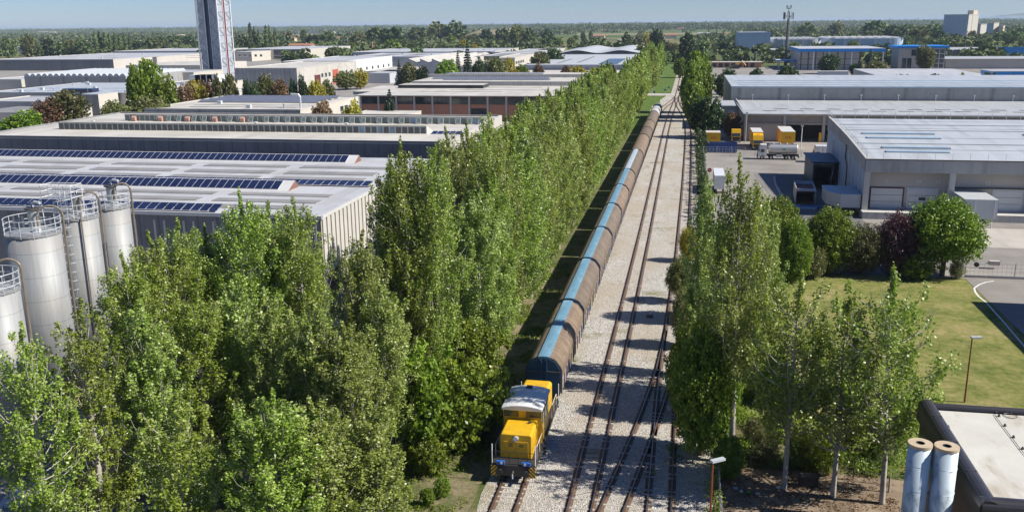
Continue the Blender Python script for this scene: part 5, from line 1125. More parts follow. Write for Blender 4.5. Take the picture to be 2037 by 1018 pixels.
# local frame: front at y=0 looking to -y; rotated +90 deg would face +x, so rotate -90
t.rotation_euler = (0, 0, R(-90)); t.location = (16.2, 210.3, 0)
truck_cab(t, 'car_white', 0, 3.3)
MB().tube([(0, 2.4, 2.35), (0, 2.6, 2.35), (0, 8.4, 2.35), (0, 8.55, 2.35)], [0.95, 1.08, 1.08, 0.98], 'chrome_tank', 28).build('tank', t, smooth=False)
m = MB()
for k in range(4): m.cyl(0, 3.3+k*1.45, 3.4, 3.62, 0.22, 'steel_pale', 12)
m.box(-0.5, 0.5, 2.6, 8.3, 3.36, 3.4, 'steel_dark'); m.build('manhole_cover', t); MB().box(-0.45, 0.45, 1.9, 8.9, 0.75, 1.15, 'loco_black').build('chassis', t)
MB().box(-1.2, -0.6, 4.0, 5.2, 0.55, 1.15, 'steel_pale').box(0.6, 1.2, 4.0, 5.2, 0.55, 1.15, 'steel_pale').build('side_locker', t); MB().box(-1.2, 1.2, 8.7, 8.95, 0.5, 0.8, 'steel_dark').build('rear_bumper', t)
wheels(t, [(s*1.05, y, 0.5) for s in (-1, 1) for y in (1.0, 2.9, 6.2, 7.6)])
MB().box(1.06, 1.09, 5.3, 6.0, 2.2, 2.5, 'green_paint').build('logo', t); 
# yellow trucks at the depot
t = thing('box_truck', 'yellow truck with tall pale-roofed box parked nose out at the depot', 'truck', (17.3, 224.3, 0)); truck_cab(t, 'truck_yellow', 0, 3.5)
MB().prism([(1.0, 3.45), (1.95, 3.45), (1.95, 3.95)], -1.15, 1.15, 'x', 'truck_yellow').build('wind_deflector', t); MB().box(-1.28, 1.28, 2.1, 11.5, 1.0, 4.15, 'truck_yellow', 'flashing_white').build('box_body', t); MB().box(-0.5, 0.5, 1.9, 11.2, 0.6, 1.0, 'loco_black').build('chassis', t)
text_mesh('DHL', 0.42, 'dhl_red', 'lettering', t, (0, 1.12, 3.66), (R(60), 0, 0), 0.01); wheels(t, [(s*1.05, y, 0.5) for s in (-1, 1) for y in (1.1, 8.0, 9.4)])
t = thing('box_trailer', 'yellow box trailer with red lettering backed to the depot behind the tanker', 'trailer', (24.4, 226.5, 0))
b_ = MB().box(-1.6, 1.6, 0, 12, 1.0, 4.3, 'truck_yellow', 'flashing_white').build('box_body', t); text_mesh('DHL', 0.8, 'dhl_red', 'lettering', b_, (0.0, -0.03, 2.9), (R(90), 0, 0), 0.01); MB().box(-0.6, 0.6, 0.3, 11.5, 0.6, 1.0, 'loco_black').build('chassis', t); wheels(t, [(s*1.25, y, 0.5) for s in (-1, 1) for y in (2.0, 3.3)])
t = thing('swap_body', 'yellow swap body with pale roof and red lettering near the hedge', 'container', (6.9, 229, 0))
b_ = MB().box(-1.75, 1.75, 0, 4.5, 1.0, 3.6, 'truck_yellow', 'panel_beige').build('box_body', t); text_mesh('DHL', 0.75, 'dhl_red', 'lettering', b_, (0.2, -0.03, 2.3), (R(90), 0, 0), 0.01)
m = MB()
for (x, y) in ((-1.5, 0.4), (1.5, 0.4), (-1.5, 4.1), (1.5, 4.1)): m.box(x-0.08, x+0.08, y-0.08, y+0.08, 0, 1.0, 'steel_dark')
m.build('support_leg', t)
t = thing('yard_tractor', 'yellow yard tractor parked beside the round dark tree', 'truck', (6.2, 252.5, 0)); truck_cab(t, 'truck_yellow', 0, 3.7, 3.0); MB().box(-0.5, 0.5, 1.9, 4.6, 0.6, 1.0, 'loco_black').build('chassis', t); wheels(t, [(s*1.2, y, 0.5) for s in (-1, 1) for y in (1.0, 3.8)])
t = thing('yard_tractor', 'dark yellow lorry in the shade between the carport and the depot', 'truck', (12.9, 238.5, 0)); truck_cab(t, 'truck_yellow', 0, 3.3, 2.3); MB().box(-1.1, 1.1, 2.0, 6.4, 1.0, 1.4, 'steel_pale').build('flatbed', t); wheels(t, [(s*1.0, y, 0.5) for s in (-1, 1) for y in (1.0, 5.0)])
t = thing('blue_skip', 'long dark blue open skip container by the depot fence', 'skip', (8.6, 219.2, 0))
m = MB(); m.box(-3.6, 3.6, 0, 2.4, 0.15, 0.3, 'skip_blue').box(-3.6, 3.6, 0, 0.08, 0.3, 2.3, 'skip_blue').box(-3.6, 3.6, 2.32, 2.4, 0.3, 2.3, 'skip_blue').box(-3.6, -3.52, 0.08, 2.32, 0.3, 2.3, 'skip_blue').box(3.52, 3.6, 0.08, 2.32, 0.3, 2.3, 'skip_blue'); m.build('body', t)
m = MB()
for k in range(10): m.box(-3.4+k*0.74, -3.32+k*0.74, -0.07, 0, 0.3, 1.2, 'panel_bluegrey')
m.build('rib', t); MB().box(-2.5, 2.9, 0.4, 2.2, 0.31, 1.7, 'panel_beige').build('load', t)
t = thing('white_lorry', 'white lorry cab peeking out behind the cold store corner', 'truck', (27.6, 207, 0), R(-90)); truck_cab(t, 'car_white', 0, 3.6); MB().box(-1.2, 1.2, 2.0, 8, 1.0, 3.6, 'car_white').build('box_body', t); wheels(t, [(s*1.05, y, 0.5) for s in (-1, 1) for y in (1.0, 6.4)])
t = thing('white_trailer', 'white trailer half hidden by the tall poplar tops', 'trailer', (6.4, 164.5, 0)); MB().box(-0.9, 0.9, 0, 9, 1.0, 3.4, 'car_white').build('box_body', t); wheels(t, [(s*0.8, y, 0.45) for s in (-1, 1) for y in (1.6, 2.8)])
# box trailer at dock and pink box
t = thing('dock_trailer', 'white box trailer standing at the cold store dock above the round tree', 'trailer', (43.0, 141.8, 0))
MB().box(-2.1, 2.5, 0, 7.6, 1.4, 4.3, 'panel_greywhite', 'steel_pale').build('box_body', t); MB().box(-0.7, -0.62, -0.05, 0, 1.45, 4.25, 'steel_pale').box(2.0, 2.1, -0.05, 0, 1.45, 4.25, 'steel_pale').build('door_seam', t)
for x in (-1.6, 2.0): MB().tube([(x, 0.5, 0), (x, 0.5, 1.4)], 0.09, 'steel_pale', 6).build('support_leg', t)
wheels(t, [(s, y, 0.5) for s in (-1.6, 2.0) for y in (5.0, 6.2)])
t = thing('open_container', 'open topped container with rust red floor standing in the shade', 'container', (20.4, 157.6, 0), -0.06)
m = MB(); m.box(-1.5, 1.5, 0, 8.0, 0.1, 0.3, 'container_red').box(-1.6, -1.5, 0, 8, 0.1, 2.6, 'offwhite_wall').box(1.5, 1.6, 0, 8, 0.1, 2.6, 'panel_bluegrey').box(-1.5, 1.5, 7.9, 8, 0.3, 2.6, 'panel_bluegrey').box(-1.5, 1.5, 0, 0.12, 2.2, 2.6, 'panel_bluegrey'); m.build('body', t); MB().box(-1.48, 1.48, 0.2, 7.8, 2.0, 2.1, 'container_red').build('load', t)
t = thing('tarpaulin_pile', 'crumpled blue tarpaulins lying in front of the open container', 'tarpaulin', (20.4, 153.2, 0)); 
for k, (a, b_, c, d) in enumerate(((-2.2, 1.2, 0, 1.0), (-0.8, 2.6, 0.9, 1.9), (-3.4, -1.4, 0.9, 1.6))): MB().prism([(a, c), (b_, c-0.2), (b_+0.3, d), (a+0.2, d+0.1)], 0.02, 0.2+0.1*k, 'z', ['rooflight_blue', 'plastic_blue', 'tarp_blue'][k]).build('sheet', t)
# cars
def car(loc, m, label, rz=0):
    t = thing('parked_car', label, 'car', loc, rz)
    MB().prism([(-2.1, 0.35), (2.1, 0.35), (2.15, 0.8), (1.3, 0.95), (-1.9, 0.98), (-2.15, 0.7)], -0.88, 0.88, 'x', m).build('body', t); MB().prism([(-1.6, 0.97), (1.0, 0.95), (0.45, 1.42), (-1.1, 1.45)], -0.78, 0.78, 'x', 'window_glass').build('glasshouse', t); MB().box(-0.7, 0.7, -1.05, 0.4, 1.44, 1.48, m).build('roof', t)
    wheels(t, [(s*0.82, y, 0.33) for s in (-1, 1) for y in (-1.35, 1.35)], 0.33, 0.2)
car((7.8, 272.5, 0), 'car_blue', 'dark blue car parked under the carport')
p = on(1413, 135, 'z', 0); car((p[0], p[1], 0), 'car_white', 'small white car parked by the brick sheds', 1.5)
t = thing('excavator', 'small orange and dark excavator in the far yard', 'excavator', (on(1463, 137, 'z', 0)[0], on(1463, 137, 'z', 0)[1], 0)); MB().box(-2, 2, -1.5, 1.5, 0.9, 2.6, 'steel_dark').build('body', t); MB().box(-2.4, 2.4, -1.8, -1.0, 0, 0.9, 'tyre').box(-2.4, 2.4, 1.0, 1.8, 0, 0.9, 'tyre').build('track', t); MB().tube([(1.5, 0, 2.2), (4.0, 0, 5.2), (6.5, 0, 2.0)], 0.35, 'truck_yellow', 6).build('boom', t); MB().box(-0.2, 1.6, -1.4, 0, 2.6, 4.0, 'truck_yellow').build('cab', t)
# lamps
def lamp(x, y, h, label, pole='pole_rust', ang=0.5):
    t = thing('street_lamp', label, 'street lamp', (x, y, 0), ang); MB().cyl(0, 0, 0, h, 0.075, pole, 8, r1=0.05).build('pole', t)
    q = MB().box(-0.1, 0.75, -0.14, 0.14, h-0.02, h+0.1, 'panel_greywhite').build('lamp_head', t); MB().box(0.1, 0.7, -0.1, 0.1, h-0.04, h-0.021, 'lamp_white').build('diffuser', q)
lamp(23.0, 73.9, 5.5, 'rust coloured lamp post standing alone on the lawn', ang=0.2)
p = on(1418, 918, 'y', 46.5); lamp(p[0], 46.5, p[2], 'rust coloured lamp post with a flat head at the bottom by the ivy fence', ang=0.6)
p = on(180, 225, 'z', 0); lamp(p[0], p[1], 9, 'tall street lamp with curved arm near the dark metal shed at left', 'galvanised', 2.6)
p = on(131, 235, 'z', 0)
# fences
def fence(pts, h, label, step=2.5, post='steel_dark', wires=4, low=None):
    t = thing('fence', label, 'fence', (*pts[0], 0)); W = (*pts[0], 0)
    wm = MB()
    for a, b in zip(pts, pts[1:]):
        L = math.hypot(b[0]-a[0], b[1]-a[1]); n = max(1, int(L/step))
        for k in range(n+1):
            x, y = a[0]+(b[0]-a[0])*k/n, a[1]+(b[1]-a[1])*k/n; MB().tube([(x, y, 0), (x, y, h)], 0.035, post, 5).build('post', t, W)
        for k in range(wires):
            z = h*(k+0.7)/wires; wm.tube([(a[0], a[1], z), (b[0], b[1], z)], 0.012, post, 3)
        q = int(L/0.5)
        for k in range(q): x, y = a[0]+(b[0]-a[0])*k/q, a[1]+(b[1]-a[1])*k/q; wm.tube([(x, y, 0.05), (x, y, h*0.93)], 0.008, post, 3)
    wm.build('wire_mesh', t, W)
    if low:
        a, b = pts[0], pts[-1]; MB().box(min(a[0], b[0]), max(a[0], b[0]), min(a[1], b[1])-0.12, max(a[1], b[1])+0.12, 0, low, 'concrete_wall').build('kerb_wall', t, W)
fence([(3.1, 60.2), (14.2, 58.6)], 1.7, 'thin dark wire fence behind the bare trunks at lower right', 1.9)
fence([(33.6, 113.3), (61, 113.3)], 1.9, 'wire fence on a low wall between yard and car park', 4.6, low=0.35)
fence([(4.3, 150), (4.3, 214), (13.8, 214.5)], 2.2, 'pale wire fence along the hedge and across the depot yard', 3.0, 'steel_pale', low=None)
fence([(16, 214.6), (33, 214.6)], 1.6, 'wire fence behind the silver tank truck', 3.0, 'steel_dark')
fence([(3.0, 44), (3.0, 58)], 1.9, 'pale post fence overgrown with ivy at the bottom edge', 3.0, 'galvanised')
t = thing('road_sign', 'round red and white no entry sign on the yard fence', 'road sign', (4.9, 176, 0)); MB().tube([(0, 0, 0), (0, 0, 2.4)], 0.04, 'steel_pale', 6).build('pole', t); s_ = MB().tube([(0, -0.05, 2.6), (0, -0.08, 2.6)], 0.42, 'sign_red', 20).build('sign_plate', t); MB().box(-0.28, 0.28, -0.1, -0.085, 2.53, 2.67, 'white_paint').build('bar', s_)
t = thing('floodlight_pole', 'tall white pole standing in front of the depot bays', 'pole', (26.9, 222, 0)); MB().tube([(0, 0, 0), (0, 0, 6)], 0.09, 'white_paint', 8).build('pole', t); MB().box(-0.3, 0.3, -0.2, 0.2, 6, 6.3, 'steel_pale').build('lamp_head', t)
t = thing('floodlight_pole', 'slim pale pole beside the depot annex', 'pole', (15.2, 246-8, 0)); MB().tube([(0, 0, 0), (0, 0, 7.5)], 0.09, 'offwhite_wall', 8).build('pole', t); MB().box(-0.3, 0.3, -0.2, 0.2, 7.5, 7.8, 'steel_pale').build('lamp_head', t)
for (px_, yb_, yt_, l) in ((692, 92, 73, 'left one of two thin white poles in the tree belt'), (702, 92, 73, 'right one of two thin white poles in the tree belt'), (1571, 91, 48, 'thin radio mast'), (1503, 132, 103, 'thin light pole by the brick sheds'), (1920, 90, 47, 'lamp mast in front of the silo block')):
    if l == 'thin radio mast': continue
    p = on(px_, yb_, 'z', 0); h_ = on(px_, yt_, 'y', p[1])[2]; t = thing('light_pole', l, 'pole', (p[0], p[1], 0)); MB().tube([(0, 0, 0), (0, 0, h_)], 0.25 if p[1] > 700 else 0.18, 'steel_pale', 6).build('pole', t); MB().box(-0.8, 0.8, -0.3, 0.3, h_-0.6, h_, 'steel_pale').build('lamp_head', t)
# bits on the ground at lower right
t = thing('crate', 'dark open crate standing by the third trunk', 'crate', (8.9, 57.6, 0), 0.1); MB().box(-0.6, 0.6, -0.25, 0.25, 0, 0.75, 'loco_black').build('body', t); MB().box(-0.62, 0.62, -0.27, 0.27, 0.75, 0.8, 'steel_dark').build('rim', t)
for (px_, py_, m_, l) in ((1475, 978, 'white_paint', 'crumpled white plastic scrap left of the green one'), (1489, 980, 'plastic_green', 'bright green plastic bag lying in the leaf litter'), (1464, 972, 'panel_bluegrey', 'bluish plastic scrap nearest the ivy covered trunk'), (1508, 983, 'panel_greywhite', 'pale plastic scrap right of the green bag'), (1549, 971, 'white_paint', 'white litter beside the second trunk')):
    p = on(px_, py_, 'z', 0); t = MB(); r2 = random.Random(px_)
    pr = [(0.18*math.cos(a*1.05)*r2.uniform(0.4, 1.1), 0.13*math.sin(a*1.05)*r2.uniform(0.4, 1.1)) for a in range(6)]; t.prism(pr, 0.015, 0.12, 'z', m_); o = t.build('plastic_litter'); o.location = (p[0], p[1], 0); tag(o, l, 'litter')
t = thing('handcart', 'small wooden cart and box standing behind the fence', 'cart', (38.0, 118, 0)); MB().box(-0.4, 0.8, -0.3, 0.3, 0.5, 1.0, 'panel_beige').build('box', t); MB().tube([(-0.4, 0, 0.7), (-2.4, 0, 0.5)], 0.06, 'steel_pale', 6).build('drawbar', t); MB().tube([(-1.8, -0.1, 0.45), (-1.8, 0.1, 0.45)], 0.3, 'tyre', 14).build('wheel', t)
# timber and pallet stacks glimpsed through the trees at lower left
r2 = random.Random(5)
for i, (px_, py_, l) in enumerate(((250, 925, 'stack of sawn timber seen through the left trees, nearest the bottom'), (286, 895, 'stack of sawn timber seen through the left trees, upper one'), (215, 985, 'stack of reddish pallets at the bottom left corner'), (60, 985, 'pile of grey steel beams at the bottom left corner'))):
    p = on(px_, py_, 'z', 0); t = thing('timber_stack' if i < 3 else 'beam_pile', l, 'timber stack' if i < 3 else 'beam pile', (p[0], p[1], 0), r2.uniform(-0.3, 0.3))
    for k in range(6 if i < 3 else 1):
        m = MB(); 
        for q in range(7): m.box(-1.4+q*0.4, -1.05+q*0.4, -1.5, 1.5, k*0.28+0.02, k*0.28+0.24, 'timber' if i < 3 else 'steel_pale')
        m.build('plank_layer', t)
t = thing('white_van', 'white van parked in the left yard behind the tree crowns', 'van', (-34.5, 69, 0), 0.6); MB().prism([(-2.6, 0.4), (2.6, 0.4), (2.6, 1.1), (1.9, 1.3), (1.2, 2.2), (-2.6, 2.3)], -1, 1, 'x', 'car_white').build('body', t); wheels(t, [(s*0.95, y, 0.36) for s in (-1, 1) for y in (-1.7, 1.7)], 0.36, 0.2); MB().prism([(1.92, 1.34), (1.25, 2.1), (1.3, 2.12), (1.97, 1.35)], -0.85, 0.85, 'x', 'window_glass').build('windscreen', t)

# blue crates and pallets at the cold store dock, tyre stacks and pallets in the yards
for i, (x, y, n, m_, l) in enumerate(((36.6, 145.4, 3, 'plastic_blue', 'stack of blue crates under the dock, left of the round tree'), (38.0, 145.2, 2, 'plastic_blue', 'lower stack of blue crates beside the taller one'), (39.4, 145.5, 3, 'plastic_blue', 'third stack of blue crates behind the purple tree'), (30.5, 136, 2, 'steel_pale', 'low pallet stack on the yard behind the hedge trees'))):
    t = thing('crate_stack', l, 'crate stack', (x, y, 0), 0.1*i)
    for k in range(n): MB().box(-0.6, 0.6, -0.5, 0.5, k*0.42, k*0.42+0.36, m_).build('crate', t)
for i, (x, y, l, m_) in enumerate(((60.0, 120, 'dark car', 'car_blue'),)): pass
# ------------------------------------------------------------------ vegetation
def leaf_mesh(name, C, S, per, size, mat, seed, tint=None, upbias=0.35, aspect=0.75):
    """C cluster centres (M,3), S cluster radii (M,3); per leaves in each; every leaf a small tilted quad"""
    r = np.random.default_rng(seed); C = np.asarray(C, float); S = np.asarray(S, float); Mn = len(C)
    idx = np.repeat(np.arange(Mn), per); N = len(idx)
    d = r.normal(size=(N, 3)); d /= np.linalg.norm(d, axis=1)[:, None]; rad = r.random(N)**0.45
    pos = C[idx]+d*rad[:, None]*S[idx]
    nrm = d*0.5+r.normal(size=(N, 3))*0.55+np.array([0, 0, upbias]); nrm /= np.linalg.norm(nrm, axis=1)[:, None]
    a = np.cross(nrm, r.normal(size=(N, 3))); a /= np.linalg.norm(a, axis=1)[:, None]; b = np.cross(nrm, a)
    s = size*(0.6+0.8*r.random(N))[:, None]; a = a*s*0.5; b = b*s*0.5*aspect
    V = np.empty((N, 4, 3)); V[:, 0] = pos-a; V[:, 1] = pos+b*1.0-a*0.1; V[:, 2] = pos+a; V[:, 3] = pos-b*1.0-a*0.1
    me = bpy.data.meshes.new(name); me.vertices.add(N*4); me.vertices.foreach_set('co', V.ravel())
    me.loops.add(N*4); me.loops.foreach_set('vertex_index', np.arange(N*4, dtype=np.int32)); me.polygons.add(N)
    me.polygons.foreach_set('loop_start', np.arange(0, N*4, 4, dtype=np.int32)); me.polygons.foreach_set('loop_total', np.full(N, 4, dtype=np.int32))
    at = me.attributes.new('tint', 'FLOAT', 'FACE'); ct = r.random(Mn) if tint is None else np.asarray(tint)
    t = np.clip(0.15+0.45*ct[idx]+0.55*(r.random(N)-0.25), 0, 1); at.data.foreach_set('value', t.astype(np.float32))
    me.materials.append(MATS[mat]); me.update(); me.validate(); return me
def skeleton_mesh(name, tubes, mat, seg=7):
    m = MB()
    for pts, rr in tubes: m.tube(pts, rr, mat, seg, False)
    o = m.build(name, smooth=True); me = o.data; bpy.data.objects.remove(o); return me
PROTO = {}
def proto(key, trunk_me, crown_me): PROTO[key] = (trunk_me, crown_me)
def wob(r, p, k): return (p[0]+r.uniform(-k, k), p[1]+r.uniform(-k, k), p[2])
def make_poplar(key, seed, H, Rm, base, nl, per, size, mat='leaf_poplar', bark='bark_pale', bare=0.0, seg=6, clr=1.0, spread=1.0, taper=2.3):
    """upright poplar: a leader and many steep plumes, each a thin limb dressed in leaf clusters"""
    r = random.Random(seed); C, S, T, TI = [], [], [], []
    lean = (r.uniform(-0.5, 0.5), r.uniform(-0.5, 0.5))
    tr = [(0, 0, 0), (lean[0]*0.1, lean[1]*0.1, H*0.2), (lean[0]*0.4+r.uniform(-.15, .15), lean[1]*0.4, H*0.45), (lean[0]*0.8, lean[1]*0.8+r.uniform(-.15, .15), H*0.7), (lean[0], lean[1], H*0.93)]
    T.append((tr, [q*H/20*1.15 for q in (0.22, 0.17, 0.12, 0.07, 0.02)]))
    def axis(z):
        for a, b in zip(tr, tr[1:]):
            if a[2] <= z <= b[2]: f = (z-a[2])/(b[2]-a[2]); return (a[0]+(b[0]-a[0])*f, a[1]+(b[1]-a[1])*f)
        return tr[-1][:2]
    def env(t):
        u = max(0, (t-base)/(1-base)); return Rm*min(1, 0.5+2.0*u)*min(1, (1-u)*taper+0.08)**0.8
    az = r.uniform(0, 6)
    gaps = [(r.uniform(0, 6.28), r.uniform(base, 0.9)*H, r.uniform(0.5, 1.0)) for _ in range(7)]
    for i in range(nl):
        f = (i+0.5)/nl; zs = H*(base*0.85+(0.80-base*0.85)*f); az += 2.39996+r.uniform(-0.5, 0.5)
        ln = H*r.uniform(0.10, 0.21)*(1.15-0.45*f); zt = min(zs+ln, H*0.99); rt = env(zt/H)*r.uniform(0.35, 1.12)*spread
        if r.random() < 0.10: rt *= 1.25; ln *= 0.8
        x0, y0 = axis(zs); ca, sa = math.cos(az), math.sin(az)
        p0 = (x0, y0, zs); p1 = (x0+rt*0.85*ca, y0+rt*0.85*sa, zs+ln*0.30); p2 = (x0+rt*ca, y0+rt*sa, zt+ln*0.25)
        T.append(([tuple((1-u)**2*p0[j]+2*u*(1-u)*p1[j]+u*u*p2[j] for j in range(3)) for u in (0, .22, .45, .7, 1)], [0.05*(1.2-f)+.01, 0.04*(1.2-f)+.008, 0.028, 0.018, 0.006]))
        ti = r.random(); K = max(3, int(ln*1.9)); wd = r.uniform(0.26, 0.46)*clr; thin = r.uniform(0.5, 1.0) if r.random() < 0.25 else 1
        for k in range(K):
            u = 0.22+0.80*(k+0.5)/K; q = tuple((1-u)**2*p0[j]+2*u*(1-u)*p1[j]+u*u*p2[j] for j in range(3))
            ang = math.atan2(q[1]-y0, q[0]-x0); skip = False
            for (ga, gz, gs) in gaps:
                if abs(q[2]-gz) < gs and math.cos(ang-ga) > 0.8: skip = True
            if skip and r.random() < 0.75: continue
            if r.random() > thin: continue
            tp = wd*(0.55+0.75*math.sin(math.pi*min(1.0, 0.15+0.8*u)))
            C.append((q[0]+r.uniform(-.22, .22), q[1]+r.uniform(-.22, .22), q[2]+r.uniform(-.2, .2))); S.append((tp, tp, tp*1.75)); TI.append(0.6*ti+0.4*r.random())
    for k in range(8): z = H*(0.82+0.021*k); x, y = axis(z); C.append((x+r.uniform(-.12, .12), y+r.uniform(-.12, .12), z)); S.append((0.30*(1.1-k*0.1), 0.30*(1.1-k*0.1), 0.5)); TI.append(r.random())
    proto(key, skeleton_mesh(key+'_trunk', T, bark, seg), leaf_mesh(key+'_crown', C, S, per, size, mat, seed, TI))
def make_round(key, seed, H, Rm, zlow, n, per, size, mat, bark='bark_brown', lump=1.0, seg=6, pointed=0.0, stems=1):
    r = random.Random(seed); C, S, T = [], [], []; zc = (H+zlow)/2; hz = (H-zlow)/2
    fork = max(0.4, zlow+0.25*hz)
    T.append(([(0, 0, 0), wob(r, (0, 0, fork), 0.1)], [0.05*Rm+0.12, 0.04*Rm+0.07]))
    lob = [(r.uniform(0, 6.28), r.uniform(-0.6, 0.9), r.uniform(0.75, 1.25)) for _ in range(9)]
    for i in range(n):
        f = (i+0.5)/n; zz = 1-2*f; a = i*2.39996; rr = math.sqrt(max(0, 1-zz*zz)); k = r.uniform(0.86, 1.06)
        for (la, lz, lk) in lob:
            dd = math.cos(a-la)*rr*math.sqrt(1-lz*lz*0.9)+zz*lz
            if dd > 0.75: k *= 1+(lk-1)*0.8
        if pointed: rr *= (1-0.5*pointed*max(0, zz+0.2))
        tip = (Rm*k*rr*math.cos(a), Rm*k*rr*math.sin(a), zc+hz*k*zz)
        if i % 5 == 0: mid = (tip[0]*0.45, tip[1]*0.45, fork+(tip[2]-fork)*0.55); T.append(([(0, 0, fork*0.9), mid, tip], [0.03*Rm+0.04, 0.02*Rm+0.02, 0.012]))
        sr = Rm*0.17*r.uniform(0.8, 1.3)*lump
        for u in (1.0, 0.80, 0.58):
            if u < 0.7 and i % 2: continue
            C.append((tip[0]*u+r.uniform(-.1, .1)*Rm, tip[1]*u+r.uniform(-.1, .1)*Rm, zc+(tip[2]-zc)*u)); S.append((sr, sr, sr*0.85))
    proto(key, skeleton_mesh(key+'_trunk', T, bark, seg), leaf_mesh(key+'_crown', C, S, per, size, mat, seed))
def make_conifer(key, seed, H, Rm, per, size, mat='leaf_needle', droop=0.1):
    r = random.Random(seed); C, S, T = [], [], []; T.append(([(0, 0, 0), (0, 0, H)], [0.03*H*0.5, 0.02]))
    z = H*0.08
    while z < H*0.97:
        R_ = Rm*(1-z/H)**0.85; k = max(4, int(6*R_/Rm+3)); off = r.uniform(0, 6)
        for i in range(k):
            a = off+2*math.pi*i/k; L = R_*r.uniform(0.75, 1.15); T.append(([(0, 0, z), (L*math.cos(a), L*math.sin(a), z-L*droop)], [0.04, 0.01]))
            for u in (0.4, 0.7, 0.95): C.append((L*u*math.cos(a), L*u*math.sin(a), z-L*u*droop)); S.append((0.28*R_+0.12, 0.28*R_+0.12, 0.10*R_+0.10))
        z += H*0.055
    C.append((0, 0, H*0.97)); S.append((0.1*Rm, 0.1*Rm, 0.04*H))
    proto(key, skeleton_mesh(key+'_trunk', T, 'bark_brown', 5), leaf_mesh(key+'_crown', C, S, per, size, mat, seed))
def tree(key, x, y, label, cat='tree', group=None, name='tree', s=1.0, sz=None, rz=None, mat=None):
    t = thing(name, label, cat, (x, y, 0), rnd.uniform(0, 6.28) if rz is None else rz, group); t.scale = (s, s, sz or s)
    tm, cm = PROTO[key]
    for nm, me in (('trunk', tm), ('crown', cm)):
        o = bpy.data.objects.new(nm, me); COL.objects.link(o); o.parent = t
        if nm == 'crown' and mat: o.material_slots[0].link = 'OBJECT'; o.material_slots[0].material = MATS[mat]
    return t
# prototypes ------------------------------------------------------
NV = [(2.2, 150, 62, 1.0, 'leaf_poplar', 2.3), (3.0, 165, 60, 1.0, 'leaf_poplar', 3.6), (2.3, 130, 50, 0.95, 'leaf_poplar_grey', 2.3), (2.8, 150, 58, 1.05, 'leaf_poplar', 3.2), (2.5, 140, 60, 1.0, 'leaf_poplar_grey', 2.6), (2.7, 95, 44, 0.85, 'leaf_poplar', 3.0)]
for i, (rm, nl_, pr_, cl_, mt_, tp_) in enumerate(NV): make_poplar('popn%d' % i, 100+i, 20, rm, 0.04, nl_, pr_, 0.150+0.012*(i % 3), mat=mt_, clr=cl_, taper=tp_)
for i in range(3): make_poplar('popm%d' % i, 120+i, 20, [2.2, 2.9, 2.5][i], 0.04, 110, 56, 0.21, clr=1.15, seg=4, mat=['leaf_poplar', 'leaf_poplar', 'leaf_poplar_grey'][i], taper=[2.3, 3.4, 2.6][i])
for i in range(3): make_poplar('popf%d' % i, 140+i, 20, 2.5, 0.06, 70, 24, 0.42, clr=1.35, seg=4)
for i in range(3): make_poplar('popb%d' % i, 160+i, 13, 2.5, 0.27, 66, 66, 0.155, clr=1.05, spread=1.2, taper=3.2)
make_poplar('popt', 170, 20, 2.9, 0.30, 115, 50, 0.155, clr=1.0)
make_round('rndn0', 200, 8, 3.6, 1.6, 220, 55, 0.22, 'leaf_bright'); make_round('rndn1', 201, 8, 3.3, 0.4, 220, 55, 0.22, 'leaf_bright'); make_round('rndn2', 202, 8, 3.3, 0.3, 200, 50, 0.20, 'leaf_olive')
make_round('shrub0', 210, 3, 1.5, 0.1, 90, 60, 0.15, 'leaf_bright', pointed=0.3); make_round('shrub1', 211, 3, 1.7, 0.1, 90, 55, 0.15, 'leaf_bright'); make_round('shrub2', 212, 3, 1.6, 0.0, 80, 30, 0.14, 'leaf_olive', lump=1.3)
for i in range(4): make_round('rndm%d' % i, 220+i, 10, 4.2, 0.8, 90, 26, 0.62, 'leaf_bright', lump=1.15)
for i in range(5): make_round('rndf%d' % i, 240+i, 12, 5.2, 0.5, 34, 14, 1.5, 'leaf_far', lump=1.3, seg=4)
for i in range(3): make_poplar('colf%d' % i, 260+i, 20, 2.4, 0.05, 26, 8, 1.3, 'leaf_far', clr=1.9, seg=4)
make_conifer('conm', 280, 14, 3.6, 26, 0.5); make_conifer('conf', 281, 14, 3.0, 7, 1.1); make_conifer('cedar', 282, 9.6, 3.0, 70, 0.28, droop=0.02)

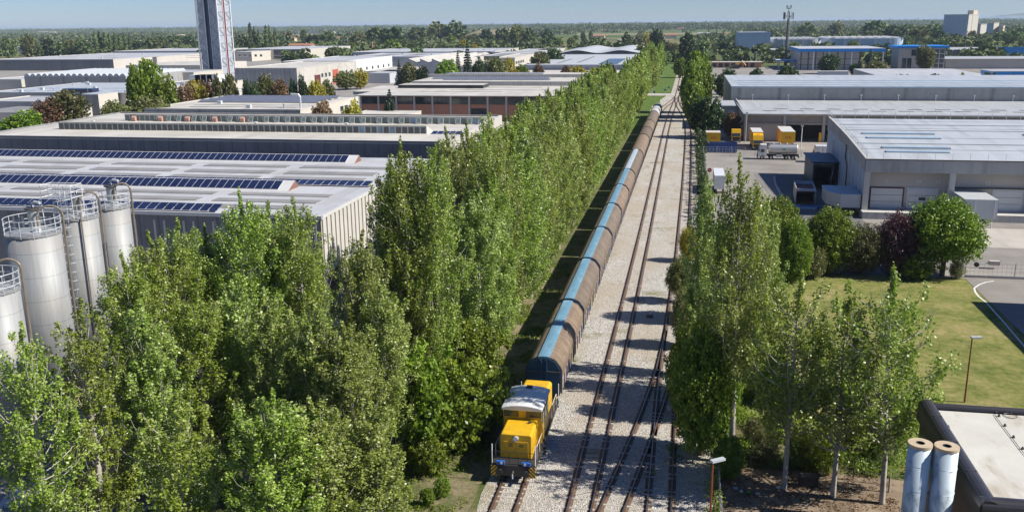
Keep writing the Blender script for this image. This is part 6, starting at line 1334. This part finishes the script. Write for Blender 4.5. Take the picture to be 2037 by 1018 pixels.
# ---- the left poplar trees near the camera (x and height follow from the measured tops)
def pop_at(px_, py_, Y, label, key, group=None, **k):
    X, _, Z = on(px_, py_, 'y', Y); H0 = {'popt': 20}.get(key, 13 if key.startswith('popb') else 20); s = Z/H0
    return tree(key, X, Y, label, 'poplar tree', group, 'poplar_tree', s=k.get('s', 0.95), sz=s*1.03, mat=k.get('mat'))
G1 = 'tall poplars in front of the silos and the solar roofed hall'
NEAR = [(30, 640, 38, 'leafy poplar at the left edge, in front of the lowest silo'), (150, 600, 43, 'leafy poplar in front of the widest silo'), (252, 505, 51, 'dark leaved poplar right of the slim silo'), (300, 462, 55, 'poplar left of the tall one hiding the dark slotted hall front'),
 (350, 440, 57, 'tall poplar whose top stands before the dark slotted hall front'), (412, 452, 60, 'poplar between the slotted hall front and the pointed poplar'), (484, 382, 60, 'tall pointed poplar in front of the solar roofed hall'), (530, 400, 64, 'poplar squeezed between the pointed one and its right neighbour'), (596, 394, 62, 'tall poplar just left of the cream finned hall corner'),
 (702, 466, 57, 'small poplar below the cream finned hall corner'), (800, 282, 68, 'tallest poplar, standing right of the cream finned hall corner'), (855, 290, 69, 'right hand twin of the tallest poplar'), (765, 330, 70, 'poplar half hidden behind the tallest one'),
 (290, 600, 46, 'loose poplar in the middle of the left group with bare grey limbs'), (385, 585, 49, 'poplar in the middle of the left group, left of the centre one'), (455, 560, 52, 'poplar in the middle of the left group below the pointed one'), (540, 580, 50, 'poplar low in the left group, below the squeezed one'), (625, 600, 50, 'poplar low in the left group, below the finned hall'), (700, 640, 50, 'poplar at the bottom of the left group near the grass path'), (765, 560, 56, 'poplar at the right end of the left group beside the shrubs'),
 (330, 790, 37, 'poplar crown at the bottom edge over the timber stacks'), (530, 780, 38, 'poplar crown at the bottom edge right of centre'), (640, 790, 40, 'poplar crown at the bottom edge near the weeds'), (725, 800, 42, 'rightmost poplar crown at the bottom edge'), (900, 258, 84, 'poplar behind the tallest one, touching the clerestory hall'), (925, 245, 92, 'poplar behind the tallest twins, right of the one touching the clerestory hall')]
VN = [5, 5, 1, 1, 3, 0, 1, 3, 3, 4, 1, 3, 2, 2, 1, 2, 4, 2, 4, 4, 5, 1, 4, 2, 4, 0, 1]
for i, (a, b, c, l) in enumerate(NEAR): pop_at(a, b, c, l, 'popn%d' % VN[i % len(VN)], G1)
# ---- the double row left of the train
def wag(y):
    for i in range(12):
        if y < J[i+1]: f = (y-J[i])/(J[i+1]-J[i]); return '%s of %s wagon' % (('near end' if f < 0.34 else 'middle' if f < 0.67 else 'far end'), ORD[i+1])
    return None
i = 0; y = 74.0; bey = 0; SEEN = {}
while y < 385:
    w_ = wag(y); h = rnd.uniform(18.2, 20.2)
    if w_: l = 'front row poplar left of train at '+w_
    else: bey += 1; l = '%s poplar beyond the train end, left of the track' % ORD[bey]
    SEEN[l] = SEEN.get(l, 0)+1
    if SEEN[l] > 1: l += ', %s there' % ORD[SEEN[l]]
    key = 'popn%d' % [4, 0, 3, 2, 1][i % 5] if y < 125 else 'popm%d' % (i % 3) if y < 235 else 'popf%d' % (i % 3)
    tree(key, (-17.2 if y < 95 else -16.5)+rnd.uniform(-0.5, 0.4), y, l, 'poplar tree', 'poplars of the front row along the train', 'poplar_tree', s=rnd.uniform(0.98, 1.18), sz=h/20*rnd.choice([1, 1, 1.03, 0.93]))
    y += rnd.uniform(3.9, 5.6); i += 1
y = 88.0; i = 0
while y < 300:
    w_ = wag(y); l = 'rear row poplar left of train at '+w_; SEEN[l] = SEEN.get(l, 0)+1; l += (', %s there' % ORD[SEEN[l]]) if SEEN[l] > 1 else ''; key = 'popn%d' % ((i+2) % 5) if y < 118 else 'popm%d' % (i % 3) if y < 235 else 'popf%d' % (i % 3)
    tree(key, -24.2+rnd.uniform(-0.9, 0.9), y, l, 'poplar tree', 'poplars of the rear row along the train', 'poplar_tree', s=rnd.uniform(1.0, 1.25), sz=rnd.uniform(0.88, 0.97))
    y += rnd.uniform(4.8, 6.6); i += 1
for i in range(24):
    y = 408+i*6.5+rnd.uniform(-1.5, 1.5); tree('popf%d' % (i % 3), -15.5-(i % 2)*4.5+rnd.uniform(-1, 1), y, 'slender poplar beyond the level crossing, %s from the near end' % (ORD[i+1] if i < 20 else 'twenty-'+ORD[i-19]), 'poplar tree', 'poplars beyond the level crossing', 'poplar_tree', s=rnd.uniform(0.9, 1.1), sz=rnd.uniform(0.85, 1.0))
# shrubs at the foot of the row
SH = [(845, 905, 7.0, 'shrub0', 'bright green shrub at the bottom of the poplar group, left one'), (905, 890, 6.2, 'shrub1', 'dense bright shrub beside the locomotive'), (935, 850, 5.0, 'shrub1', 'yellowish green shrub behind the dense one beside the locomotive'), (850, 940, 2.6, 'shrub1', 'low weedy bush by the grass path'), (880, 985, 1.2, 'shrub1', 'lowest weed clump by the bare path left of the rails'), (960, 720, 5.0, 'shrub0', 'dark shrub under the poplars level with the cab'), (925, 770, 5.5, 'shrub1', 'shrub under the poplars above the bright ones'), (985, 640, 5.0, 'shrub0', 'bright shrub at the poplar feet beside the first wagon'), (1010, 600, 4.0, 'shrub1', 'shrub at the poplar feet beside the second wagon'), (850, 1005, 1.2, 'shrub0', 'small weed tuft at the bottom edge'), (810, 870, 6.5, 'shrub1', 'tall shrub swallowed by the poplar group')]
for px_, py_, h, k, l in SH:
    p = on(px_, py_, 'z', 0); tree(k, p[0], p[1], l, 'shrub', None, 'shrub', s=h/3*0.8, sz=h/3)
# ---- right side near trees
pop_at(1487, 316, 60.2, 'tall poplar with a bare forked pale trunk right of the tracks', 'popt', s=0.98)
pop_at(1400, 352, 76, 'slimmer poplar behind the forked one, touching the ballast yard', 'popn2', s=0.72); pop_at(1520, 395, 72, 'poplar behind the forked one with its top left of the cold store', 'popn4', s=0.75)
pop_at(1590, 545, 56.9, 'second bare-trunked poplar from the left at lower right', 'popb0', s=1.15); pop_at(1690, 600, 56.4, 'third bare-trunked poplar leaning slightly above the dark crate', 'popb1', s=1.15); pop_at(1800, 542, 56.0, 'fourth poplar with pale trunk just left of the chimneys', 'popb2', s=1.2)
t = tree('popb1', 14.0, 57.6, 'thin leaning sapling beside the left chimney', 'tree', None, 'sapling', s=0.42, sz=0.45)
for px_, py_, h, s_, k, l, m in ((1395, 905, 9.5, 2.3, 'rndn1', 'dense dark tree between the tracks and the forked poplar', None), (1370, 830, 7.5, 1.8, 'rndn1', 'dense tree overhanging the right hand rails', None), (1425, 800, 8.0, 2.0, 'rndn0', 'dense bright tree just behind the forked poplar foot', None),
   (1362, 690, 6.0, 1.5, 'rndn2', 'olive tree leaning over the rails above the dark one', None), (1350, 600, 5.0, 1.35, 'rndn0', 'olive tree at the ballast edge', 'leaf_olive'), (1368, 520, 4.6, 1.3, 'rndn2', 'small yellow green tree at the hedge start', 'leaf_yellow'), (1425, 640, 10, 2.3, 'rndn1', 'green tree filling the gap behind the slim poplar', None), (1500, 760, 5.5, 1.4, 'rndn0', 'yellow autumn tree glimpsed between two trunks', 'leaf_yellow'), (1545, 800, 4.0, 1.5, 'shrub0', 'green bush under the second bare trunk', None)):
    p = on(px_, py_, 'z', 0); H0, R0 = (8, 3.4) if k.startswith('rnd') else (3, 1.5); tree(k, p[0], p[1], l, 'tree', None, 'leafy_tree', s=s_/R0*0.95, sz=h/H0, mat=m)
def rnd_at(px_, py_, Y, wpx, key, label, mat=None, H0=8, R0=3.4, name='leafy_tree', group=None, cat='tree', ratio=None):
    X, _, Z = on(px_, py_, 'y', Y); dist = math.sqrt(X*X+Y*Y); s = wpx/2*dist/FPX/R0
    return tree(key, X, Y, label, cat, group, name, s=s, sz=(Z/H0) if not ratio else s*ratio, mat=mat)
rnd_at(1548, 398, 112, 96, 'rndn1', 'round bright green tree at the back left corner of the lawn'); rnd_at(1585, 440, 108, 60, 'rndn1', 'bright green tree overlapping the round one at the lawn corner')
rnd_at(1655, 418, 113, 92, 'rndn1', 'dark green bushy tree behind the lawn, left of the pale bush', 'leaf_bright'); rnd_at(1722, 447, 113, 82, 'rndn2', 'pale feathery bush between the green and the purple tree'); rnd_at(1622, 488, 110, 50, 'shrub2', 'thin scrubby bush at the left foot of the lawn hedge', None, 3, 1.6, 'shrub')
rnd_at(1793, 422, 113.4, 74, 'rndn2', 'dark purple leaved tree behind the lawn', 'leaf_purple'); rnd_at(1890, 398, 113.6, 118, 'rndn0', 'round green tree with a short trunk at the lawn corner', None); rnd_at(1830, 500, 112, 60, 'shrub1', 'low dark bush between the purple and the round tree', None, 3, 1.7, 'shrub'); rnd_at(1905, 520, 112.6, 28, 'shrub2', 'small weedy bush at the foot of the round tree', None, 3, 1.6, 'shrub')
# weeds and small shrubs around the wire fence at lower right
r2 = random.Random(3)
PL = [(1613, 935, 3.4, 'shrub1', 'dark green shrub between the second and third bare trunks'), (1520, 915, 2.4, 'shrub2', 'young bush behind the wire fence right of the forked poplar'), (1560, 845, 1.8, 'shrub1', 'flat bright green weed patch under the second trunk'), (1590, 830, 1.6, 'shrub1', 'bright green weed patch right of the flat one'), (1700, 905, 2.2, 'shrub0', 'light green sapling clump by the fence, between third and fourth trunks'), (1740, 900, 2.4, 'shrub0', 'tall weed clump left of the fourth trunk'), (1660, 900, 2.0, 'shrub2', 'weed clump right of the third trunk'), (1780, 925, 2.6, 'shrub0', 'bushy sapling left of the chimneys'), (1685, 795, 1.6, 'shrub2', 'weed tuft on the lawn edge right of the third trunk'), (1450, 950, 3.0, 'shrub0', 'dark ivy bush round the foot of the forked poplar'), (1500, 880, 2.0, 'shrub2', 'weed tuft on the bare soil'), (1570, 760, 1.8, 'shrub2', 'bush on the lawn edge behind the second trunk')]
for px_, py_, h, k, l in PL:
    p = on(px_, py_, 'z', 0); tree(k, p[0], p[1], l, 'shrub', None, 'shrub', s=h/3*0.75, sz=h/3)
# ivy hedge along the fence at the bottom and the hedge right of the track
def hedge(x0, x1, y0, y1, h, mat, label, size=0.18, dens=70, seed=1):
    r = np.random.default_rng(seed); L = max(abs(y1-y0), abs(x1-x0)); n = int(L*2.2*h/1.5)
    C = np.c_[r.uniform(x0, x1, n), r.uniform(y0, y1, n), r.uniform(0.2, h, n)-0]; C -= np.array([x0, y0, 0])
    me = leaf_mesh('hedge', C, np.full((n, 3), 0.5), dens, size, mat, seed); t = thing('hedge', label, 'hedge', (x0, y0, 0)); o = bpy.data.objects.new('foliage', me); COL.objects.link(o); o.parent = t
    m = MB()
    for k in range(int(L/1.5)): f = (k+0.5)/max(1, int(L/1.5)); m.tube([(0.5*(x1-x0)+(0 if x1-x0 < 3 else (f-0.5)*(x1-x0)), f*(y1-y0), 0), (0.5*(x1-x0)+(0 if x1-x0 < 3 else (f-0.5)*(x1-x0)), f*(y1-y0), h*0.8)], 0.05, 'bark_brown', 4)
    m.build('stem', t)
hedge(2.3, 3.0, 42, 57, 1.8, 'leaf_bright', 'ivy covered hedge strip beside the rails at the bottom edge', 0.15, 45, 2)
hedge(2.9, 4.3, 118, 215, 2.6, 'leaf_dark', 'dark hedge along the right track between the ballast and the yard', 0.3, 22, 3)
hedge(3.0, 5.2, 215, 262, 3.4, 'leaf_dark', 'taller dark hedge along the depot yard', 0.4, 20, 4)
rnd_at(1404, 196, 248, 58, 'rndm1', 'round dark green tree beside the yard tractor', 'leaf_dark', 10, 4.2); rnd_at(1457, 226, 248, 30, 'rndm0', 'small tree with russet tips by the depot annex', 'leaf_russet', 10, 4.2)
for q, (px_, py_, Y, wp) in enumerate(((1388, 108, 318, 50), (1380, 128, 300, 44), (1395, 140, 305, 44), (1378, 160, 290, 36))): rnd_at(px_, py_, Y, wp, 'rndm%d' % (q % 4), ['tallest bright green tree right of the track', 'bright green tree in the front left of the tall clump', 'bright green tree at the right flank of the tall clump', 'lowest tree of the bright clump beside the track'][q], 'leaf_bright', 10, 4.2)
rnd_at(1448, 138, 400, 34, 'rndm2', 'round clipped tree left of the blue roofed warehouse, upper', 'leaf_dark', 10, 4.2); rnd_at(1437, 150, 385, 30, 'rndm3', 'round clipped tree left of the blue roofed warehouse, lower', 'leaf_dark', 10, 4.2); rnd_at(1503, 137, 440, 26, 'rndm2', 'round clipped tree behind the blue roofed warehouse at its left', 'leaf_dark', 10, 4.2)
rnd_at(1355, 118, 520, 26, 'rndm1', 'leafy tree arching over the far track', 'leaf_bright', 10, 4.2); rnd_at(1368, 68, 700, 30, 'rndm0', 'big dark tree at the vanishing end of the track', 'leaf_dark', 10, 4.2); rnd_at(1306, 60, 900, 24, 'rndm1', 'dark round tree left of the track end', 'leaf_dark', 10, 4.2)
# ---- middle distance trees measured one by one
MT = [(290, 126, 250, 62, 'leaf_bright', 'large bright green tree in the middle of the left estate'), (268, 138, 244, 42, 'leaf_bright', 'left shoulder tree of the large bright green clump'), (318, 160, 240, 58, 'leaf_bright', 'right shoulder tree of the large bright green clump'), (290, 195, 226, 78, 'leaf_olive', 'olive bush below the large bright green tree'), (130, 184, 242, 60, 'leaf_olive', 'olive green tree behind the street lamp at left'), (95, 200, 238, 50, 'leaf_russet', 'brownish tree left of the olive one'), (35, 226, 205, 76, 'leaf_bright', 'fresh green bush at the far left corner of the clerestory hall'), (225, 201, 236, 40, 'leaf_olive', 'low bush beside the dark metal shed'), (385, 163, 285, 36, 'leaf_yellow', 'golden yellow tree left of the lattice tower foot'), (408, 164, 290, 26, 'leaf_russet', 'russet tree right of the golden one'), (362, 172, 280, 36, 'leaf_russet', 'brownish green tree left of the golden one'),
 (430, 150, 285, 15, 'leaf_olive', 'narrow olive tree before the lattice tower'), (455, 152, 290, 32, 'leaf_olive', 'rounded olive tree right of the narrow one'), (489, 162, 290, 15, 'leaf_dark', 'narrow dark green tree by the ribbed hall, left'), (505, 168, 288, 22, 'leaf_dark', 'broader dark green tree by the ribbed hall'), (525, 150, 300, 32, 'leaf_olive', 'olive tree in front of the ribbed hall'), (556, 162, 300, 30, 'leaf_russet', 'russet tree in front of the ribbed hall'), (581, 160, 296, 18, 'leaf_dark', 'dark conical tree in front of the red door, left'), (602, 156, 296, 20, 'leaf_dark', 'dark conical tree in front of the red door, right'), (628, 162, 300, 34, 'leaf_yellow', 'yellowish tree below the orange red door'), (650, 162, 305, 26, 'leaf_olive', 'olive tree left of the brick factory roof'),
 (688, 144, 420, 40, 'leaf_olive', 'olive tree beyond the brick factory, left'), (715, 140, 425, 34, 'leaf_yellow', 'yellow green tree beyond the brick factory, right'), (812, 126, 430, 30, 'leaf_olive', 'olive tree beside the bright conifer'), (840, 134, 420, 24, 'leaf_dark', 'dark round tree beyond the brick factory roof'), (888, 122, 430, 44, 'leaf_bright', 'bright green bushy tree below the tall conifers'), (950, 120, 420, 26, 'leaf_dark', 'dark tree right of the tall conifers'), (985, 116, 430, 46, 'leaf_olive', 'greyish olive tree right of the tall conifers'), (1012, 118, 440, 26, 'leaf_yellow', 'yellowish tree beside the white cube office'), (640, 207, 216, 50, 'leaf_russet', 'brownish shrubs left of the white annex'), (695, 208, 216, 46, 'leaf_yellow', 'yellow flowering shrub by the white annex'),
 (1036, 130, 420, 30, 'leaf_bright', 'green tree at the left foot of the wavy hall front'), (1074, 106, 500, 36, 'leaf_olive', 'olive tree left of the grey roofed hall'), (1100, 100, 560, 36, 'leaf_dark', 'dark green tree left of the grey roofed hall'), (1072, 130, 410, 26, 'leaf_russet', 'reddish brown tree before the wavy hall front'), (1150, 133, 402, 40, 'leaf_yellow', 'yellow olive tree before the wavy hall front'), (1182, 138, 398, 30, 'leaf_yellow', 'yellow tree right of the yellow olive one'), (1216, 133, 402, 24, 'leaf_purple', 'purple brown tree at the poplar row'), (1168, 152, 330, 34, 'leaf_bright', 'round green tree at the brick factory end'), (1125, 132, 402, 22, 'leaf_russet', 'russet tree before the wavy hall front'), (1020, 140, 398, 40, 'leaf_yellow', 'low yellow bush beyond the brick factory roof'), (1090, 200, 270, 60, 'leaf_dark', 'dark bush at the right end of the brick front'), (1062, 205, 262, 50, 'leaf_olive', 'olive bush at the right end of the brick front'),
 (1650, 109, 560, 34, 'leaf_dark', 'dark broad conifer-like tree before the blue canopy hall'), (1700, 128, 540, 16, 'leaf_dark', 'narrow clipped dark tree before the blue canopy hall'), (1745, 123, 530, 32, 'leaf_olive', 'olive tree before the right end of the blue canopy hall'), (1845, 92, 590, 34, 'leaf_olive', 'loose grey green tree in front of the glass office'), (1568, 133, 420, 38, 'leaf_dark', 'round clipped tree below the telecom mast'), (1860, 149, 400, 24, 'leaf_dark', 'treetop peeking over the blue roof, middle'), (1795, 151, 400, 28, 'leaf_dark', 'treetop peeking over the blue roof, left'), (1910, 149, 400, 22, 'leaf_bright', 'treetop peeking over the blue roof, right'), (1965, 146, 400, 34, 'leaf_dark', 'wider treetop over the blue roof near the right edge'), (2015, 151, 400, 40, 'leaf_dark', 'bushy treetop at the right edge of the blue roof')]
for q, (px_, py_, Y, wp, mt, l) in enumerate(MT): rnd_at(px_, py_, Y, wp, 'rndm%d' % (q % 4), l, mt, 10, 4.2)
for px_, py_, Y, wp, k, l in ((774, 178, 268, 38, 'cedar', 'blue green cedar in front of the brick factory'), (793, 118, 430, 20, 'conm', 'bright conifer behind the brick factory roof'), (910, 100, 440, 22, 'conm', 'lower one of the two tall conifers'), (929, 80, 445, 26, 'conm', 'taller one of the two tall conifers'), (1712, 112, 535, 18, 'conm', 'slim dark conifer before the blue canopy hall'), (1733, 97, 545, 22, 'conm', 'tallest dark conifer before the blue canopy hall'), (1434, 68, 900, 9, 'conf', 'small dark cypress right of the track end')):
    X, _, Z = on(px_, py_, 'y', Y); dist = math.hypot(X, Y); H0, R0 = (9.6, 3.0) if k == 'cedar' else (14, 3.6 if k == 'conm' else 3.0); tree(k, X, Y, l, 'conifer', None, 'conifer_tree', s=wp/2*dist/FPX/R0, sz=Z/H0)
# far individual trees
CN = {}
def ORD2(k):
    CN[k] = CN.get(k, 0)+1; n = CN[k]; return ORD[n] if n <= 20 else 'twenty-'+ORD[n-20]
FT = [(14, 78, 860, 22), (55, 72, 880, 24), (74, 88, 870, 16), (95, 74, 900, 26), (116, 84, 900, 26), (140, 80, 905, 22), (162, 82, 905, 30), (275, 82, 930, 22), (300, 72, 940, 26), (318, 80, 960, 20), (345, 72, 1100, 28), (372, 74, 1150, 26), (480, 72, 1000, 22), (780, 54, 1150, 46), (745, 52, 1250, 40), (712, 66, 1200, 30), (650, 66, 1150, 34), (620, 70, 1100, 28), (905, 45, 1500, 46), (870, 47, 1500, 40), (830, 56, 1400, 34), (575, 60, 1300, 14), (603, 58, 1350, 12), (968, 56, 1300, 26), (1000, 56, 1250, 30), (1028, 52, 1150, 30), (1053, 60, 1100, 24), (1160, 60, 1500, 9), (1175, 60, 1500, 8), (1090, 62, 1100, 26), (1190, 76, 900, 36), (1247, 68, 950, 20), (1280, 86, 700, 34), (1230, 84, 820, 30), (1400, 84, 750, 30), (1448, 84, 850, 12), (1605, 48, 1500, 34), (1740, 38, 1500, 40), (1775, 50, 1400, 30), (1665, 45, 1700, 26), (1830, 56, 1250, 40), (1805, 50, 1350, 34), (1860, 48, 1500, 30), (1870, 58, 1200, 22), (2015, 62, 1200, 44), (2032, 58, 1250, 30), (1890, 78, 1150, 26), (1935, 62, 1350, 16)]
KN = ['leaf_far', 'leaf_olive', 'leaf_far', 'leaf_dark']
FT.sort(key=lambda e: e[0]); cnt = {}
for q, (px_, py_, Y, wp) in enumerate(FT):
    reg = 'left of the lattice tower' if px_ < 400 else 'between the lattice tower and the poplar row' if px_ < 1250 else 'near the far end of the track' if px_ < 1460 else 'behind the blue canopy hall'
    rnd_at(px_, py_, Y, wp, 'rndf%d' % (q % 5), 'large distant round tree %s, %s from left' % (reg, ORD2(reg)), KN[q % 4], 12, 5.2, group='large distant trees '+reg)
for q, (px_, py_, Y) in enumerate(((187, 62, 930), (196, 60, 940), (206, 64, 940), (216, 66, 945), (226, 64, 950), (236, 68, 955), (247, 66, 960), (256, 70, 965), (496, 45, 1000), (505, 52, 1010), (513, 57, 1010), (528, 50, 1020), (535, 50, 1025), (546, 56, 1030), (1474, 52, 2100), (1487, 50, 2100), (1497, 51, 2100), (1507, 50, 2100), (1516, 51, 2100), (1426, 52, 2000), (1410, 54, 2000))):
    X, _, Z = on(px_, py_, 'y', Y); tree('colf%d' % (q % 3), X, Y, 'distant dark columnar poplar %s, %s of its row' % (('left of the lattice tower' if px_ < 400 else 'right of the lattice tower' if px_ < 1000 else 'left of the blue cube warehouse'), ORD2('c%d' % (px_ > 400) + str(px_ > 1000))), 'poplar tree', 'columnar poplars in the distance '+('left' if px_ < 400 else 'centre' if px_ < 1000 else 'right'), 'poplar_tree', s=Z/20*0.9*(1 if px_ < 400 else 0.8), sz=Z/20)
# random fill of the tree belts
ROOTS = [o for o in bpy.data.objects if o.parent is None and 'W' in o.keys()]
FOOT = []
for o in list(bpy.data.objects):
    if o.parent is None and o.get('category') in ('factory hall', 'factory', 'shed', 'warehouse', 'building', 'office building', 'house', 'canopy', 'silo building', 'mill building', 'apartment house', 'annex'):
        xs, ys = [], []
        for c in o.children:
            if c.type == 'MESH':
                for v in c.data.vertices: xs.append(v.co.x+o.location.x); ys.append(v.co.y+o.location.y)
        if xs: FOOT.append((min(xs)-5, max(xs)+5, min(ys)-5, max(ys)+5))
FOOT += [(-9, 8, 0, 1000), (14, 330, 405, 640), (MX0-20, MX1+20, 1960, 2260)]+FIELDS
def free(x, y): return not any(a < x < b and c < y < d for a, b, c, d in FOOT)
r3 = random.Random(11); n = 0; tries = 0
while n < 190 and tries < 6000:
    tries += 1; px_ = r3.uniform(-10, 2050); Y = math.exp(r3.uniform(math.log(660), math.log(1900)))
    X = on(px_, 80, 'y', Y)[0]
    if Y < 900 and px_ < 430: continue
    if not free(X, Y): continue
    if 1000 < px_ < 1400 and Y > 1000 and r3.random() < 0.7: continue
    h = r3.uniform(7, 14)*(1 if Y < 1200 else 1.1); reg = 'far left' if px_ < 400 else 'left of centre' if px_ < 800 else 'in the centre' if px_ < 1250 else 'right of the track' if px_ < 1600 else 'far right'
    k = 'rndf%d' % r3.randrange(5); m_ = r3.choice(['leaf_far', 'leaf_far', 'leaf_dark', 'leaf_olive', 'leaf_bright', 'leaf_far', 'leaf_olive', 'leaf_yellow'] if r3.random() < 0.6 else ['leaf_far']); cn = {'leaf_far': 'green', 'leaf_dark': 'dark green', 'leaf_olive': 'olive', 'leaf_bright': 'fresh green', 'leaf_yellow': 'yellowish'}[m_]; ds = 'nearer' if Y < 950 else 'middle' if Y < 1300 else 'farther'; tree(k, X, Y, 'small distant %s tree in the %s tree belt, %s' % (cn, ds, reg), 'tree', 'small %s trees of the %s belt, %s' % (cn, ds, reg), 'leafy_tree', s=h/12*r3.uniform(0.8, 1.25), sz=h/12, mat=m_); n += 1
# far-off woods nobody could count
rr = np.random.default_rng(5); C = []; S = []
def blob(x, y, h, w_): 
    for k in range(3): C.append((x+rr.uniform(-.3, .3)*w_, y+rr.uniform(-.3, .3)*w_, h*rr.uniform(0.35, 0.75))); S.append((w_*0.5, w_*0.5, h*0.38))
def at_band(n_, y0, y1, h0, h1, w_, x0=-30, x1=2070, gaps=()):
    for _ in range(n_):
        px_ = rr.uniform(x0, x1); Y = math.exp(rr.uniform(math.log(y0), math.log(y1))); X = on(px_, 80, 'y', Y)[0]
        if any(a < px_ < b for a, b in gaps) or not free(X, Y): continue
        blob(X, Y, rr.uniform(h0, h1), w_*rr.uniform(0.7, 1.4))
at_band(420, 640, 1000, 5, 10, 10, 400, 2070); at_band(300, 900, 1300, 5, 10, 11, -30, 520)
at_band(1300, 1000, 2000, 6, 12, 13, -30, 2070, gaps=((1085, 1390), (1135, 1160)))
at_band(2300, 2000, 4500, 8, 15, 24, -30, 2070)
at_band(3200, 4500, 12000, 18, 33, 60, -30, 2070)
# the dark shelter belt behind the fields, centre right
for k in range(420): px_ = rr.uniform(1060, 1560); Y = rr.uniform(3350, 3900); X = on(px_, 60, 'y', Y)[0]; blob(X, Y, rr.uniform(18, 27), 22)
me = leaf_mesh('distant_woods', C, S, 14, 6.0, 'leaf_far', 9); 
o = bpy.data.objects.new('distant_woods', me); COL.objects.link(o); tag(o, 'distant tree belts and woods stretching to the horizon', 'woodland', kind='stuff')
# hedgerow strips near the far yards
C, S = [], []
for (xa, xb, Y, h, m_) in ((on(1395, 120, 'y', 690)[0], on(1530, 120, 'y', 690)[0], 690, 7, 0), (on(1765, 118, 'y', 660)[0], on(1800, 118, 'y', 660)[0], 660, 11, 0), (on(1885, 110, 'y', 760)[0], on(1990, 110, 'y', 760)[0], 760, 7, 0), (on(1517, 120, 'y', 655)[0], on(1580, 120, 'y', 655)[0], 655, 10, 0)):
    for k in range(int((xb-xa)/1.6)): C.append((xa+k*1.6, Y+rr.uniform(-2, 2), h*rr.uniform(0.3, 0.8))); S.append((2.2, 2.2, h*0.3))
me = leaf_mesh('tree_line', C, S, 14, 1.4, 'leaf_dark', 10); o = bpy.data.objects.new('tree_line', me); COL.objects.link(o); tag(o, 'dense dark shelter belts around the far truck yards', 'woodland', kind='stuff')
# grass blades and weeds: verge, lawn (nobody could count)
def tufts(name, n_, x0, x1, y0, y1, size, h, mat, label, seed, keep=None):
    r = np.random.default_rng(seed); P = np.c_[r.uniform(x0, x1, n_), r.uniform(y0, y1, n_), np.full(n_, h*0.5)]
    if keep is not None: P = P[keep(P)]
    me = leaf_mesh(name, P, np.tile([0.35, 0.35, h*0.5], (len(P), 1)), 12, size, mat, seed, upbias=0.1); o = bpy.data.objects.new(name, me); COL.objects.link(o); tag(o, label, 'grass', kind='stuff')
clump = lambda s, thr: (lambda P: (np.sin(P[:, 0]*1.1*s+2*np.sin(P[:, 1]*0.5*s))+np.sin(P[:, 1]*0.9*s+1.7*np.sin(P[:, 0]*0.7*s)) > thr))
tufts('weeds', 5200, -22, -13.0, 38, 112, 0.13, 0.28, 'leaf_bright', 'weeds and rough grass at the foot of the poplar row', 21, clump(1, 0.0))
tufts('fallen_leaves', 1500, 3.2, 14.3, 44, 68, 0.13, 0.03, 'leaf_russet', 'fallen leaves and rubble scattered on the soil at lower right', 27)
tufts('undergrowth', 3800, 3.2, 19, 59.5, 76, 0.15, 0.8, 'leaf_bright', 'leafy undergrowth behind the wire fence at lower right', 23, clump(1.3, -0.2))
tufts('track_weeds', 260, -1.9, 2.6, 56, 80, 0.12, 0.16, 'leaf_bright', 'green weeds between the rails of the right track', 24, clump(1.5, 0.8))
# ------------------------------------------------------------------ haze
mb = MB(); mb.box(-65000, 65000, -4000, 95000, -1.0, 75, 'flashing_white'); hz = mb.build('haze'); tag(hz, kind='stuff')
hm = bpy.data.materials.new('haze_air'); hm.use_nodes = True; n_ = hm.node_tree; n_.nodes.clear(); ou = n_.nodes.new('ShaderNodeOutputMaterial'); pv = n_.nodes.new('ShaderNodeVolumePrincipled')
pv.inputs['Color'].default_value = (0.66, 0.81, 0.96, 1); pv.inputs['Density'].default_value = 0.000065; pv.inputs['Anisotropy'].default_value = 0.0; n_.links.new(pv.outputs[0], ou.inputs['Volume']); hz.data.materials.clear(); hz.data.materials.append(hm)
for o in bpy.data.objects:
    if 'W' in o.keys(): del o['W']
